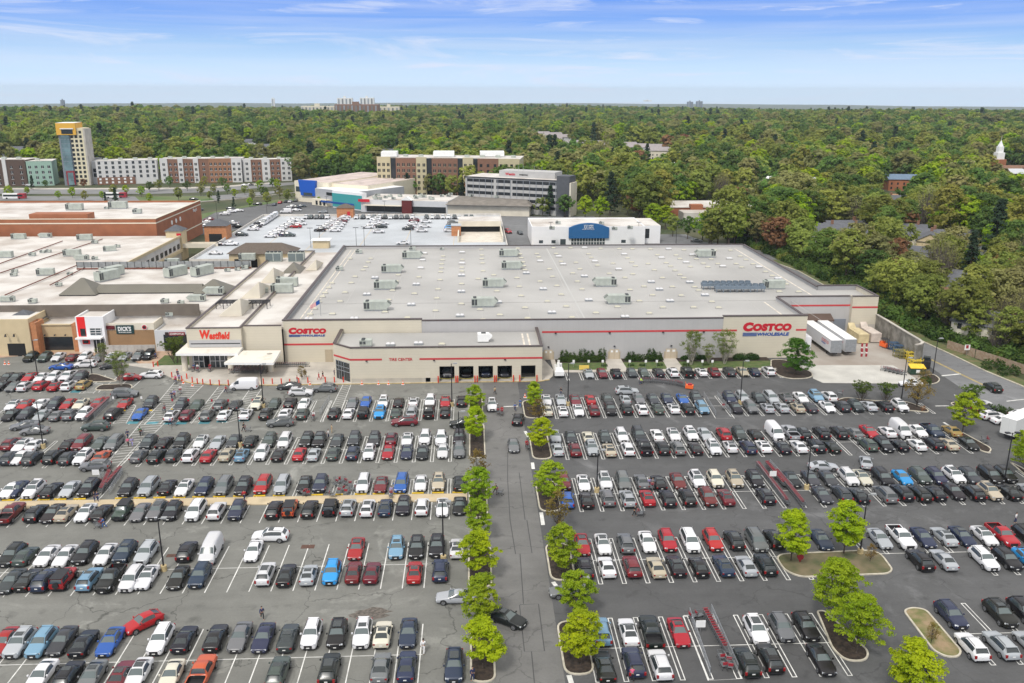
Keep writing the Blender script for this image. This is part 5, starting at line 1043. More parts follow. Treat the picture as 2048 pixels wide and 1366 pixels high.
# ---- gallery building with blue front
e,L=bl('white_gallery_building',(23.6,345),(69,345),label='low white building with a tall curved blue entrance front',cat='building')
shell(e,L,25,7.6,WHSTUC,ROOFW,.4); bx(e,'rear_wing',(L+.02,L+7,4,25,0,7.2),WHSTUC); bx(e,'rear_wing_roof',(L+.1,L+6.9,4.1,24.9,7.2,7.3),ROOFW)
BL=mat('deep_blue_panel',(.015,.11,.28),.55,.05,1); m=MB(); a,b=W(1137,480,345)[0]-23.6,W(1217,480,345)[0]-23.6; zt=W(1177,446,345)[1]; zl=W(1137,455,345)[1]; zb_=W(1177,476,345)[1]
N_=16; vs=[]
pts=[(a,zb_),(b,zb_),(b,zl)]+[(b-1.4-(b-a-2.8)*i/N_,zl+.5+(zt-zl-.5)*math.sin(math.pi*i/N_)**.8) for i in range(N_+1)]+[(a,zl)]
m.add([(x,-.8,z) for x,z in pts]+[(x,.6,z) for x,z in pts],[tuple(range(len(pts)))]+[(i,len(pts)+i,len(pts)+(i+1)%len(pts),(i+1)%len(pts)) for i in range(len(pts))]+[tuple(range(len(pts),2*len(pts)))[::-1]],0); m.obj('blue_entrance_front',BL,e)
def ap(s,x0p,x1p,yt,yb,nm='white_lettering',bold=.02):
    o=sign_text(s,W(x0p,460,344)[0],W(x1p,460,344)[0],W(1177,yb,344)[1],W(1177,yt,344)[1],344.1,WHITEP,e,nm,bold); o.location=(-23.6,-345,0)
ap('APEX',1176.5,1187,449.8,453); ap('ARTS',1176.5,1187,454.3,457.3); ap('XX',1167.5,1175.5,449.5,458,'logo',.0); ap('GALLERY AND MAGNET',1164,1189.5,458.2,459.6,'small_lettering',.0)
for px,w_ in ((1082,1.6),(1107,1.6),(1126,2.2),(1247,1.8)): x=W(px,480,345)[0]-23.6; bx(e,'window',(x-w_/2,x+w_/2,-.06,-.004,1.0 if w_<2 else .3,2.2 if w_<2 else 2.6),WIN)
m=MB(); xq=W(1142,480,345)[0]-23.6; xr_2=W(1210,480,345)[0]-23.6; m.box(xq,xr_2,-.1,-.004,.2,zb_-.1,0)
for i in range(13): t=xq+(xr_2-xq)*i/12; m.box(t-.08,t+.08,-.16,-.1,.2,zb_-.1,1)
m.box(xq,xr_2,-.16,-.11,1.4,1.55,1); m.obj('entrance_glazing',[WIN,WHITEP],e)
x=W(1291,460,349)[0]-23.6; bx(e,'loading_door',(x-2.6,x+1.6,3.9,3.98,2.2,6.0),WDARK)
for px,py,i in ((1104,459,0),(1116,448,1),(1203,449,2),(1229,460,3),(1260,458,4)): unit(px,py,7.25,2,f'small roof unit on the white gallery building, {ORD[i+1]} from the left','units on the white gallery roof',sc=.8)
# ---- banded hotel / office block
e,L=bl('office_block',(-3.2,452),(42,429.6),label='grey office block with black window bands, red roof sign and dark stair tower',cat='building')
H_=17.3; bx(e,'wall',(0,L,0,20,0,H_),mat('pale_grey_cladding',(.44,.435,.42),.8,.04,.5)); bx(e,'roof',(.3,L-.3,.3,19.7,H_,H_+.05),ROOFW)
for i in range(5):
    z=2.6+i*3.05
    for k,(a,b) in enumerate(((.02,.315),(.345,.50),(.52,.985))): bx(e,'window_band',(L*a,L*b,-.1,-.004,z,z+1.5),WDARK)
    bx(e,'end_window_band',(L+.004,L+.1,1,19,z,z+1.5),WDARK)
m=MB()
for i in range(15): m.box(L*(.02+i*.0685)-.12,L*(.02+i*.0685)+.12,-.2,-.11,1,H_,0)
m.obj('mullion_fins',GALV,e); bx(e,'cornice',(-.1,L+.1,-.3,-.01,H_-.5,H_),DARKM)
bx(e,'roof_plant_room',(L*.33,L*.93,5,15,H_+.05,H_+3.2),MT['pale_grey_cladding'])
sg=text_mesh('Westin',1.7,REDSIGN,.08,.04); o=link('red_lettering',sg,e,(L*.40,4.9,H_+1.0)); o.rotation_euler=(R(90),0,0) 
sg=text_mesh('WHEATON',.9,BLACKP,.08,.02); o=link('black_lettering',sg,e,(L*.55,4.9,H_+1.1)); o.rotation_euler=(R(90),0,0)
bx(e,'stair_tower',(L-.5,L+6.2,-.6,8,0,H_+2.2),mat('dark_slate_brick',(.085,.09,.10),.85,.08,.6)); bx(e,'tower_edge',(L+6.2,L+7.0,-.6,8,0,H_-1),LIMES)
for q in (.45,.5,.62,.7): m=MB(); m.tube((L*q+3,9,H_+3.2),(L*q+3,9,H_+5.6),.08,n=5); m.obj('antenna',GALV,e)
# ---- strip of shops behind the deck
e,L=bl('blue_front_store',(-97.5,492),(-77,480),label='cream store with a flared bright blue entrance front',cat='building'); bx(e,'wall',(0,L,0,60,0,11.2),MT['cream_band']); bx(e,'roof',(.3,L-.3,.3,59.7,11.2,11.3),mat('pinkish_roof',(.52,.44,.40),.9,.2,.2)); m=MB(); m.add([(5,-1,3.6),(15,-1,3.6),(16,-1.6,12),(4,-1.6,12),(5,0,3.6),(15,0,3.6),(16,0,12),(4,0,12)],[(0,1,2,3),(1,5,6,2),(4,0,3,7),(3,2,6,7),(0,4,5,1)],0); m.obj('blue_front',mat('bright_blue_panel',(.01,.10,.50),.5),e)
bx(e,'glazing',(7,13,-1.12,-1.02,3.8,8.4),WIN)
bx(e,'side_wing',(L,L+24,3,60,0,10.6),MT['cream_band']); bx(e,'side_wing_roof',(L+.3,L+23.7,3.3,59.7,10.6,10.7),MT['pinkish_roof'])
for xx in (.8,16.6,L+2.5,L+7,): bx(e,'window',(xx,xx+3,-.1 if xx<L else 2.9,-.01 if xx<L else 2.99,5.4,8.2),WIN)
e,L=bl('grey_store',(-84,478),(-60,458),label='grey store with teal glass corner and white roof behind the parking deck',cat='building'); bx(e,'wall',(0,L,0,36,0,8.6),mat('mid_grey_stucco',(.36,.37,.39),.8,.04,.5)); bx(e,'roof',(.3,L-.3,.3,35.7,8.6,8.7),WHITEP)
bx(e,'teal_glazing',(17,L+8,-3.2,-3.0,.6,7.6),mat('teal_glass',(.05,.32,.33),.2,spec=.8)); bx(e,'corner_block',(16.9,L+8.2,-3,0,0,8.9),WHSTUC); bx(e,'blue_band',(8,L+2,-3.4,-3.21,2.2,3.1),BLUESIGN); bx(e,'dark_sign',(9,15,-.12,-.01,5.5,7.1),WDARK); bx(e,'beige_base',(0,12,-2.6,-.01,0,3.4),MT['cream_band'])
for xx in (3,6,9): bx(e,'dark_arch',(xx,xx+1.6,-2.7,-2.61,.3,2.6),WDARK)
e,L=bl('low_shop_row',(-56,447),(-12,437),label='long low grey shop row with brown roofs and red gabled entrance',cat='building'); bx(e,'wall',(0,L,0,26,0,6.2),GREYST); bx(e,'roof',(.2,L-.2,.2,25.8,6.2,6.3),ROOFW); bx(e,'dark_shopfronts',(3,L-1,-.1,-.01,.4,3.4),WDARK); bx(e,'awning',(2,22,-3,-.11,3.6,3.9),LIMES)
m=MB(); m.box(22,27,-2,0,0,6.6,0); m.add([(21.6,-2.2,6.6),(27.4,-2.2,6.6),(24.5,-2.2,8.4),(21.6,1,6.6),(27.4,1,6.6),(24.5,1,8.4)],[(0,1,2),(0,2,5,3),(2,1,4,5),(3,5,4)],1); m.obj('gabled_entrance',[mat('dark_red_cladding',(.12,.015,.015),.6),WHITEP],e); bx(e,'red_sign',(-1,5,-1.2,-1.,5.2,6.6),REDSIGN)
e,L=bl('low_shop_row',(-12,435),(28,428),label='low brown-roofed shops running to the office block entrance',cat='building'); bx(e,'wall',(0,L,0,24,0,5.2),LIMES); m=MB(); m.hip(-1,L+1,-2,25,5.2,7.2,3,6,0); m.obj('roof',mat('brown_gravel_roof',(.20,.18,.155),.9,.15,.4),e)
for i in range(30):
    a_,b_=ru.uniform(-52,24),ru.uniform(443,462); z_=6.32 if a_<-12 else 7.22
    if i<18 or a_<-12: link('rooftop_air_unit',RT_[2],None,(a_,b_,z_),ru.uniform(0,3),label='small grey roof unit among the clutter on the low shop row',cat='air unit',group='clutter on the low shop roofs').scale=(.8,.8,.8)
# ---- mid-rise brick and cream apartment block
def apartments(p0,p1,dep,h,nfl,segs,label,par=1.0,roofm=ROOFW,fh=3.3,wf=None,zb0=1.0,name='apartment_block'):
    e,L=bl(name,p0,p1,label=label,cat='apartments'); m=[]; x=0; cnt=0
    bx(e,'core',(0,L,.3,dep,0,h-.4),segs[0][1]); bx(e,'roof',(-.2,L+.2,.0,dep+.2,h-.4,h-.2),roofm)
    for i in range(int(L/9)): bx(e,'roof_unit',(4+i*9,6.6+i*9,dep*.4,dep*.4+2,h-.2,h+1.1),HVAC)
    tot=sum(s[0] for s in segs); gm={}
    for k,(w_,mt,nw,pr) in enumerate(segs):
        wd=L*w_/tot; bx(e,'facade_bay',(x+.03,x+wd-.03,-pr,.28,0,h+(.4 if pr>.3 else 0)),mt)
        for f_ in range(nfl):
            for q in rng(x,x+wd,nw):
                if cnt<100:
                    key=mt.name
                    if 'w' not in gm: g=MB(); g.box(-.75,.75,-.05,0,0,1.7,0); g.box(-.06,.06,-.08,-.05,0,1.7,1); g.box(-.9,.9,-.07,-.0,-.14,0,1); gm['w']=g.mesh('window',[WDARK,wf or WHITEP])
                    link('window',gm['w'],e,(q,-pr-.004,zb0+f_*fh)); cnt+=1
                else:
                    gm.setdefault('rest',MB()).box(q-.75,q+.75,-pr-.05,-pr-.004,zb0+f_*fh,zb0+f_*fh+1.7,0)
        x+=wd
    if 'rest' in gm: gm['rest'].obj('more_windows',WDARK,e,kind='stuff')
    return e,L
YB_=mat('yellow_block',(.50,.44,.28),.85,.05,.5); BRB=mat('brown_brick',(.22,.115,.075),.9,.08,.8); WHS=mat('white_siding',(.60,.59,.57),.8,.03,.5)
apartments((-54,512),(27,500),26,22.3,6,[(8,YB_,3,.4),(3,WDARK,0,0),(12,BRB,4,0),(6,YB_,2,.5),(3,WDARK,0,0),(15,BRB,5,0),(3,WDARK,0,0),(6,YB_,2,.5),(2.5,WDARK,0,0),(12,BRB,3,.1),(12,YB_,4,.3)],'long six-storey brick and cream apartment block behind trees',wf=YB_)  # flush WDARK bays without windows: shade of balcony recesses painted as dark colour
m=MB()
for x_,w_ in ((-52,9),(-22,12),(5,14)): m.box(x_,x_+w_,516,528,22.4,25.,0)
m.obj('roof_pavilions',WHITEP,label='white rooftop pavilions on the long brick and cream apartment block',cat='roof hut')
apartments((-240,580),(-205,590),16,15.2,4,[(10,WHS,9,0)],'white-sided apartment block over a red brick base right of the tall tower',zb0=4.2,fh=2.9,wf=GALV)
mq=MB(); a_,L_,rz_=frame((-240,580),(-205,590)); q_=empty('brick_base_row',(a_.x,a_.y-.0,0),rz_,label='red brick base wall with pale windows under the white-sided block',cat='wall'); bx(q_,'brick_wall',(0,L_*.62,-.5,-.02,0,4.6),BRB); windows(q_,rng(0,L_*.6,6),[.8,2.9],1.3,1.2,WHITEP,-.56)
apartments((-203,590),(-152,596),16,15.6,4,[(3,WHS,1,.6),(4,BRB,2,0),(2,WHS,1,.6),(4,BRB,2,0),(2,WHS,1,.6),(4,BRB,1,0),(9,mat('orange_brick_facing',(.31,.16,.09),.9,.06,.8),5,.2),(4,WHS,2,.6)],'long white and red brick apartment terrace left of centre',fh=3.4,wf=WHITEP)
apartments((-151.7,598),(-121,604),14,14.5,4,[(3,WHS,1,.4),(4,BRB,2,0),(3,WHS,1,.5),(4,BRB,2,0),(4,WHS,2,.5)],'smaller white and brick apartment block with dark dormer roof behind young trees',wf=WHITEP)
apartments((-320,572),(-281,574),18,16.5,4,[(5,mat('dark_brown_brick',(.10,.065,.05),.9,.06,1),2,0),(1,WHS,0,.5),(5,MT['dark_brown_brick'],2,0),(1,WHS,0,.5),(5,MT['dark_brown_brick'],2,0)],'dark brown balconied apartment block at the far left edge',wf=WHITEP)
apartments((-280,573),(-266,577),20,15.5,4,[(5,mat('mint_green_panel',(.30,.44,.36),.8,.05,1),4,0)],'mint green apartment block behind the dark green tree')
apartments((-266,600),(-249,601),14,15,4,[(5,mat('pale_grey_siding',(.55,.55,.53),.8,.04,1),5,0)],'pale grey pitched-roof apartments left of the tall tower',roofm=SHING)
# tall tower
e,L=bl('residential_tower',(-259,576),(-244.5,578),label='tall glass and cream residential tower topped by an orange-yellow crown',cat='tower'); T_=37.5
bx(e,'cream_shaft',(L*.48,L,0,15,0,T_-2),mat('pale_cream_panel',(.66,.60,.42),.8,.04,.5)); bx(e,'slate_shaft',(0,L*.48,0,15,0,T_),mat('slate_panel',(.22,.24,.27),.7,.05,.5)); bx(e,'glass_bay',(1.2,L*.44,-1.0,-.02,3,T_-5),mat('blue_green_glass',(.14,.22,.24),.25,.3,.25,spec=.8)); bx(e,'yellow_crown',(-.6,L*.74,-1.3,15.3,T_-6,T_+1.2),mat('orange_yellow_panel',(.72,.40,.05),.6)); bx(e,'crown_window',(2.4,L*.62,-1.42,-1.31,T_-5.4,T_-2.6),WDARK); bx(e,'crown_fascia',(1.8,L*.66,-1.8,-1.43,T_-2.5,T_-1.9),WHITEP)
bx(e,'crown_roof',(-.4,L*.72,-1.1,15.1,T_+1.2,T_+1.35),WHITEP); bx(e,'side_slab',(L+.01,L+1,0,15,0,T_-2.5),CONC); bx(e,'red_portal',(2,7,-1.6,-1.02,.5,9.2),MT['dark_red_sign']); bx(e,'portal_glazing',(2.9,6.2,-1.75,-1.61,.5,8.2),MT['blue_green_glass'])
windows(e,[L*.53,L*.70,L*.88],[2+i*2.75 for i in range(12)],1.5,1.7,WDARK); windows(e,[1.9,3.9,5.9],[4+i*2.75 for i in range(10)],1.5,.25,MT['slate_panel'],-1.06,name='spandrel')
e=empty('link_block',(-244,584,0),0,label='grey link block with dark grid windows right of the tall tower',cat='building'); bx(e,'wall',(-.5,6,0,8,0,14.6),MT['slate_panel'] if False else GREYST); windows(e,[1.6,4.3],[4.6,7.6],2.3,2.4,WDARK)
# far towers and slabs on the horizon
def slab_tower(pxa,pxb,pyb,D_,h,m,label,base=0,wn=6,fl=8):
    xa,xb=W(pxa,pyb,D_)[0],W(pxb,pyb,D_)[0]; zt=W((pxa+pxb)/2,h,D_)[1]; zb=-30 if D_>2500 else -2; e=empty('distant_block',(xa,D_,0),0,label=label,cat='tower block'); bx(e,'wall',(0,xb-xa,0,(xb-xa)*.35+8,zb,zt),m); n=wn; wd=(xb-xa)
    for i in range(n): bx(e,'balcony_strip',(wd*(i+.25)/n,wd*(i+.62)/n,-1.,-.05,zb+3,zt-2),mat('far_window_strip',(.17,.17,.17),.6) if i%2 else GALV)
    bx(e,'roof_hut',(wd*.4,wd*.55,4,12,zt,zt+5),m)
slab_tower(603,669,236,1750,212.5,mat('far_cream',(.62,.58,.46),.85),'wide cream slab block on the horizon, left of the brown one',wn=9)
slab_tower(670,757,234,1700,209,mat('far_brown',(.22,.13,.09),.9),'wide brown brick slab block in the middle of the horizon group',wn=11)
slab_tower(758,799,236,1750,213.5,MT['far_cream'],'cream slab block on the horizon right of the brown one',wn=5)
slab_tower(675,705,215,2500,196,mat('far_white',(.72,.72,.70),.8),'pale twin tower on the horizon, left one above the brown slab',wn=4); slab_tower(720,748,215,2500,195.5,MT['far_white'],'pale twin tower on the horizon, right one above the brown slab',wn=4)
slab_tower(1375,1386,214,4500,203.5,mat('far_slate',(.16,.19,.24),.8),'small blue-grey tower on the right horizon, left of a pair',wn=2); slab_tower(1393,1405,214,4500,202.5,MT['far_slate'],'small blue-grey tower on the right horizon, right of a pair',wn=2); slab_tower(121,128,209,4500,200,MT['far_slate'],'lone grey tower on the far left horizon',wn=2)
slab_tower(543,549,207,4500,197,MT['far_white'],'tiny pale water tower on the left horizon',wn=1); slab_tower(1288,1303,206,7000,200.5,MT['far_white'],'tiny white hall far on the horizon',wn=1)
# ---- houses among the trees
CLEAR=[]
def house(px,py,z,wd,dp,h,rz,wall,roof,label,rh=2.6,ch=True,hip=False,D_=None):
    X,Y=G(px,py,z); e=empty('house',(X,Y,0),R(rz),label=label,cat='house'); CLEAR.append((X,Y,max(wd,dp)*(.36 if 'bare trees' in label or 'fence' in label or 'near the right edge' in label else .60)))
    m=MB(); m.box(-wd/2,wd/2,-dp/2,dp/2,-.3,h,0)
    if not hip: m.add([(-wd/2,-dp/2,h),(-wd/2,dp/2,h),(-wd/2,0,h+rh*.94),(wd/2,-dp/2,h),(wd/2,dp/2,h),(wd/2,0,h+rh*.94)],[(0,2,1),(3,4,5)],0)
    m.obj('wall',wall,e); m=MB(); o=.45
    if hip: m.hip(-wd/2-o,wd/2+o,-dp/2-o,dp/2+o,h,h+rh,dp*.45,dp*.48,0)
    else:
        a=-wd/2-o;b=wd/2+o;y0=-dp/2-o;y1=dp/2+o; zz=h-.2; rr=h+rh
        m.add([(a,y0,zz),(b,y0,zz),(b,0,rr),(a,0,rr),(a,y1,zz),(b,y1,zz)],[(0,1,2,3),(3,2,5,4)],0); m.add([(a,y0,zz-.2),(b,y0,zz-.2),(b,y1,zz-.2),(a,y1,zz-.2)],[(0,3,2,1)],0)
    rf=m.obj('roof',roof,e)
    if ch: bx(rf,'chimney',(wd*.22,wd*.22+1.,-.5,.5,h+rh*.5,h+rh+1.3),BRB)
    for f_ in range(max(1,int(h/2.8))):
        for q in rng(-wd/2,wd/2,max(2,int(wd/3.4))): bx(e,'window',(q-.5,q+.5,-dp/2-.06,-dp/2-.004,.9+f_*2.7,2.3+f_*2.7),WDARK)
    return e
GS=mat('grey_slate_roof',(.115,.12,.135),.85,.12,.8); BS=mat('blue_slate_roof',(.13,.19,.27),.85,.1,.8); BR_=mat('brown_tile_roof',(.20,.11,.07),.9,.12,.8); RS=mat('orange_tile_roof',(.42,.24,.13),.9,.1,.8)
hs=[(1690,452,7,16,10,5.6,-18,LIMES,GS,'grey-roofed house with white chimneys, left of the woodland homes'),(1645,452,7,14,10,5.6,-18,GREYST,GS,'grey gabled house left end of the woodland homes by the warehouse'),(1720,472,7,13,10,5.6,62,WHSTUC,GS,'white-gabled grey-roofed house with brick chimney right behind the warehouse woods'),
(1690,438,9,16,9,6,5,LIMES,GS,'dark-roofed house peeping over the woodland homes'),(1845,462,7,17,11,5.6,-30,LIMES,GS,'long grey-roofed house with pale ridge among right-hand trees'),(1862,470,7,12,9,5.6,60,BEIGE,GS,'cream-gabled house beside the long grey-roofed house'),(1818,448,8,13,9,5.6,-20,WHSTUC,GS,'small white-chimneyed house behind the long grey roof'),
(2002,490,7,13,10,5.6,20,GREYST,GS,'grey-roofed house near the right edge of the woods'),(1985,500,5,8,7,4,10,LIMES,GS,'garage roof near the right edge'),(1900,575,6,16,11,5.6,-55,GREYST,GS,'grey house seen through bare trees above the wooden fence'),(1935,598,6,17,11,5.6,-55,LIMES,BR_,'brown-roofed pale house seen through bare trees'),(1990,640,6,16,11,5.6,-50,LIMES,GS,'pale house half hidden by bare trees near the right edge'),(1960,560,6,15,11,5.6,-50,LIMES,GS,'long-roofed pale house above the bare trees'),
(1845,505,6,12,10,5.6,-30,LIMES,GS,'small grey-roofed house behind the round bright green tree'),(1940,470,6,12,10,5.6,20,LIMES,GS,'grey roof behind the yellow-green tree at right'),
(1815,350,9,26,14,7,-8,BRICK,BS,'large brick house with a blue slate roof among the trees'),(1770,392,7,12,9,5,0,BRICK,BR_,'brown-tiled terrace house, first of three in the trees'),(1786,390,7,11,9,5,0,BRICK,RS,'orange-tiled terrace house in the middle of three in the trees'),(1803,392,7,11,9,5,0,BRICK,GS,'grey-tiled terrace house, last of three in the trees'),(1712,377,7,26,9,5,-6,LIMES,GS,'long low grey terrace roof beside the brown-tiled terrace'),
(2030,335,9,30,16,8,0,BRICK,BR_,'long brick school wing with brown roof behind the white steeple'),(2035,345,7,14,12,7,0,BRICK,mat('metal_roof',(.5,.52,.55),.5),'brick wing with pale metal roof at the right edge')]
for a in hs: house(*a[:9],a[9])
# pale grey townhouses mid right
for i,(px,py) in enumerate([(1045,256),(1060,262),(1080,266),(1105,268),(1125,272),(1150,284),(1195,285),(1220,290),(1250,288),(1275,291),(1300,292),(1325,298),(1105,276),(1140,290)]):
    house(px,py,9,22,12,8,ru.uniform(-20,20),LIMES if i%2 else GREYST,mat('mauve_grey_roof',(.30,.27,.27),.9,.1,.6),f'pale townhouse under a mauve-grey roof, {ORD[i+1]} in the distant row right of centre',rh=3,ch=False)
for i,(px,py,rr,wl) in enumerate([(345,280,GS,WHSTUC),(325,296,GS,LIMES),(300,290,GS,WHSTUC),(355,283,BR_,LIMES),(405,278,GS,WHSTUC),(430,285,GS,WHSTUC),(452,296,BR_,LIMES),(478,292,GS,WHSTUC),(500,280,GS,WHSTUC),(520,305,GS,WHSTUC),(538,290,GS,LIMES),(25,295,GS,LIMES),(10,304,GS,WHSTUC),(45,298,GS,LIMES),(800,292,GS,WHSTUC),(770,300,GS,LIMES),(870,258,GS,WHSTUC),(905,262,GS,LIMES),(935,268,GS,WHSTUC),(1000,262,GS,WHSTUC),(1320,263,GS,WHSTUC),(1445,263,BR_,WHSTUC),(1465,268,GS,LIMES),(1510,298,GS,LIMES),(1705,275,GS,WHSTUC),(1755,275,BR_,LIMES),(1630,268,GS,LIMES),(1550,350,WHITEP,LIMES),(1585,348,WHITEP,LIMES),(1615,352,WHITEP,LIMES),(1310,325,WHITEP,GREYST),(1340,323,WHITEP,GREYST)]):
    house(px,py,7,ru.uniform(14,20),10,5.5,ru.uniform(-35,35),wl,rr,f'small far suburban house with {"white" if rr is WHITEP else "dark" if rr is GS else "brown"} roof glimpsed between the trees',rh=2.6 if rr is not WHITEP else 1.0,ch=False)
    bpy_last=C.objects[-1]
for o in list(C.objects):
    if o.get('label','').startswith('small far suburban house'): o['group']='far suburban houses with '+o['label'].split('with ')[1].split(' roof')[0]+' roofs'
e=empty('white_flat_roof_school',(96,424,0),0,label='low brick school with flat white roofs in the trees right of centre',cat='building'); bx(e,'wall',(0,42,0,26,0,4.6),BRICK); bx(e,'roof',(-.3,42.3,-.3,26.3,4.6,4.9),ROOFW); bx(e,'brick_block',(10,16,-3,1,0,6.4),BRICK); bx(e,'roof_wing',(4,34,-14,-3.02,0,4.0),ROOFW); CLEAR.append((112,420,24)); CLEAR.append((128,436,20))
e=empty('church_steeple',(G(1998,345)[0]-2,G(1998,345)[1],0),0,label='white tiered church steeple rising from the trees at the right',cat='steeple'); bx(e,'brick_base',(-4,4,-4,4,0,10),BRICK); bx(e,'white_lower_tier',(-2.8,2.8,-2.8,2.8,10,15),WHITEP); bx(e,'white_upper_tier',(-1.9,1.9,-1.9,1.9,15,19.5),WHITEP); m=MB(); m.hip(-1.5,1.5,-1.5,1.5,19.5,24,1.45,1.45,0); m.tube((0,0,24),(0,0,27),.1,n=5); m.obj('spire',WHITEP,e); CLEAR.append((e.location.x,e.location.y-8,22))
for q in ((-9,-12,14),(30,10,10)): pass
# ================================================================ TREES
tr=np.random.RandomState(11)
def leafmat(name,a,b,rnd=.22,trans=.5):
    m=D.materials.new(name); MT[name]=m; m.use_nodes=True; t=m.node_tree; bs=t.nodes['Principled BSDF']; bs.inputs['Roughness'].default_value=.75; bs.inputs['Specular IOR Level'].default_value=.25
    geo=t.nodes.new('ShaderNodeNewGeometry'); tc=t.nodes.new('ShaderNodeTexCoord'); nz=t.nodes.new('ShaderNodeTexNoise'); nz.inputs['Scale'].default_value=.45; nz.inputs['Detail'].default_value=3
    oi=t.nodes.new('ShaderNodeObjectInfo'); vm=t.nodes.new('ShaderNodeVectorMath'); vm.operation='ADD'; t.links.new(tc.outputs['Object'],vm.inputs[0]); t.links.new(oi.outputs['Location'],vm.inputs[1]); t.links.new(vm.outputs[0],nz.inputs[0])
    ad=t.nodes.new('ShaderNodeMath'); ad.operation='MULTIPLY_ADD'; ad.inputs[1].default_value=.30; t.links.new(geo.outputs['Random Per Island'],ad.inputs[0])
    mr=t.nodes.new('ShaderNodeMapRange'); mr.inputs[1].default_value=.38; mr.inputs[2].default_value=.62; mr.inputs[4].default_value=.6; t.links.new(nz.outputs[0],mr.inputs[0]); t.links.new(mr.outputs[0],ad.inputs[2])
    mx=t.nodes.new('ShaderNodeMixRGB'); mx.inputs[1].default_value=(*a,1); mx.inputs[2].default_value=(*b,1); t.links.new(ad.outputs[0],mx.inputs[0])
    r2=t.nodes.new('ShaderNodeMapRange'); r2.inputs[3].default_value=1.1-rnd; r2.inputs[4].default_value=1.1+rnd; t.links.new(oi.outputs['Random'],r2.inputs[0])
    hs=t.nodes.new('ShaderNodeHueSaturation'); t.links.new(mx.outputs[0],hs.inputs['Color']); t.links.new(r2.outputs[0],hs.inputs['Value'])
    r3=t.nodes.new('ShaderNodeMath'); r3.operation='MULTIPLY'; r3.inputs[1].default_value=7.31; t.links.new(oi.outputs['Random'],r3.inputs[0]); fr=t.nodes.new('ShaderNodeMath'); fr.operation='FRACT'; t.links.new(r3.outputs[0],fr.inputs[0])
    r4=t.nodes.new('ShaderNodeMapRange'); r4.inputs[3].default_value=.487; r4.inputs[4].default_value=.513; t.links.new(fr.outputs[0],r4.inputs[0]); t.links.new(r4.outputs[0],hs.inputs['Hue'])
    t.links.new(hs.outputs[0],bs.inputs['Base Color'])
    tl=t.nodes.new('ShaderNodeBsdfTranslucent'); t.links.new(hs.outputs[0],tl.inputs[0]); ms=t.nodes.new('ShaderNodeMixShader'); ms.inputs[0].default_value=trans; t.links.new(bs.outputs[0],ms.inputs[1]); t.links.new(tl.outputs[0],ms.inputs[2]); t.links.new(ms.outputs[0],t.nodes['Material Output'].inputs[0]); return m
L_LOC=leafmat('yellow_green_leaves',(.27,.37,.008),(.49,.56,.014),.06,.5); L_LOC2=leafmat('fresh_green_leaves',(.20,.32,.012),(.40,.50,.025),.08,.5); L_MID=leafmat('mid_green_leaves',(.070,.130,.026),(.175,.275,.060),.34); L_OLV=leafmat('olive_leaves',(.16,.20,.038),(.35,.39,.085),.28)
L_TAN=leafmat('tan_bud_leaves',(.205,.205,.07),(.37,.365,.14),.22); L_YEL=leafmat('yellow_bud_leaves',(.20,.22,.04),(.40,.39,.09),.2); L_DRK=leafmat('dark_needles',(.012,.030,.014),(.035,.065,.028),.25,.1); L_RUS=leafmat('rusty_leaves',(.20,.10,.05),(.38,.20,.10),.2); L_HEDGE=leafmat('hedge_leaves',(.035,.075,.014),(.08,.135,.03),.15); L_RBRN=leafmat('bronze_leaves',(.16,.11,.03),(.30,.22,.06),.15)
BARK=mat('tree_bark',(.085,.065,.05),.95,.3,3); BARKP=mat('pale_bark',(.34,.31,.26),.9,.25,3)
def leaves(P,Nrm,size,rs,asp=.75):
    n=len(P); a=rs.randn(n,3); a-=Nrm*(a*Nrm).sum(1)[:,None]; a/=np.linalg.norm(a,axis=1)[:,None]+1e-9; b=np.cross(Nrm,a); s=(size*(.6+.8*rs.rand(n)))[:,None]; a=a*s; b=b*s*asp
    V=np.stack([P-a*.5,P-b*.5+a*.05,P+a*.5,P+b*.5+a*.05],1).reshape(-1,3); return V
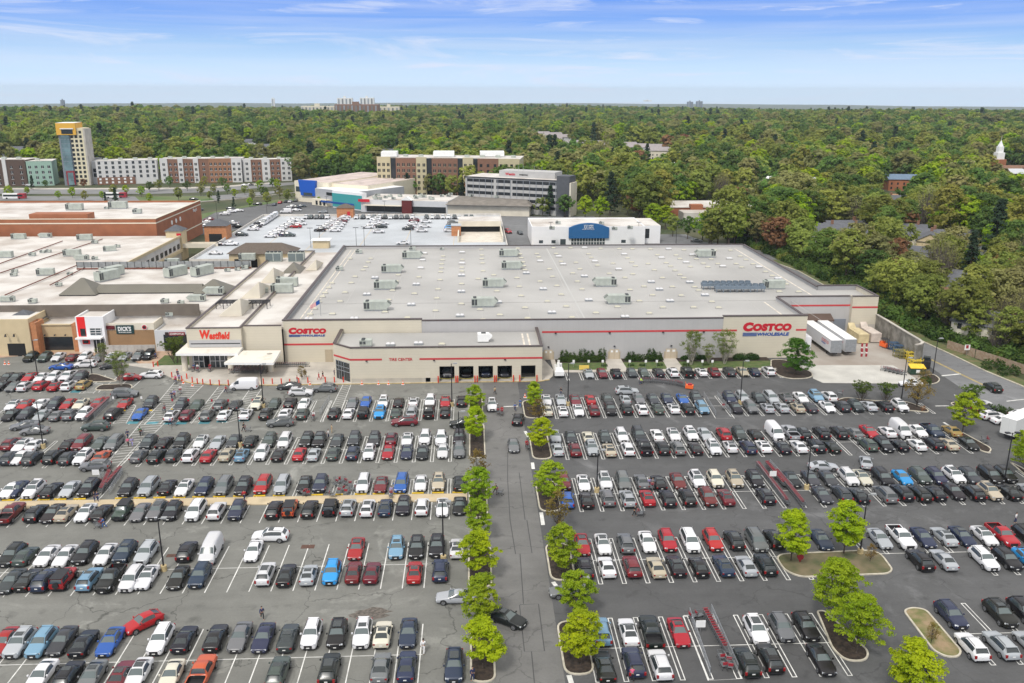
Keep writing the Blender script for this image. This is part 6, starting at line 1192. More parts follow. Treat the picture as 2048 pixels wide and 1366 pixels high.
def crown_mesh(name,m,rs,R_=3,H=4,z0=1.6,ncl=60,per=45,leaf=.32,flat=.5,prof='oval',cr=.22,irr=.22,nb=0.):
    "clumps of leaf faces spread through an uneven crown volume; returns mesh of the crown and clump centres"
    cen=[]; lob=rs.rand(5)*6.28
    while len(cen)<ncl:
        t=rs.rand()**(.8); z=t
        if prof=='oval': rr=math.sin(math.pi*min(1,.12+z*.86))**.7
        elif prof=='cone': rr=(1-z)**.85*1.0+.06
        elif prof=='vase': rr=(.35+.65*min(1,z*1.6))*math.sqrt(max(0,1-max(0,z-.55)**2/.22))
        elif prof=='round': rr=math.sqrt(max(0.02,1-(2*z-1)**2))
        else: rr=.6
        a=rs.rand()*6.283; q=rs.rand()**.42; lo=1+irr*math.sin(2*a+lob[0])+irr*.7*math.sin(3*a+lob[1]+z*4)+irr*.5*math.sin(5*a+lob[2]-z*3)
        r=q*rr*R_*lo*.86; cen.append((r*math.cos(a),r*math.sin(a),z0+z*H))
    cen=np.array(cen); K=len(cen); idx=np.repeat(np.arange(K),per); n=len(idx)
    sz=R_*cr*(.6+.8*rs.rand(K)); off=rs.randn(n,3); off/=np.linalg.norm(off,axis=1)[:,None]; off*=(rs.rand(n)**.5)[:,None]*sz[idx][:,None]; off[:,2]*=flat
    P=cen[idx]+off; Nn=off/ (np.linalg.norm(off,axis=1)[:,None]+1e-6)*.7+rs.randn(n,3)*.55+np.array([0,0,.55])
    if nb:
        cc=P-np.array([0,0,z0+H*.35]); cc/=np.linalg.norm(cc,axis=1)[:,None]+1e-6; Nn=cc*nb*.6+off/(np.linalg.norm(off,axis=1)[:,None]+1e-6)*nb*.55+rs.randn(n,3)*.32+np.array([0,0,.5])
    Nn/=np.linalg.norm(Nn,axis=1)[:,None]
    V=leaves(P,Nn,leaf,rs); me=D.meshes.new(name); me.vertices.add(len(V)); me.vertices.foreach_set('co',V.reshape(-1)); me.loops.add(4*n); me.loops.foreach_set('vertex_index',np.arange(4*n)); me.polygons.add(n); me.polygons.foreach_set('loop_start',np.arange(0,4*n,4)); me.polygons.foreach_set('loop_total',np.full(n,4)); me.update(); me.materials.append(m)
    return me,cen
def trunk_mesh(name,m,rs,cen,h,r,nb=14,fork=None,stems=1,lean=.0):
    b=MB(); z0=cen[:,2].min()
    for s in range(stems):
        ang=s*6.283/stems+rs.rand(); sp=(.0 if stems==1 else .55); base=Vector((math.cos(ang)*sp*.3,math.sin(ang)*sp*.3,-.1)); p=base; hh=h*(.62 if stems==1 else .5); k=4
        for i in range(k):
            q=Vector((base.x+math.cos(ang)*sp*(i+1)*.55+rs.randn()*r*.35,base.y+math.sin(ang)*sp*(i+1)*.55+rs.randn()*r*.35,hh*(i+1)/k)); b.tube(p,q,r*(1-.2*i),r*(1-.2*(i+1)),n=6,cap=i==0); p=q
        sel=rs.choice(len(cen),min(nb,len(cen)),replace=False)
        for j in sel:
            c=Vector(cen[j]); t=min(.95,max(.25,(c.z-z0)/max(.5,h-z0)*.8)); st=base.lerp(p,t); mid=st.lerp(c,.5)+Vector((0,0,-.08*(c-st).length)); b.tube(st,mid,r*.36,r*.22,n=4,cap=False); b.tube(mid,c,r*.22,r*.07,n=4,cap=False)
    return b.mesh(name,m)
KIND={}
def kind(key,m,variants=2,bark=None,tr_=(.16,10,1),**k):
    out=[]
    for v in range(variants):
        rs=np.random.RandomState(hash_(key)+v*17); me,cen=crown_mesh('crown_'+key,m,rs,**k); tm=trunk_mesh('trunk_'+key,bark or BARK,rs,cen,k.get('z0',1.6)+k.get('H',4),tr_[0],tr_[1],stems=tr_[2]); out.append((me,tm))
    KIND[key]=out
def hash_(s): return sum(ord(c)*(i+3) for i,c in enumerate(s))%9973
kind('locust',L_LOC,3,R_=2.45,H=4.8,z0=1.5,ncl=135,per=70,leaf=.21,flat=.38,prof='oval',cr=.20,nb=.6,tr_=(.09,20,1))
kind('locust2',L_LOC2,2,R_=2.3,H=4.9,z0=1.4,ncl=125,per=66,nb=.6,leaf=.21,flat=.38,prof='oval',cr=.20,tr_=(.09,20,1))
kind('spreading',L_LOC2,1,R_=3.9,H=6.6,z0=1.9,ncl=170,per=70,leaf=.24,flat=.32,prof='oval',cr=.17,tr_=(.15,26,1))
kind('sparse',L_RBRN,1,R_=2.1,H=4.2,z0=1.4,ncl=70,per=12,leaf=.24,flat=.5,prof='oval',cr=.22,tr_=(.07,50,1))
kind('crape',leafmat('small_green_leaves',(.07,.12,.02),(.16,.22,.04),.1),2,R_=2.2,H=2.4,z0=1.7,ncl=60,per=34,leaf=.22,flat=.5,prof='vase',cr=.22,tr_=(.06,12,4))
kind('maple',leafmat('maple_leaves',(.055,.14,.015),(.14,.27,.03),.05),1,R_=3.6,H=7.0,z0=1.2,ncl=180,per=64,leaf=.24,flat=.5,prof='oval',cr=.17,tr_=(.14,26,1))
kind('birch',leafmat('birch_leaves',(.12,.17,.04),(.26,.31,.09),.05),2,BARKP,R_=3.0,H=5.2,z0=2.6,ncl=95,per=26,leaf=.24,flat=.7,prof='vase',cr=.17,tr_=(.08,26,4))
kind('autumn',leafmat('orange_bud_leaves',(.17,.11,.03),(.34,.24,.07),.05),1,R_=2.9,H=3.8,z0=1.6,ncl=90,per=16,leaf=.24,flat=.6,prof='round',cr=.2,tr_=(.12,40,1))
# woodland kinds, full and light versions
WK={}
for nm,m,pf,R_,H,z0,desc in (('oak',L_MID,'round',6.6,11,4.5,'broad mid-green tree'),('olive',L_OLV,'round',6.4,11,4.5,'olive-green budding tree'),('tan',L_TAN,'round',6.2,10.5,5,'tan-brown budding tree'),('yellow',L_YEL,'oval',5.8,12,4,'pale yellow-green tree'),('fresh',L_LOC2,'round',6.0,11,4,'bright fresh green tree'),('pine',L_DRK,'cone',4.6,17,1.5,'dark green conifer'),('rust',L_RUS,'round',5.0,8.5,3.5,'rusty red budding tree')):
    kind(nm,m,2,R_=R_,H=H,z0=z0,ncl=120,per=30,leaf=.68 if nm!='pine' else .6,flat=.55,prof=pf,cr=.19,irr=.2,nb=1.,tr_=(.34,14,1))
    kind(nm+'_far',m,2,R_=R_,H=H,z0=z0,ncl=70,per=15,leaf=1.25,flat=.6,prof=pf,cr=.21,irr=.22,nb=1.4,tr_=(.36,5,1)); WK[nm]=desc
kind('bare',L_TAN,3,mat('grey_bark',(.13,.11,.09),.95,.2,2),R_=5.2,H=10,z0=5,ncl=110,per=7,leaf=.42,flat=.7,prof='round',cr=.22,tr_=(.26,70,2)); WK['bare']='half-bare tree with grey-brown branches'
def tree(key,X,Y,sc,label,grp=None,rot=None,z=0,v=None,nm='tree',sz=None,cat='tree'):
    me,tm=KIND[key][tr.randint(len(KIND[key])) if v is None else v%len(KIND[key])]
    e=empty(nm,(X,Y,z),tr.rand()*6.28 if rot is None else rot,label=label,cat=cat,group=grp); e.scale=(sc,sc,sc if sz is None else sz); link('crown',me,e); link('trunk',tm,e); return e
def ptree(key,px,py,sc,label,grp=None,sz=None,v=None,nm='tree'): X,Y=G(px,py); return tree(key,X,Y,sc,label,grp,z=.1,sz=sz,v=v,nm=nm)
gm_='young trees in the left median strip'; lm=[(949,829,'locust2',.95),(951,884,'locust',1.05),(955,965,'sparse',1.0),(957,1017,'locust2',1.05),(958,1080,'locust2',.98),(959,1158,'locust',1.08),(962,1252,'locust2',1.08),(966,1340,'locust',1.02)]
for i,(px,py,k,s) in enumerate(lm[::-1]): ptree(k,px,py,s*.98,f'{"sparse half-leafed" if k=="sparse" else "yellow-green" if k=="locust" else "fresh green"} young tree, {ORD[i+1]} from the camera in the left median strip',gm_,v=i)
rm_=[(1068,822,'locust2',.95),(1077,852,'sparse',.95),(1084,903,'locust',.98),(1100,1008,'locust2',1.12),(1116,1064,'sparse',1.12),(1126,1148,'locust2',1.12),(1150,1238,'locust2',1.02),(1163,1330,'locust',1.05)]
for i,(px,py,k,s) in enumerate(rm_[::-1]): ptree(k,px,py,s*.98,f'{"bronze half-leafed" if k=="sparse" else "yellow-green" if k=="locust" else "fresh green"} young tree, {ORD[i+1]} from the camera in the right median strip','young trees in the right median strip',v=i+1)
ptree('locust',1582,1122,1.15,'rounded bright yellow-green tree at the left end of the grass island',v=0); ptree('locust',1687,1108,1.2,'rounded bright yellow-green tree beside the lamp post on the grass island',v=1)
ptree('spreading',1668,1244,.93,'wide spreading green tree on the mulch island below the grass island'); ptree('spreading',1712,1308,.8,'olive-green spreading tree at the near end of the mulch island',sz=.85)
ptree('locust',1815,1412,1.2,'yellow-green tree cut off by the bottom edge near the right-hand lamp post',v=2)
ptree('locust2',1925,866,1.22,'upright green tree on the narrow bed by the slanted bays',v=0); ptree('spreading',2052,950,.9,'green tree cut off by the right edge of the photo')
ptree('maple',1589,750,1.0,'dense green maple on the mulch bed right of the warehouse sign'); ptree('crape',1722,803,1.0,'small multi-stemmed tree on the long mulch island, left one',v=0); ptree('crape',1770,803,.9,'small multi-stemmed tree on the long mulch island, right one',v=1); ptree('crape',1943,812,1.05,'small multi-stemmed tree beside the slanted bays',v=0)
ptree('autumn',1833,814,1.05,'orange-leaved small tree at the end of the long mulch island'); ptree('autumn',1846,766,.55,'low orange shrub-like tree at the dock corner bed')
ptree('birch',1382,731,1.0,'airy multi-stemmed birch before the grey wall, left one',v=0); ptree('birch',1449,729,1.02,'airy multi-stemmed birch beside the right store sign',v=1); ptree('birch',1417,729,.6,'slender small birch between two larger birches')
ptree('crape',352,728,1.35,'leafy green tree beside the entrance canopy',sz=1.5,v=0); ptree('birch',243,772,.85,'sparse green tree on the left mulch beds',sz=.95); ptree('birch',207,728,.5,'small sparse tree in the bays facing the shops',sz=.6)
ptree('sparse',604,760,.55,'bare sapling on the pavement by the cart rows')
X,Y=G(1862,1288); tree('sparse',X,Y,.45,'tiny green sapling on the bare soil island',z=.2); X,Y=G(1740,1125); tree('sparse',X,Y,.45,'thin leafless sapling at the right end of the grass island',z=.2)
# hedges and shrubs
def shrub_mesh(nm,m,L,Wd,H,seed,n=900,leaf=.2):
    rs=np.random.RandomState(seed); u=rs.rand(n,3); P=np.empty((n,3)); th=rs.rand(n)*6.283; ph=np.arccos(rs.rand(n)); 
    dx=np.sin(ph)*np.cos(th); dy=np.sin(ph)*np.sin(th); dz=np.cos(ph); k=(rs.rand(n)**.2); lump=1+.18*np.sin(dx*7+seed)*np.cos(dy*6)
    f=lambda a:np.sign(a)*np.abs(a)**.6
    P[:,0]=f(dx)*L/2*k; P[:,1]=f(dy)*Wd/2*k; P[:,2]=np.abs(dz)**.6*H*k*lump; P[:,0]*=1; Nn=np.stack([dx,dy,dz],1)*.7+rs.randn(n,3)*.5+np.array([0,0,.3]); Nn/=np.linalg.norm(Nn,axis=1)[:,None]
    V=leaves(P,Nn,leaf,rs); me=D.meshes.new(nm); me.from_pydata(V.tolist(),[],[(4*i,4*i+1,4*i+2,4*i+3) for i in range(n)]); me.materials.append(m); return me
def hedge(a,b,Y,Wd,H,label,seed,m=L_HEDGE):
    xa,xb=XA(a,Y),XA(b,Y); me=shrub_mesh('hedge',m,xb-xa,Wd,H,seed,int(260*(xb-xa)**.9*Wd),.24); link('hedge',me,None,((xa+xb)/2,Y,.1),label=label,cat='hedge')
Yh=Yl+6.6
hedge(1115,1212,Yh,2.2,1.35,'clipped green hedge along the grey wall beside the tyre centre',3); hedge(1248,1327,Yh,2.2,1.35,'clipped green hedge between the two right-hand tan doors',5); hedge(1360,1420,Yh+.4,1.5,1.0,'low dark hedge under the left birch',7); hedge(1465,1519,Yh,2.0,1.4,'bright clipped hedge below the right store sign',9)
sb=[shrub_mesh('shrub',L_HEDGE,2,2,1.5,s,420,.22) for s in (1,2,3)]
for i,(a,h) in enumerate(((1128,1.6),(1144,1.2),(1165,1.7),(1180,1.5),(1204,1.8),(1262,1.2),(1302,1.7),(1316,1.1))): o=link('shrub',sb[i%3],None,(XA(a,Yh+.9),Yh+.9,.2),label=f'rounded shrub standing above the hedge by the grey wall, {ORD[i+1]} from the left',cat='shrub',group='rounded shrubs behind the hedges'); o.scale=(1,1,h)
for i,a in enumerate((1117,1172,1209,1262,1285,1320,1372,1412)): o=link('shrub',sb[i%3],None,(XA(a,Yl+2.5),Yl+2.5,.15),label=f'low dark shrub on the lawn strip before the hedge, {ORD[i+1]} from the left',cat='shrub',group='low shrubs on the lawn strip'); o.scale=(.8,.6,.35)
for px,py,s,l in ((1985,738,(2.6,1.6,1.5),'large brownish clipped bush before the wooden fence, left one'),(2016,750,(2.4,1.6,1.5),'large brownish clipped bush before the wooden fence, right one'),(1990,825,(1.8,1.2,1.0),'yellow-green bush on the bed by the slanted bays'),(2012,829,(1.5,1.,.9),'yellow-green bush at the end of the bed by the box truck'),(1850,770,(1.2,1.,1.2),'small green bush at the dock corner'),(1846,822,(.7,.7,.8),'red-leaved shrub at the tip of the long mulch island')):
    X,Y=G(px,py); o=link('shrub',sb[0] if 'red' not in l else shrub_mesh('shrub',L_RUS,1.4,1.4,1.2,4,200,.2),None,(X,Y,.1),label=l,cat='shrub'); o.scale=s
# ---- woodland
def excluded(X,Y,r=4):
    if Y<475 and X<78 and not (X>76 and Y>330): 
        return True
    rects=[(-420,79,0,470),(60,106,0,330),(-112,-2,440,560),(-6,56,424,462),(-60,34,494,530),(-340,-116,566,622),(-420,-70,440,574),(79,88,300,352),(70,104,352,380)]
    for a,b,c,d in rects:
        if a-r*.3<X<b+r*.3 and c-r*.3<Y<d+r*.3: return True
    # service road with verge and fence
    if Y<330:
        xe=np.interp(Y,[100,140,169,177,188,200,215,230,262,330],[150,131,128,127,125,119.5,114,113.5,116,114])
        if X<xe+ (1.5 if Y<205 else 0): return True
    for hx,hy,hr in CLEAR:
        dx,dy=X-hx,Y-hy; d=math.hypot(hx,hy)
        if dx*dx+dy*dy<(hr+1.5)**2: return True
        ux,uy=-hx/d,-hy/d; al=dx*ux+dy*uy; la=abs(dx*uy-dy*ux)
        if 0<al<(9*d/60)*(1.1 if d>450 else .85 if hr>6.5 else .12) and la<hr*.82: return True
    return False
def infov(X,Y,mg=0):
    if Y<5: return False
    d=Vector((X,Y,0)); f=d.x*FW[0]+d.y*FW[1]; r=d.x*RT[0]+d.y*RT[1]; return abs(r)<f*(.605+mg*.001)+14+mg
pts=[]; y=165.
rings=[(110,480,8.4),(480,820,10.5),(820,1350,13.5),(1350,2750,17)]
for r0,r1,sp in rings:
    n=int(r1/sp)+1
    for i in range(-n,n+1):
        for j in range(int(0),n+1):
            X=i*sp+tr.uniform(-.42,.42)*sp+(j%2)*sp*.5; Y=j*sp+tr.uniform(-.42,.42)*sp; d=math.hypot(X,Y)
            if d<r0 or d>=r1 or not infov(X,Y,90 if d<1000 else 25): continue
            if excluded(X,Y): continue
            pts.append((d,X,Y,sp))
pts.sort(); near=[];far=[]
def clump(X,Y): return math.sin(X*.013+1)*math.cos(Y*.011)+.6*math.sin(X*.041+Y*.033)
names=['oak','olive','tan','yellow','fresh','pine','rust','bare']
for d,X,Y,sp in pts:
    c=clump(X,Y); u=tr.rand()
    if d<330 and Y<300 and X<205: w=[.10,.22,.20,.07,.06,.02,.02,.31]
    elif d<900: w=[.30,.28,.13,.09,.12,.03,.035,.015]
    else: w=[.46+.12*c,.25,.14-.06*c,.03,.07,.02,.02,0]
    w=np.array([max(0,q) for q in w]); w/=w.sum(); k=names[tr.choice(8,p=w)]
    s=tr.uniform(.78,1.2) if d<330 else tr.uniform(.85,1.5); 
    if d>820: s=tr.uniform(.95,1.65)
    if d>1350: s*=1.2
    (near if len(near)<285 and infov(X,Y) else far).append((X,Y,s,k,d))
REG=lambda X,Y:('in the woods right of the warehouse' if Y<330 and X>100 else 'in the trees behind the right-hand houses' if X>100 else 'behind the white gallery building' if X>15 else 'behind the mall')
for X,Y,s,k,d in near:
    kk=k if d<430 or k=='bare' else k+'_far'; reg=REG(X,Y); tree(kk,X,Y,s,f'{WK[k]} {reg}',f'{WK[k]}s {reg}',z=-.3,nm='woodland_tree' if k!='pine' else 'conifer',sz=s*tr.uniform(.85,1.1))
# light prototypes that also stand in the wood themselves
protos=[]
for i,k in enumerate(['oak','olive','tan','yellow','fresh','pine','rust']):
    for v in range(2):
        me,tm=KIND[k+'_far'][v]; X,Y=[(q[0],q[1]) for q in far if q[3]==k][v*5]; e=empty('woodland_tree',(X,Y,-.3),0,label=f'{WK[k]} farther out in the suburbs',cat='tree',group=f'{WK[k]}s farther out'); o=link('crown',me,e); link('trunk',tm,e); protos.append((o,k,v))
def scatter(name,P,protos,**tg):
    me=D.meshes.new(name); me.from_pydata([(p[0],p[1],p[2]) for p in P],[],[]); 
    for an,ty,ix in (('sc','FLOAT',3),('rot','FLOAT',4),('ty','INT',5)):
        a=me.attributes.new(an,ty,'POINT'); a.data.foreach_set('value',[p[ix] for p in P])
    ob=link(name,me,**tg); ng=D.node_groups.new(name,'GeometryNodeTree'); ng.interface.new_socket('Geometry',in_out='INPUT',socket_type='NodeSocketGeometry'); ng.interface.new_socket('Geometry',in_out='OUTPUT',socket_type='NodeSocketGeometry')
    n=ng.nodes; l=ng.links; gi=n.new('NodeGroupInput'); go=n.new('NodeGroupOutput'); j=n.new('GeometryNodeJoinGeometry')
    def na(nm,ty): q=n.new('GeometryNodeInputNamedAttribute'); q.data_type=ty; q.inputs[0].default_value=nm; return q.outputs['Attribute']
    sc,ro,tyy=na('sc','FLOAT'),na('rot','FLOAT'),na('ty','INT'); cx3=n.new('ShaderNodeCombineXYZ'); l.new(ro,cx3.inputs[2])
    for i,o in enumerate(protos):
        oi=n.new('GeometryNodeObjectInfo'); oi.inputs['Object'].default_value=o; oi.inputs['As Instance'].default_value=True
        cp=n.new('FunctionNodeCompare'); cp.data_type='INT'; cp.operation='EQUAL'; l.new(tyy,cp.inputs['A'] if 'A' in cp.inputs else cp.inputs[2]); 
        for s_ in cp.inputs:
            if s_.name=='B' and s_.type=='INT': s_.default_value=i
        for s_ in cp.inputs:
            if s_.name=='A' and s_.type=='INT': l.new(tyy,s_)
        ip=n.new('GeometryNodeInstanceOnPoints'); l.new(gi.outputs[0],ip.inputs['Points']); l.new(cp.outputs[0],ip.inputs['Selection']); l.new(oi.outputs['Geometry'],ip.inputs['Instance']); l.new(cx3.outputs[0],ip.inputs['Rotation']); l.new(sc,ip.inputs['Scale']); l.new(ip.outputs[0],j.inputs[0])
    l.new(j.outputs[0],go.inputs[0]); md=ob.modifiers.new('scatter','NODES'); md.node_group=ng; return ob
order={ (k,v):i for i,(o,k,v) in enumerate(protos)}
P=[(X,Y,terrain(X,Y)-.4,s*(.85 if d>2000 else 1),tr.rand()*6.28,order[(k if k!='bare' else 'tan',tr.randint(2))]) for X,Y,s,k,d in far]
scatter('distant_forest',P,[p[0] for p in protos],kind='stuff',label='mass of spring trees reaching to the horizon',cat='forest')
# understorey along the service road and between near trunks
bp=[shrub_mesh('undergrowth',L_HEDGE,4,4,2.2,21,500,.45),shrub_mesh('undergrowth',L_OLV,4,4,2.0,22,450,.45),shrub_mesh('undergrowth',L_MID,5,4,2.6,23,550,.5)]
bo=[link('shrub',bp[i],None,(120+i*3.5,214-i*3,0),label=['dark green thicket bush','olive thicket bush','leafy green thicket bush'][i]+' at the woods edge by the retaining wall',cat='shrub') for i in range(3)]
Q=[]
for i in range(5200):
    X=tr.uniform(108,260) if i%3 else tr.uniform(108,135); Y=tr.uniform(150,400)
    if not infov(X,Y): continue
    xe=np.interp(Y,[100,140,169,177,188,200,215,230,262,330,420],[150,131,126,124.5,121.5,118,114.5,114,117,113,80])
    if X<xe+(2.2 if 174<Y<200 else 0) or any((X-a)**2+(Y-b)**2<(c*.9)**2 for a,b,c in CLEAR): continue
    Q.append((X,Y,-.2,tr.uniform(.6,1.5) if X<xe+25 else tr.uniform(.5,1.2),tr.rand()*6.28,tr.randint(3)))
scatter('undergrowth',Q,bo,kind='stuff',label='tangled green undergrowth below the woodland trees',cat='undergrowth')
# half-bare trees between the fence and the pale houses
for i in range(26):
    Y=168+i*2.1+tr.uniform(-1,1); X=np.interp(Y,[160,177,197,215,232],[131,127,119.5,116.5,117])+tr.uniform(1.5,13); tree('bare' if i%3 else 'olive',X,Y,tr.uniform(.62,.95),('half-bare tree with grey-brown branches' if i%3 else 'olive-green budding tree')+' close behind the wooden fence','trees close behind the wooden fence'+(' ' if i%3 else ''),z=-.2,nm='woodland_tree')
# trees of the left middle distance: roads, lot edges, apartments
LT=[('fresh',20,392),('fresh',55,386),('pine',66,375),('fresh',118,395),('oak',92,372),('fresh',145,392),('yellow',170,398),('fresh',205,395),('pine',212,405),('yellow',228,388),('fresh',252,386),('fresh',283,390),('oak',300,380),('olive',318,378),('pine',232,402),('oak',340,372),('olive',358,398),('fresh',300,402),('oak',375,378),('tan',402,388),('olive',420,395),('yellow',428,384),('pine',438,402),('oak',455,385),('fresh',470,392),('olive',490,385),('tan',505,398),('fresh',520,378),('oak',528,392),('pine',468,412),('fresh',500,410),('oak',545,372),('tan',560,395),('olive',577,400),('fresh',640,405),('oak',598,378),('rust',168,372),('yellow',410,372),('oak',445,372),('olive',535,408),('fresh',555,376),('oak',610,340),('olive',575,345),('fresh',595,335),('oak',640,330),('olive',625,345),('tan',560,350),('oak',660,335),('fresh',545,355),('oak',680,340),('oak',700,335),('olive',730,335)]
for i,(k,px,py) in enumerate(LT):
    X,Y=G(px,py+4); big=py<360; tree(k+'_far',X,Y,tr.uniform(.55,.8) if big else tr.uniform(.30,.48),f'{WK[k]} among the roads between the mall and the apartments',f'{WK[k]}s among the left-hand roads',z=-.1,nm='roadside_tree')
for i,(px,py,k,s) in enumerate([(815,392,'pine',.75),(835,390,'oak',.8),(860,392,'tan',.85),(880,395,'oak',.9),(905,398,'olive',.9),(790,392,'pine',.6),(925,402,'pine',.7),(775,396,'pine',.55),(1100,428,'pine',.8),(1085,430,'olive',.6),(1130,432,'oak',.7),(950,405,'olive',.6),(1220,428,'pine',1.15),(1285,425,'rust',.9),(1310,422,'rust',.85),(1255,428,'yellow',.8),(1170,436,'fresh',.75),(1200,438,'fresh',.75),(1330,455,'fresh',.7),(1375,475,'oak',.6),(1345,470,'olive',.6),(1405,480,'fresh',.8),(1435,488,'yellow',.85),(1470,490,'fresh',1.0)]):
    X,Y=G(px,py+3); tree(k if s>.95 else k+'_far',X,Y,s,f'{WK[k]} near the {"office block" if px<1140 else "gallery building"}, {ORD[i+1] if i<29 else ""} from the left of those',f'{WK[k]}s near the office block and gallery',z=-.1,nm='tree')
# ================================================================ SMALL THINGS
# ---- surfaces beyond the mall
AFAR=asphalt('far_lot_asphalt',(.13,.132,.132),6,.2,.3); AFR=mat('far_road',(.20,.20,.20),.9,.08,.05); LAWN2=mat('far_lawn',(.07,.13,.03),.95,.3,.05,col2=(.15,.16,.07))
sheet('rear_lot',[G(400,470),G(402,440),G(430,425),G(560,404),(-60,505),(-56,447),(-10,434),(30,425),(30,300),(-93.3,300),(-93.3,400)],-.03,AFAR)
sheet('rear_drive',[(-93.3,250),(30,250),(24,345),(24,420),(-93.3,420)],-.045,AFAR)
sheet('gallery_road',[(12.8,292),(23.5,292),(23.5,372),(60,374),(60,428),(12.8,430)],-.01,AROAD)
sheet('gallery_lot',[(69,300),(112,300),(112,345),(95,352),(92,372),(76,372),(69,345)],-.02,AROAD)
sheet('boulevard',[G(-40,379),G(-40,388),G(300,388),G(430,384),G(560,372),G(640,365),G(640,360),G(560,366),G(430,376),G(300,379)],.03,AFR)
sheet('boulevard_pavement',[G(-40,376),G(-40,379),G(300,379),G(430,376),G(560,366),G(560,363.5),G(430,373),G(300,376)],.06,CONC)
sheet('bus_station_road',[G(-40,392),G(-40,401),G(400,402),G(470,397),G(560,385),G(560,381),G(430,391),G(300,393)],.02,AFR)
sheet('park_lawn',[G(270,393),G(420,392),G(430,402),G(330,404),G(280,402)],.05,LAWN2)
sheet('lot_edge_lawn',[G(402,440),G(402,428),G(560,398),G(640,398),G(560,404),G(430,425)],.02,LAWN2)
mb=MB(); ribbon(mb,[G(400,404),G(470,399),G(560,389),G(600,384)],.8,0,.5); mb.obj('low_wall',CONC,label='low pale wall curving along the road behind the mall lot',cat='wall')
slab('gallery_apron',[(23,300),(30,300),(24,345),(21.5,345)],.1,TANWALK,-.1)
# ---- cars beyond
def dcar(px,py,code,deg,label,z,grp): X,Y=G(px,py,z); car(X,Y,code,R(deg),label,grp,2,z+.01)
dk=random.Random(9); n_=0
def dline(pts,z,grp,where):
    global n_
    for i,(px,py,code,deg) in enumerate(pts): dcar(px,py,code,deg,f'{COL[code[0]][1]} {TY[code[1]][1]}, {ORD[i+1] if i<29 else "last"} from the left {where}',z,grp)
back=[(612,'wu'),(622,'du'),(633,'gu'),(644,'du'),(655,'wu'),(713,'wu'),(726,'du'),(738,'wu'),(748,'gu'),(759,'wu'),(770,'ku'),(781,'ws'),(792,'du'),(803,'gu'),(814,'du'),(825,'wu'),(853,'du'),(865,'wu'),(875,'gu'),(886,'wu'),(897,'wu'),(909,'du'),(919,'ws'),(932,'du'),(943,'du')]
dline([(x,437.5,c,0) for x,c in back],5,'cars along the rear edge of the deck','along the rear edge of the deck')
g1=[(525+i*3.6,453-i*2.6,'ws',0) for i in range(8)]
dline([(527+i*3.3,450-i*2.2,['wu','wt'][i%2] if i>0 else 'wu',0) for i in range(8)],5,'white cars packed at the left of the deck','in the packed line, left of the deck')
A=[(506,461,'wu',-90),(512,455,'ks',-90),(519,449,'ku',-90),(484,472,'du',90),(461,491,'wp',90),(445,491,'ks',90),(431,509,'ws',88),(541,475,'wu',-90),(549,468,'wu',-90),(557,463,'ws',-90),(563,458,'wu',-90),(572,455,'wu',-90),(570,473,'nu',90),(579,473,'eu',90),(592,456,'ru',-92),(578,449,'wu',-90),(602,450,'ws',90),(585,443,'wu',-90),(598,443,'ws',90)]
dline(A,5,'cars on the left part of the deck','of the loose cars left on the deck')
B=[(640,463,'ku',-90)]+[(647+i*5.2,457.5-i*3.4,c,-90) for i,c in enumerate(('wu','wu','ws','wu','ws'))]+[(670+i*3.6,463.5-i*4.6,c,90) for i,c in enumerate(('wu','ws','wu','wu','mu','wu','ws'))]
dline(B,5,'cars in the middle of the deck','in the middle deck rows')
Cc=[(736,457,'wu',-90),(744,451,'ws',-90),(748,446,'wu',-90),(763,456,'du',90),(766,449,'ws',90),(757,466,'wu',90),(751,441,'wu',-90),(816,460,'du',-90),(820,455,'ws',-90),(824,450,'wu',-90),(828,444,'mu',-90),(844,464,'wu',90),(850,455,'ws',90),(852,446,'wu',90),(806,489,'ws',-88)]
dline(Cc,5,'cars in the two right groups of the deck','in the right deck groups')
Dd=[(900,464,'wu',90),(901,459,'cu',90),(904,454,'gu',90),(906,448,'gu',90)]
dline(Dd,5,'cars beside the brick lift block','beside the brick lift block')
E_=[(412,447,'wu',-88),(408,455,'wu',-88),(418,442,'mu',-88),(430,446,'gs',-88),(450,430,'wv',-88),(464,425,'wu',90),(478,423,'ws',90),(462,419,'ds',90),(466,449,'wp',-90),(478,456,'kp',90),(515,410,'ks',-90),(549,411,'ns',0),(560,407,'rs',0),(572,405,'ks',0),(580,405,'ws',0),(592,403,'ks',0),(572,426,'wt',-90),(582,416,'wu',-90),(594,417,'ku',90),(594,422,'ws',90),(604,414,'es',90),(646,426,'ss',-80),(398,421,'ks',90)]
dline(E_,0,'cars in the asphalt lot beyond the deck','in the asphalt lot beyond the deck')
dcar(1016,466,'rv',20,'bright red van on the road between deck and white gallery',0,'cars by the gallery'); dcar(1040,468,'ds',10,'dark sedan on the road left of the white gallery',0,'cars by the gallery'); dcar(1393,484,'gs',90,'grey sedan on the road behind the warehouse',0,'cars by the gallery')
F_=[(60,372,'ws',90),(105,366,'ss',90),(490,372,'ws',90),(500,371,'ks',90),(545,369,'ws',90),(605,384,'ws',80),(388,400,'ks',90)]
dline(F_,0,'cars on the boulevard','on the boulevard before the apartments')
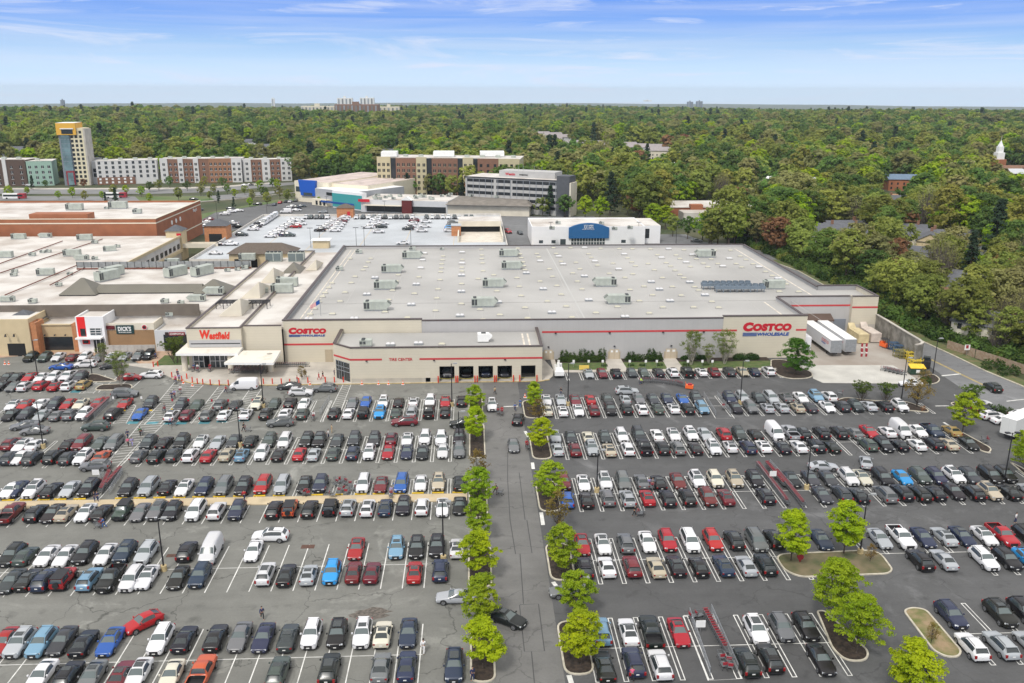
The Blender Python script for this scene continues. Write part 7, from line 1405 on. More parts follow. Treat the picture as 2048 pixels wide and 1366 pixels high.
def bus(px,py,deg,label):
    X,Y=G(px,py); e=empty('bus',(X,Y,.05),R(deg),label=label,cat='bus'); bx(e,'body',(-1.3,1.3,-6,6,.35,3.1),WHITEP); bx(e,'red_rear_panel',(-1.32,1.32,2.2,6.02,.4,3.12),REDC); bx(e,'windows',(-1.34,1.34,-5.6,5.0,1.5,2.5),WDARK); bx(e,'windscreen',(-1.15,1.15,-6.05,-6.0,1.3,2.7),WDARK)
    w_=MB(); w_.tube((-.15,0,0),(.15,0,0),.48,n=12,mi=0,smooth=False); wm=w_.mesh('wheel',TYRE)
    for s in (-1,1):
        for y in (-3.8,3.2): link('wheel',wm,e,(s*1.22,y,.48))
bus(30,398,-90,'white and red bus at the station behind the mall, left one'); bus(232,396,-88,'white and red bus at the station behind the mall, right one')
# ---- lamp posts
def lamp(bx_,by,ty,label,heads=1,base=True,z=0.,rot=0):
    X,Y=G(bx_,by); h=W(bx_,ty,Y)[1]; e=empty('lamp_post',(X,Y,z),rot,label=label,cat='lamp post',group='tall dark lamp posts')
    if base: b=MB(); b.tube((0,0,0),(0,0,.75),.42,.38,n=14); b.obj('concrete_base',mat('ochre_base',(.48,.38,.20),.85,.15,1),e)
    b=MB(); b.tube((0,0,.7 if base else .02),(0,0,h),.12,.07,n=8); b.obj('pole',DARKM,e)
    for i in range(heads):
        s=1 if i==0 else -1; b=MB(); b.tube((0,0,h-.08),(s*.5,0,h-.02),.05,n=5); b.box(min(s*.42,s*1.15),max(s*.42,s*1.15),-.24,.24,h-.06,h+.12,0); b.obj('lamp_head',mat('pale_lamp_head',(.30,.31,.31),.5) if heads==1 else DARKM,e)
for a in ((328,1141,1036,'lamp post with ochre base between stalls in the fourth left row'),(887,1121,1003,'lamp post beside the silver sedan in the fourth left row'),(904,812,727,'lamp post at the right end of the first left row'),(918,884,823,'lamp post at the right end of the second left row'),(481,893,818,'lamp post in the middle of the second left row'),(527,815,728,'lamp post among the blue accessible bays'),(87,896,804,'lamp post at the far left of the second left row'),(77,762,680,'lamp post in the rows nearest the shops'),
 (1135.6,811,727,'lamp post in the first right row near the median'),(1193.5,984,900,'lamp post in the third right row near the median'),(1480,808,722,'lamp post in the first right row beside the empty corral'),(1613,978,893,'lamp post beside the twin cart lines in the third right row'),(1157,1236,1155,'lamp post behind the right median tree, near part')):
    lamp(*a)
for a in ((184,748,715,'lamp post standing in the triangular mulch bed'),(1720,1108,989,'lamp post with pale base on the grass island'),(1803,797,716,'lamp post behind the long mulch island'),(1866,747,677,'lamp post at the dock corner bed'),(2008,966,866,'twin-headed lamp post near the right edge'),(1850,1412,1341,'lamp post cut off by the bottom edge at the right')): lamp(*a,heads=2 if '2008' in str(a) or 'bottom' in a[3] else 1,base='grass' in a[3])
for i,(px,py,ty) in enumerate([(888,489,472) for _ in ()]+[(622,495,473),(713,494,480),(729,492,465),(822,489,470),(640,489,471)]):
    X,Y=G(px,py,5); h=W(px,ty,Y)[1]; e=empty('lamp_post',(X,Y,5),0,label=f'thin lamp post on the parking deck, {ORD[i+1]} of five',cat='lamp post',group='lamp posts on the deck'); b=MB(); b.tube((0,0,0),(0,0,7),.09,.06,n=6); b.obj('pole',DARKM,e); b=MB(); b.box(-1,1,-.2,.2,6.95,7.1,0); b.obj('lamp_head',DARKM,e)
for i,(px,py) in enumerate([(1101,489),(1276,489),(1352,487),(535,440),(655,430),(770,440),(435,440),(487,372),(150,392),(395,385)]):
    X,Y=G(px,py); e=empty('lamp_post',(X,Y,0),0,label=f'slender far lamp post, {ORD[i+1]} of the distant ones',cat='lamp post',group='distant lamp posts'); b=MB(); b.tube((0,0,0),(0,0,9),.1,.07,n=6); b.obj('pole',DARKM,e); b=MB(); b.box(-.9,.9,-.2,.2,8.9,9.05,0); b.obj('lamp_head',DARKM,e)
# ---- bollards, cones
b=MB(); b.tube((0,0,0),(0,0,1.15),.13,n=10,mi=0); b.tube((0,0,1.15),(0,0,1.22),.13,.06,n=10,mi=0); BOL=b.mesh('bollard',mat('orange_red_sleeve',(.62,.05,.02),.5))
bo_=[(344,757),(355,751),(364,765),(374,760),(385,767),(395,770),(406,771),(421,772),(439,773),(457,773),(527,770),(545,770),(563,770),(580,771),(598,769),(616,768),(651,767),(669,767),(687,767),(704,766),(307,736),(316,735)]
for i,(px,py) in enumerate(sorted(bo_)): X,Y=G(px,py-2.5,.15); link('bollard',BOL,None,(X,Y,.15),label=f'slim orange-red bollard along the front walk, {ORD[i+1] if i<29 else ""} from the left',cat='bollard',group='orange-red bollards along the walk')
for i,(x0_,x1_) in enumerate(bayx):
    for s,xx in ((0,x0_-.28),(1,x1_+.28)): o=link('bollard',BOL,None,(xx,YT-.55,.15),label=f'red guard post at the {"left" if s==0 else "right"} jamb of tyre bay {ORD[i+1]} from the left',cat='bollard',group='red guard posts at the tyre bays'); o.scale=(1.05,1.05,1.2)
    m=MB()
    for k in range(8): t0,t1=k/8,(k+1)/8; f=lambda t:(x0_-.2+(x1_-x0_+.4)*t,YT-.5,1.15-.5*4*t*(1-t)*.5); m.tube(f(t0),f(t1),.035,n=5)
    m.obj('chain',mat('yellow_chain',(.5,.4,.03),.5),label=f'yellow chain hung across tyre bay {ORD[i+1]} from the left',cat='chain')
    if i in (1,2,3,0): car((x0_+x1_)/2,YT+3.4,['ks','nu','ds','gu'][i-1],0,f'dark car raised inside tyre bay {ORD[i+1]} from the left','cars inside the tyre bays',1,.5)
cn=MB(); cn.tube((0,0,.04),(0,0,.72),.17,.04,n=12,mi=0); cn.box(-.24,.24,-.24,.24,0,.05,1); cn.tube((0,0,.36),(0,0,.5),.122,.09,n=12,mi=1); CONE=cn.mesh('traffic_cone',[ORANGE,WHITEP])
for i,(px,py,l) in enumerate([(724,769,'on the kerb, first left of the tyre centre sign'),(757,769,'on the kerb below the tyre centre sign, left'),(777,769,'on the kerb below the tyre centre sign, middle'),(806,769,'on the kerb below the tyre centre sign, right'),(620,770,'near the grey SUV at the kerb'),(385,772,'at the top of the hatched walk, right'),(367,767,'at the top of the hatched walk, left'),(10,729,'in the fenced patch at the far left, left'),(18,729,'in the fenced patch at the far left, right'),(1050,795,'half hidden by the right median tree')]): X,Y=G(px,py); o=link('traffic_cone',CONE,None,(X,Y,.01),label='orange traffic cone '+l,cat='cone',group='orange traffic cones'); o.scale=(1.25,1.25,1.25)
# yellow wheel stops
ws=MB(); ws.box(-.9,.9,-.12,.12,0,.15,0); WS=ws.mesh('wheel_stop',YELLOW)
Yw3=Yp1+.45
wl=[zp('N',a,0)[0] for a in (105,335,560,770,1020,1550,1790,2040)]+[zp('M',a,0)[0] for a in (375,620,885,1140,1400,1650)]+[zp('L',a,0)[0] for a in (195,420,690,895,1120,1340,1570,1800)]
for i,px in enumerate(sorted(wl)[::-1]): link('wheel_stop',WS,None,(XA(px,Yw3,.1),Yw3,.012),label=f'yellow wheel stop on the strip of the third left row, {ORD[i+1]} from the median',cat='wheel stop',group='yellow wheel stops')
for i,(k,x,y) in enumerate((('J',330,378),('J',560,385),('J',870,380),('J',1060,380),('J',1330,385),('K',1890,395),('K',1545,398))): X,Y=G(*zp(k,x,y)); link('wheel_stop',WS,None,(X,Y,.012),label=f'yellow wheel stop at an accessible bay, {ORD[i+1]} in that line',cat='wheel stop',group='wheel stops at the accessible bays')
# ---- shopping carts
cb=MB(); wire=[]
def cart_mesh():
    m=MB(); # tapered wire basket
    a=[(-.28,-.45,.45),(.28,-.45,.45),(.25,.35,.55),(-.25,.35,.55)]; t=[(-.32,-.52,1.0),(.32,-.52,1.0),(.28,.45,.95),(-.28,.45,.95)]
    for i in range(4): j=(i+1)%4; m.tube(a[i],a[j],.018,n=4,cap=False); m.tube(t[i],t[j],.022,n=4,cap=False); m.tube(a[i],t[i],.02,n=4,cap=False)
    for k in range(1,5):
        u=k/5
        for i in (0,1,2,3):
            j=(i+1)%4; p=Vector(a[i]).lerp(Vector(a[j]),u); q=Vector(t[i]).lerp(Vector(t[j]),u); m.tube(p,q,.010,n=3,cap=False)
    m.add([a[0],a[1],a[2],a[3]],[(0,1,2,3)],0)
    for s in (-1,1): m.tube((s*.26,-.5,.14),(s*.22,.42,.14),.02,n=4,cap=False); m.tube((s*.26,-.5,.14),(s*.26,-.5,.5),.02,n=4,cap=False)
    return m.mesh('cart_basket',mat('cart_wire',(.20,.21,.22),.4,metal=.5))
CB=cart_mesh(); h=MB(); h.tube((-.32,-.56,1.04),(.32,-.56,1.04),.035,n=6); h.box(-.26,.26,-.57,-.53,.72,1.03,0); CH=h.mesh('cart_red_trim',REDC)
wq=MB(); 
for s in (-1,1):
    for y in (-.5,.42): wq.tube((s*.24-.02,y,.07),(s*.24+.02,y,.07),.07,n=8,smooth=False)
CW=wq.mesh('cart_castors',TYRE)
nc=0
def cart(X,Y,rz,label,grp,z=.012,full=True):
    global nc
    nc+=1; o=link('shopping_cart',CB,None,(X,Y,z),rz,label=label,cat='shopping cart',group=grp); link('red_trim',CH,o)
    if full: link('castors',CW,o)
    return o
def nest(p,q,grp,label,step=.30,z=.012):
    p=Vector(p);q=Vector(q); L=(q-p).length; step*=1.3; n=max(1,int(L/step)); d=(q-p)/L; rz=math.atan2(-d.x,d.y)
    for i in range(n): r=p.lerp(q,i/n); cart(r.x+rc.uniform(-.02,.02),r.y,rz+R(rc.uniform(-1,1)),label,grp,z,i in (0,n-1))
def PX(k,x,y): return G(*zp(k,x,y))
# curved train pushed by a collector
cvp=[(1283,765),(1310,765),(1335,768),(1355,771),(1372,776)]
for i in range(4): nest(G(*cvp[i]),G(*cvp[i+1]),'curved train of nested carts','nested red-trimmed cart in the long curved train below the lawn bays',.36)
tug=PX('T',1060,818); m=MB(); m.box(-.5,.5,-.8,.8,.2,.9,0); m.box(-.35,.35,-.5,.3,.9,1.2,1); m.tube((0,.7,.9),(0,.9,1.5),.05); m.obj('cart_pusher',[ORANGE,REDC],None,(tug[0],tug[1],0),label='small orange cart-pushing machine at the head of the curved cart train',cat='cart pusher').rotation_euler=(0,0,R(70))
# twin lines in third right row
nest(PX('E',640,95),PX('E',965,520),'left line of the twin cart rows','nested cart in the left of the twin lines in the third right row',.34); nest(PX('E',740,90),PX('E',930,320),'middle line of the twin cart rows','nested cart in the short middle line of the twin rows',.4); nest(PX('E',850,180),PX('E',1140,540),'right line of the twin cart rows','nested cart in the right of the twin lines in the third right row',.34)
nest(PX('G',1420,370),PX('G',1600,700),'carts in the near right corral','nested cart along the right rail of the near right corral',.36); nest(PX('G',1310,380),PX('G',1420,360),'carts across the near corral','cart turned sideways at the top of the near right corral',.55)
for i,(x,y) in enumerate(((1560,790),(1620,800),(1540,720),(1610,745))): X,Y=PX('G',x,y); cart(X,Y,R(rc.uniform(-20,20)),f'loose cart at the near end of the near right corral, {ORD[i+1]} of four','loose carts in the near right corral')
nest(PX('N',1400,150),PX('N',1290,390),'carts in the third left row corral','nested cart in the corral of the third left row',.4); nest(PX('N',1530,110),PX('N',1330,330),'second line in the third left row corral','nested cart in the right line of the third left corral',.4)
nest(PX('K',1380,290),PX('K',1090,560),'carts in the slanted left corral','nested cart in the slanted corral of the far left rows',.34); nest(PX('K',1320,290),PX('K',1060,520),'second line in the slanted left corral','nested cart in the outer line of the slanted left corral',.4)
nest((PX('V',1500,640)[0],188.5),(PX('V',1920,640)[0],188.5),'carts nested against the store wall','nested cart in the line against the cream store wall',.36,.15)
for r_ in range(4): nest((PX('V',990,740)[0],PX('V',990,760)[1]+r_*1.15),(PX('V',1400,740)[0],PX('V',1400,760)[1]+r_*1.15),f'carts under the second canopy, {["front","second","third","rear"][r_]} line',f'nested cart in the {["front","second","third","rear"][r_]} line under the second canopy',.38 if r_<2 else .6,.15)
rcx=[('L',x,y) for x,y in ((330,330),(400,250),(420,200),(470,300),(500,240),(540,330),(560,270),(590,300),(440,350),(380,370),(490,200),(30,340),(60,360),(90,350))]
for i,(k,x,y) in enumerate(rcx): X,Y=PX(k,x,y); cart(X,Y,R(rc.uniform(0,360)),'loose red-trimmed cart jumbled in two stalls of the third left row','jumbled carts in the third left row')
for i,(k,x,y,l) in enumerate((('K',1210,1250,0),('C',1580,770,'left alone on the mulch tip of the second right row'),('B',280,360,'standing alone in the empty corral of the first right row'),('B',1680,180,'left behind the last SUV of the first right row'),('N',1270,780,'pushed by the person in blue'),('D',1110,600,'pushed by the person in black'),('C',1560,740,'on the mulch tip of the second right row, rear one'))):
    if l: X,Y=PX(k,x,y); cart(X,Y,R(rc.uniform(0,360)),'red-trimmed cart '+l,'single carts')
for i,(px,py) in enumerate([(1766,741+0),(1774,743),(1782,745),(1790,747),(1798,749)]): X,Y=G(px,py); nest((X,Y),(X+1.5,Y-.6),'carts beside the yellow bin','nested cart in the short line beside the yellow-lidded bin',.4)
# corral rails
def rail(k,p,q,label,n=5,h=1.1):
    a=Vector(PX(k,*p) if k else G(*p)); b_=Vector(PX(k,*q) if k else G(*q)); e=empty('corral_rail',(a.x,a.y,0),0,label=label,cat='rail'); m=MB()
    for z in (.25,.55,.85,h): m.tube((0,0,z),(b_.x-a.x,b_.y-a.y,z),.035,n=5)
    m.obj('rails',GALV,e)
    for i in range(n): t=i/(n-1); p_=(b_-a)*t; m=MB(); m.tube((p_.x,p_.y,0),(p_.x,p_.y,h+.05),.045,n=6); m.obj('post',GALV,e)
rail('G',(1275,350),(1450,860),'galvanised left rail of the near right corral'); rail('G',(1460,320),(1685,830),'galvanised right rail of the near right corral')
rail('E',(615,80),(915,480),'galvanised left rail of the twin cart lines'); rail('E',(760,60),(1000,330),'galvanised right rail of the twin cart lines')
rail('N',(1340,130),(1170,370),'galvanised left rail of the third left corral'); rail('N',(1570,120),(1400,380),'galvanised right rail of the third left corral')
rail('K',(1350,220),(1030,510),'galvanised left rail of the slanted far left corral'); rail('K',(1510,220),(1210,500),'galvanised right rail of the slanted far left corral')
rail('I',(145,230),(60,350),'galvanised left rail of the empty left corral'); rail('I',(335,230),(230,400),'galvanised right rail of the empty left corral')
rail('B',(40,200),(190,440),'galvanised left rail of the empty right corral'); rail('B',(205,200),(370,420),'galvanised right rail of the empty right corral')
mb=MB()
def outline(k,pts,w_=.12):
    P_=[PX(k,*p) for p in pts]; ribbon(mb,P_+[P_[0]],w_,.0165,.017)
outline('G',[(1225,350),(1440,900),(1720,885),(1470,330)]); outline('I',[(155,230),(45,462),(255,462),(350,230)]); outline('B',[(50,220),(190,462),(412,462),(215,218)])
struct('corral_outlines',mb,LINE)
def tsign(px,py,h,label,w_=.5,hh=.6,colr=None,z=0):
    X,Y=G(px,py); e=empty('post_sign',(X,Y,z),0,label=label,cat='sign'); m=MB(); m.tube((0,0,0),(0,0,h),.03,n=5); m.obj('post',GALV,e); bx(e,'panel',(-w_/2,w_/2,-.04,-.01,h-hh,h),colr or WHITEP); return e
for i,px in enumerate((1117,1147,1177,1205,1259,1291,1313,1375,1404,1424)): tsign(px,736,1.9,f'white parking sign on the lawn strip, {ORD[i+1]} from the left')
tsign(1168,744,1.6,'yellow and white barrier sign beside the white trailer',2.2,1.,mat('yellow_white_barrier',(.75,.55,.12),.6))
for i,(k,x,y) in enumerate((('G',1365,480),('E',790,210),('N',1240,170))): X,Y=PX(k,x,y); e=tsign(*zp(k,x,y+30),1.9,f'white corral sign over the {["near right corral","twin cart lines","third left row corral"][i]}',1.1,.9)
for i,(k,x,y) in enumerate((('J',295,330),('J',500,330),('J',800,335),('J',1010,335),('J',1320,330),('K',1460,300),('K',1820,300))): tsign(*zp(k,x,y+15),1.7,f'accessible-bay sign post at the accessible bays, {ORD[i+1]} listed',.35,.5,REDC if i<5 else WHITEP)
m=MB(); X,Y=PX('E',1090,1120); e=empty('fire_hydrant',(X,Y,.1),0,label='red round pipe fitting on the grass island under the left tree',cat='hydrant'); m.tube((0,0,0),(0,0,.9),.12,n=10); m.obj('barrel',REDC,e); m=MB(); m.tube((0,-.15,.75),(0,.15,.75),.42,.42,n=16,mi=0); m.obj('wheel',REDC,e)
# ---- people
def skin(chains,name,m,sub=1):
    me=D.meshes.new(name); V=[];E=[];Rr=[]; key={}
    def vid(p,r):
        k=tuple(round(c,3) for c in p)
        if k not in key: key[k]=len(V); V.append(p); Rr.append(r)
        return key[k]
    for ch_ in chains:
        pr=None
        for p,r in ch_:
            i=vid(p,r)
            if pr is not None and pr!=i: E.append((pr,i))
            pr=i
    me.from_pydata(V,E,[]); ob=D.objects.new(name,me); C.objects.link(ob); md=ob.modifiers.new('s','SKIN'); md.use_smooth_shade=True
    for i,r in enumerate(Rr): me.skin_vertices[0].data[i].radius=(r,r)
    me.skin_vertices[0].data[0].use_root=True
    s2=ob.modifiers.new('b','SUBSURF'); s2.levels=sub; s2.render_levels=sub; dg=bpy.context.evaluated_depsgraph_get(); dg.update(); out=D.meshes.new_from_object(ob.evaluated_get(dg)); D.objects.remove(ob); D.meshes.remove(me); out.materials.clear(); out.materials.append(m); out.name=name; return out
SKIN=mat('skin',(.42,.24,.16),.6); HAIR=mat('dark_hair',(.03,.02,.015),.8)
def person_meshes(walk=.22,arm=0.,fwd=0.):
    "faces -Y; hips at .95 m; arm=1 both hands forward on a cart handle"
    hip=(0,0,.95); ch_=(0,-.02-fwd*.06,1.22); nk=(0,-.02-fwd*.10,1.45); hd=(0,-.04-fwd*.14,1.62)
    body=[[(hip,.12),((0,-.01,1.08),.11),(ch_,.14),(nk,.055),((hd[0],hd[1],1.56),.075),((hd[0],hd[1]-.01,1.68),.085)]]
    for s in (-1,1):
        f=s*walk; kn=(s*.11,-f*.55-.04,.5); an=(s*.11,-f+.06*(f<0),.09); toe=(s*.12,an[1]-.16,.04)
        body.append([(hip,.12),((s*.10,0,.88),.09),(kn,.062),(an,.042),(toe,.034)])
        sh=(s*.19,ch_[1],1.38)
        if arm: el=(s*.24,-.16,1.14); ha=(s*.20,-.42,1.06)
        else: el=(s*.25,f*.35,1.12); ha=(s*.24,f*.75-.05,.88)
        fi=(ha[0],ha[1]-(.09 if arm else .03),ha[2]-(.03 if arm else .10))
        body.append([(ch_,.14),(sh,.06),(el,.043),(ha,.030),(fi,.028)])
    legs=[[(hip,.135),((0,0,1.02),.128)]]
    top=[[((0,0,1.0),.14),((0,-.01,1.1),.135),(ch_,.162),((nk[0],nk[1],1.42),.08)]]
    for s in (-1,1):
        f=s*walk; kn=(s*.11,-f*.55-.04,.5); an=(s*.11,-f+.06*(f<0),.12)
        legs.append([(hip,.135),((s*.10,0,.88),.108),(kn,.080),(an,.062)])
        sh=(s*.19,ch_[1],1.38); el=(s*.24,-.16,1.14) if arm else (s*.25,f*.35,1.12); ha=(s*.20,-.38,1.07) if arm else (s*.24,f*.7-.05,.93)
        top.append([(ch_,.162),(sh,.082),(el,.062),(ha,.048)])
    hair=MB(); 
    bm=bmesh.new(); bmesh.ops.create_icosphere(bm,subdivisions=2,radius=.105); hv=[v.co.copy() for v in bm.verts]; hf=[[v.index for v in f.verts] for f in bm.faces]; bm.free()
    keep=[f for f in hf if sum(hv[i].z*1.0+hv[i].y*.9 for i in f)/3>-.01]
    hair.add([(v.x,v.y+hd[1],v.z*1.1+1.66) for v in hv],keep,0,True)
    return dict(body=skin(body,'person_body',SKIN),legs=skin(legs,'trousers',CLOTH),top=skin(top,'shirt',CLOTH),hair=hair.mesh('hair',HAIR))
PM=[person_meshes(.06,0),person_meshes(.30,0),person_meshes(.24,1,1.)]
CC={'white':(.7,.7,.7),'black':(.015,.015,.018),'navy':(.02,.03,.09),'blue':(.05,.12,.32),'red':(.42,.02,.03),'grey':(.2,.2,.21),'tan':(.42,.33,.2),'green':(.05,.14,.06),'yellow':(.65,.55,.06),'hi-vis':(.55,.85,.08),'pink':(.6,.1,.2),'lilac':(.3,.28,.5)}
def person(px,py,pose,deg,top,leg,label,z=.012,withcart=False):
    X,Y=G(px,py,z); e=empty('person',(X,Y,z),R(deg),label=label,cat='person'); p=PM[pose]; b=link('body',p['body'],e); t=link('shirt',p['top'],e); t.color=(*CC[top],1); l=link('trousers',p['legs'],e); l.color=(*CC[leg],1); link('hair',p['hair'],e); s=rc.uniform(.97,1.06); e.scale=(s,s,s)
    if withcart: a=R(deg); cart(X+math.sin(a)*.92,Y-math.cos(a)*.92,a+math.pi,f'shopping cart pushed by the {label.split(" ",1)[0]} figure: {label.split(" ",2)[-1] if False else "person in "+top+" "+label.split(" in ")[-1] if " in " in label else top}'[:90] if False else ('cart with the person in '+top+', '+' '.join(label.rsplit(',',1)[-1].split()[:9])),'carts being pushed')
PE=[(525,1238,1,20,'navy','black','person in navy walking across the lane, above the fifth left row',0),(847,1306,1,170,'white','white','person all in white between stalls, in the fifth left row',0),(209,1056,2,-90,'blue','blue','person in light blue pushing a red cart, below the third left row',1),(1268,1032,2,85,'black','black','person in black pushing a cart, below the third right row',1),(945,1362,0,30,'navy','navy','person in blue with a white hat, beside the lowest left median tree',0),
(990,987,2,60,'black','black','person in black pushing a cart, in the drive',1),(979,992,2,0,'hi-vis','navy','collector in a hi-vis vest, behind a cart train in the drive',0),(1053,896,2,10,'red','black','person in red, beside the right median kerb',1),(1030,822,1,180,'blue','navy','person in blue, walking up past the right planting bed',0),(990,789,1,200,'tan','black','person in a tan top, walking toward the tyre bays',0),(1040,815,2,160,'blue','blue','person in blue, at the kerb of the right median',0),
(996,826,2,0,'grey','black','person in grey pushing a loaded cart, left of two in the drive',1),(1004,828,2,-5,'red','black','person in dark red pushing a loaded cart, right of two in the drive',1),(1122,790,1,-60,'black','navy','person in black, above the first right row',0),(1281,770,2,90,'hi-vis','navy','collector in a hi-vis top, pushing the curved cart train',0),
(628,838,2,0,'white','black','person in white, in the empty left corral',1),(657,876,0,90,'white','navy','person in white, beside a car in the second left row',0),(664,866,0,-60,'tan','tan','person in a tan jacket, behind a car in the second left row',0),(487,863,2,90,'black','black','person in black, with a red cart in the lane',1),(340,851,2,90,'lilac','navy','person in lilac, pushing a cart in the accessible bays',1),(362,786,0,0,'white','white','person in white, on the hatched walk',1),(350,795,2,0,'lilac','navy','couple member in lilac, on the hatched walk',1),(344,799,1,0,'navy','navy','couple member in navy, on the hatched walk',0),
(330,823,2,10,'grey','navy','person in grey, beside the hatched walk with a cart',1),(281,872,1,180,'green','black','person in green, on the lower hatched walk',1),(256,877,1,0,'navy','navy','person in navy, left on the lower hatched walk',0),(257,893,1,180,'pink','black','person in pink, lowest on the hatched walk',0),(265,893,1,0,'lilac','lilac','person in pale purple, lowest on the hatched walk',0),(451,786,2,90,'red','navy','person in red, with a loaded cart above the accessible bays',1),
(221,949,1,90,'black','black','person in black, behind the grey-brown SUV',0),(190,1003,1,0,'black','navy','person in black, left of two on the pedestrian strip',0),(196,1003,1,10,'navy','navy','person in navy, right of two on the pedestrian strip',0),(489,1000,1,180,'red','navy','person in dark red, beside the blue SUV with raised hood',0),(783,992,0,0,'lilac','blue','person in pale top, on the strip of the third left row',1),(1298,975,0,20,'lilac','navy','person in lilac, unloading at the open boot, left',0),(1305,976,0,-20,'grey','grey','person in grey, unloading at the open boot, right',1),(2030,1046,0,40,'white','navy','person in a white shirt, beside a dark car at the right edge',0),(1264,1362,2,180,'pink','black','person in pink, loading the open hatch in the fifth right row',1),
(421,741,2,0,'red','navy','person in red, coming out of the mall entrance',1),(389,741,2,-20,'blue','navy','person in blue, at the left canopy pillar',1),(396,742,2,10,'white','navy','person in white, beside the left canopy pillar',1),(611,754,1,20,'black','black','person in black, by the sapling',0),(638,760,1,60,'red','red','person in red, walking on the front walk',0),(646,758,1,60,'black','red','person in black and red, walking on the front walk',0),(670,752,0,20,'navy','navy','person in navy, left of the glazed entrance',0),(697,758,0,0,'black','black','person in black, right of the glazed entrance',0),(710,759,1,40,'grey','black','person in grey, passing the annexe corner',0),
(846,762,1,-40,'lilac','navy','person in lilac, first of four at the annexe door',0),(854,762,1,-30,'black','black','person in black, second of four at the annexe door',0),(863,762,0,10,'tan','tan','person in khaki, third of four at the annexe door',0),(868,761,0,-10,'yellow','tan','person in yellow, last of four at the annexe door',0),(595,766,0,-60,'red','navy','person in red, beside the grey sedan at the kerb',0),(356,754,0,0,'navy','navy','person in navy, among the first bollards',0),(359,763,0,30,'lilac','navy','person in purple, at the head of the hatched walk',0),(352,765,2,10,'pink','blue','person in pink, at the head of the hatched walk',1),(313,718,2,-70,'blue','navy','person in blue, beside the leafy tree',1)]
for a in PE:
    z_=.16 if a[1]<769 and a[0]>360 and a[0]<900 else .012; person(a[0],a[1],a[2],a[3],a[4],a[5],a[6],z_,bool(a[7]))
# ---- dock: trailers, compactors, wall, stores
def trailer(px0,py0,label,X0,Y1=211.2,L=15.,z1=4.1,logo=True):
    e=empty('semi_trailer',(X0,Y1-L,0),0,label=label,cat='trailer'); TR=panel('trailer_side',(.66,.67,.68),1.2,0,.94,.5,.02,.05); bx(e,'box',(0,2.6,0,L,1.15,z1),TR); bx(e,'roof',(-.02,2.62,-.02,L+.02,z1,z1+.05),WHITEP); bx(e,'chassis',(.8,1.8,.3,L,.75,1.15),DARKM); bx(e,'door_frame',(-.02,2.62,-.06,-.004,1.1,z1),GALV)
    w_=MB(); w_.tube((-.25,0,0),(.25,0,0),.5,n=14,smooth=False); wm=w_.mesh('wheel',TYRE)
    for yy in (L-1.6,L-3.0):
        for xx in (.35,2.25): link('wheel',wm,e,(xx,yy,.5))
    for xx in (.5,2.1): bx(e,'landing_leg',(xx-.08,xx+.08,3,3.2,0,1.1),DARKM)
    if logo:
        for s,mm,z_,sz in (('COSTCO',REDSIGN,2.7,1.0),('WHOLESALE',BLUESIGN,2.25,.42)):
            o=link('side_lettering',text_mesh(s,sz,mm,.01,.01,.15),e,(-.02,5.6,z_)); o.rotation_euler=(R(90),0,R(-90)); 
    return e
xa=G(1662,697)[0]-2.2
def endX(px,py,z): return G(px,py,z)
t1=endX(1663,681,4.1); trailer(0,0,'long white semi-trailer with red and blue lettering at the left dock door',t1[0],211.2,211.2-t1[1]+.0)
t2=endX(1692,679,4.1); trailer(0,0,'long white semi-trailer at the right dock door',t2[0],211.2,211.2-t2[1])
t3=endX(1611,674,4.0); e=empty('white_container',(XA1+.3,t3[1]-.3,0),0,label='white container end beside the warehouse corner at the dock',cat='container'); bx(e,'box',(0,2.4,0,8,.9,4.0),panel('trailer_side2',(.7,.7,.72),.8,0,.95,.5)); bx(e,'wheel',(.2,.6,1,2,0,.9),TYRE); bx(e,'wheel',(1.8,2.2,1,2,0,.9),TYRE)
for i,(px,py,c,l) in enumerate(((1728,688,(.55,.46,.27),'ochre waste compactor with sloping hopper, left one'),(1753,686,(.55,.48,.42),'pinkish-beige waste compactor with hopper, right one'))):
    X,Y=G(px-12,py); e=empty('compactor',(X,Y,0),0,label=l,cat='compactor'); mm=mat('compactor_%s'%('ochre','beige')[i],c,.7,.12,.8); m=MB(); m.box(0,2.6,0,5.6,.2,2.4,0); m.hip(-.05,2.65,-.05,5.65,2.4,2.75,.6,.4,0); m.obj('container',mm,e); m=MB(); m.add([(.3,5.65,0),(2.3,5.65,0),(2.3,8,0),(.3,8,0),(.3,5.65,1.4),(2.3,5.65,1.4),(2.1,8,3.3),(.5,8,3.3)],[(0,1,5,4),(1,2,6,5),(2,3,7,6),(3,0,4,7),(4,5,6,7)],0); m.obj('hopper',mm,e)
for i,(px,py) in enumerate(((1723,702),(1723,713))): 
    X,Y=G(px,py); e=empty('dock_guard_posts',(X,Y,0),0,label=f'red and white banded guard posts at the dock, {["rear","front"][i]} pair',cat='guard post')
    for xx in (0,1.1): m=MB(); m.tube((xx,0,0),(xx,0,1.9),.22,n=10,mi=0); m.tube((xx,0,.8),(xx,0,1.1),.235,n=10,mi=1); m.obj('post',[REDC,WHITEP],e)
# retaining wall
STONE=mat('stained_retaining_wall',(.15,.14,.115),.95,.3,.6,col2=(.30,.285,.25)); e=empty('retaining_wall',(102.6,211,0),0,label='stained concrete retaining wall curving beside the service road',cat='wall'); m=MB()
wl_=[(102.9,211.2),(102.8,205),(102.6,199),(102.4,193),(102.3,188),(101.8,185.5),(100.6,184.2),(99.2,183.6)]
ribbon(m,[(a-102.6,b-211) for a,b in wl_],-.45,-.2,5.1,0,-1)
m.obj('wall',STONE,e); m=MB(); ribbon(m,[(a-102.6,b-211) for a,b in wl_],-.6,5.1,5.3,0,-1); m.obj('coping',CONC,e)
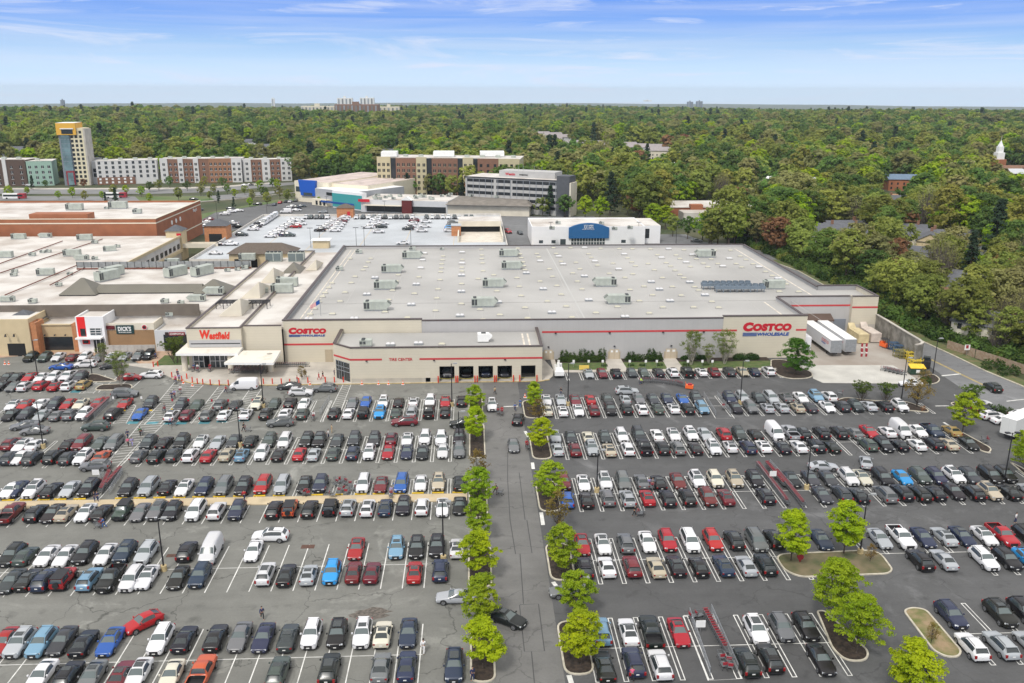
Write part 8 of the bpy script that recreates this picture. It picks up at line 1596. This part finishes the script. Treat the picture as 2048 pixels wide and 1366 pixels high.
# wooden fence with a sign
e=empty('wooden_fence',(0,0,0),0,label='brown board fence standing along the grass verge of the service road',cat='fence'); m=MB(); fa=[G(1893,697),G(1950,716),G(2000,732),G(2050,749),G(2120,775)]; WOODF=mat('weathered_wood',(.30,.20,.13),.9,.25,2,col2=(.38,.30,.22))
for i in range(len(fa)-1):
    a=Vector(fa[i]);b_=Vector(fa[i+1]); n=int((b_-a).length/.3); t=(b_-a).normalized()
    for j in range(n): p=a+t*(j*.3); q=p+t*.27; m.add([(p.x,p.y,0),(q.x,q.y,0),(q.x,q.y,2.1+rc.uniform(-.05,.05)),(p.x,p.y,2.1),(p.x+.04,p.y+.04,0),(q.x+.04,q.y+.04,0),(q.x+.04,q.y+.04,2.1),(p.x+.04,p.y+.04,2.1)],[(0,1,2,3),(5,4,7,6),(3,2,6,7)],0)
m.obj('boards',WOODF,e)
tsign(1932,713,2.9,'red and white sign board before the wooden fence',1.3,1.3,None); X,Y=G(1932,713); bx(C.objects[-1].parent,'red_figure',(-.35,.25,-.07,-.045,2.0,2.8),REDC)
# forklift, racks, bins
X,Y=G(1768,695); e=empty('forklift',(X,Y,0),R(20),label='orange-red forklift parked by the retaining wall',cat='forklift'); m=MB(); m.box(-.6,.6,-1,1,.3,1.1,0); m.box(-.5,.5,.2,1.1,1.1,1.5,0); m.obj('body',ORANGE,e); m=MB()
for xx in (-.5,.5):
    for yy in (-.6,.8): m.tube((xx,yy,1.1),(xx,yy,2.2),.04)
m.box(-.6,.6,-.7,.9,2.2,2.28,0); m.tube((-.3,-1.1,.2),(-.3,-1.1,2.8),.06); m.tube((.3,-1.1,.2),(.3,-1.1,2.8),.06); m.box(-.4,-.2,-2,-1.1,.1,.16,0); m.box(.2,.4,-2,-1.1,.1,.16,0); m.obj('mast',BLACKP,e)
def rack(px,py,c,nm,lab,w_=2.4,d_=1.2,h_=2.2,lv=3,rz=0):
    X,Y=G(px,py); e=empty('stacked_rack',(X,Y,0),rz,label=lab,cat='rack'); m=MB()
    for xx in (0,w_):
        for yy in (0,d_): m.box(xx-.06,xx+.06,yy-.06,yy+.06,0,h_,0)
    for k in range(lv):
        z=.15+k*h_/lv
        for yy in (0,d_): m.box(0,w_,yy-.05,yy+.05,z,z+.12,0)
        for j in range(5): m.box(j*w_/5,j*w_/5+w_/8,-.02,d_+.02,z+.13,z+.17,0)
    m.obj('frame',mat(nm,c,.6,.1,1),e)
for i,(px,py,c,nm,l) in enumerate(((1780,700,(.05,.11,.20),'blue_rack','blue stacked rack by the retaining wall, rear one'),(1790,706,(.05,.11,.20),'blue_rack','blue stacked rack by the retaining wall, front one'),(1790,715,(.22,.20,.08),'olive_rack','olive stacked cage beside the blue racks'),(1799,718,(.25,.22,.10),'olive_rack','olive stacked cage before the yellow racks'),(1812,720,(.65,.50,.05),'yellow_rack','yellow stacked rack, rear one by the wall'),(1820,728,(.65,.50,.05),'yellow_rack','yellow stacked rack, middle one by the wall'),(1824,737,(.65,.50,.05),'yellow_rack','yellow stacked rack nearest the green bin'))): rack(px,py,c,nm,l)
X,Y=G(1820,750); e=empty('skip_bin',(X,Y,0),R(-8),label='dark green waste bin with a bright yellow lid at the dock corner',cat='bin'); m=MB(); m.box(0,3.2,0,1.9,.15,1.5,0); m.obj('body',mat('dark_green_bin',(.02,.05,.03),.6),e); m=MB(); m.add([(-.05,-.05,1.5),(3.25,-.05,1.5),(3.25,1.95,1.9),(-.05,1.95,1.9),(-.05,-.05,1.62),(3.25,-.05,1.62),(3.25,1.95,2.02),(-.05,1.95,2.02)],[(4,5,6,7),(0,1,5,4),(1,2,6,5),(3,0,4,7),(2,3,7,6)],0); m.obj('lid',YELLOW,e); bx(e,'label_panel',(1.2,2.,-.03,-.01,.5,1.2),WHITEP)
X,Y=G(1842,737); e=empty('dark_machine',(X,Y,0),R(-30),label='dark covered machine between the yellow racks and the wall end',cat='machine'); bx(e,'body',(0,1.8,0,3,.3,1.7),BLACKP); bx(e,'cab',(.2,1.6,1.2,2.6,1.7,2.4),WDARK)
# box truck at the right edge
X,Y=G(1997,876); e=empty('box_truck',(X,Y,0),R(-58),label='large white box truck cut off by the right edge of the photo',cat='truck'); L_=9.5
bx(e,'cargo_box',(0,2.6,0,L_,1.1,4.1),panel('truck_box_side',(.66,.67,.65),.6,0,.95,.5,.02,.04)); bx(e,'box_roof',(-.02,2.62,-.02,L_+.02,4.1,4.16),WHITEP); bx(e,'chassis',(.7,1.9,.2,L_+2,.7,1.1),DARKM); bx(e,'cab',(.1,2.5,L_+.2,L_+2.3,.7,2.9),WHITEP); bx(e,'windscreen',(.3,2.3,L_+2.3,L_+2.36,1.7,2.6),WDARK)
w_=MB(); w_.tube((-.3,0,0),(.3,0,0),.52,n=16,smooth=False); w2=MB(); w2.tube((-.31,0,0),(.31,0,0),.28,n=12,smooth=False); wm=w_.mesh('wheel',TYRE); wr2=w2.mesh('rim',GALV)
for yy in (2.2,3.5,L_+1.2):
    for xx in (.35,2.25): q=link('wheel',wm,e,(xx,yy,.52)); link('rim',wr2,q)
# white trailer/lift cluster by the tyre centre corner
X,Y=G(1119,757); e=empty('lift_trailer',(X,Y,0),0,label='white van-like trailer loaded with white tanks beside the tyre centre corner',cat='trailer'); m=MB(); m.box(-1,1,0,2.6,.4,1.5,0); m.hip(-1,1,0,2.6,1.5,1.9,.3,.4,0); m.obj('body',WHITEP,e); m=MB(); m.tube((0,3,.4),(0,3,2.6),.5,.35,n=12); m.tube((-.5,3.8,.4),(-.5,3.8,1.9),.4,.3,n=12); m.tube((.6,3.9,.4),(.6,3.9,2.2),.4,.3,n=12); m.obj('tanks',WHITEP,e); bx(e,'bumper',(-1.02,1.02,-.08,-.01,.35,.6),BLACKP)
for xx in (-.95,.95): m=MB(); m.tube((xx-.1,1.3,.35),(xx+.1,1.3,.35),.34,n=12,smooth=False); m.obj('wheel',TYRE,e)
# flag beside the left store sign
X,Y=G(604,640,8.7); e=empty('flagpole',(XA0+7,Y0+9,8.7),0,label='short pole with a limp striped flag on the warehouse roof near the left parapet',cat='flagpole'); m=MB(); m.tube((0,0,0),(0,0,4.2),.06,n=6); m.obj('pole',GALV,e); m=MB()
for i in range(5): m.add([(-.1-i*.45,.0+.08*math.sin(i),3.9-.28*i),(-.55-i*.45,.08*math.sin(i+1),3.62-.28*i),(-.55-i*.45,.08*math.sin(i+1),2.62-.28*i),(-.1-i*.45,.08*math.sin(i),2.9-.28*i)],[(0,1,2,3)],0 if i<2 else 1)
m.obj('flag',[BLUESIGN,mat('faded_stripes',(.65,.35,.35),.8,.3,6)],e)
# litter and drain covers, pothole
m=MB()
for k,x,y in (('O',665,185),): X,Y=PX(k,x,y); m.box(X-.9,X+.9,Y-.5,Y+.5,.013,.016,0)
X,Y=PX('M',300,1160); m.box(X-.9,X+.9,Y-.4,Y+.4,.013,.016,0)
struct('drain_covers',m,mat('rusty_iron',(.10,.05,.035),.8,.2,3))
m=MB(); cx_,cy_=PX('O',1210,760); pp=[(cx_+math.cos(a)*rc.uniform(.9,2.3)*1.3,cy_+math.sin(a)*rc.uniform(.9,1.7)) for a in np.arange(0,6.28,.4)]; m.add([(a,b,.0165) for a,b in pp],[tuple(range(len(pp)))]); struct('broken_asphalt_patch',m,mat('broken_asphalt',(.12,.105,.09),.95,.4,2.5,bump=.5))
# rear boot lids and roof box
X,Y=G(1512,1236+30); 
# ---- haze: even air around everything
hz=D.materials.new('haze_air'); hz.use_nodes=True; t=hz.node_tree
for n in list(t.nodes):
    if n.type=='BSDF_PRINCIPLED': t.nodes.remove(n)
pv=t.nodes.new('ShaderNodeVolumePrincipled'); pv.inputs['Color'].default_value=(.76,.90,1.0,1); pv.inputs['Density'].default_value=HAZE_D; pv.inputs['Anisotropy'].default_value=0.; t.links.new(pv.outputs[0],t.nodes['Material Output'].inputs['Volume'])
b=MB(); b.box(-11800,11800,-11500,11800,-125,78,0); b.obj('haze',hz,kind='stuff',label='thin pale air haze over the whole scene',cat='haze')
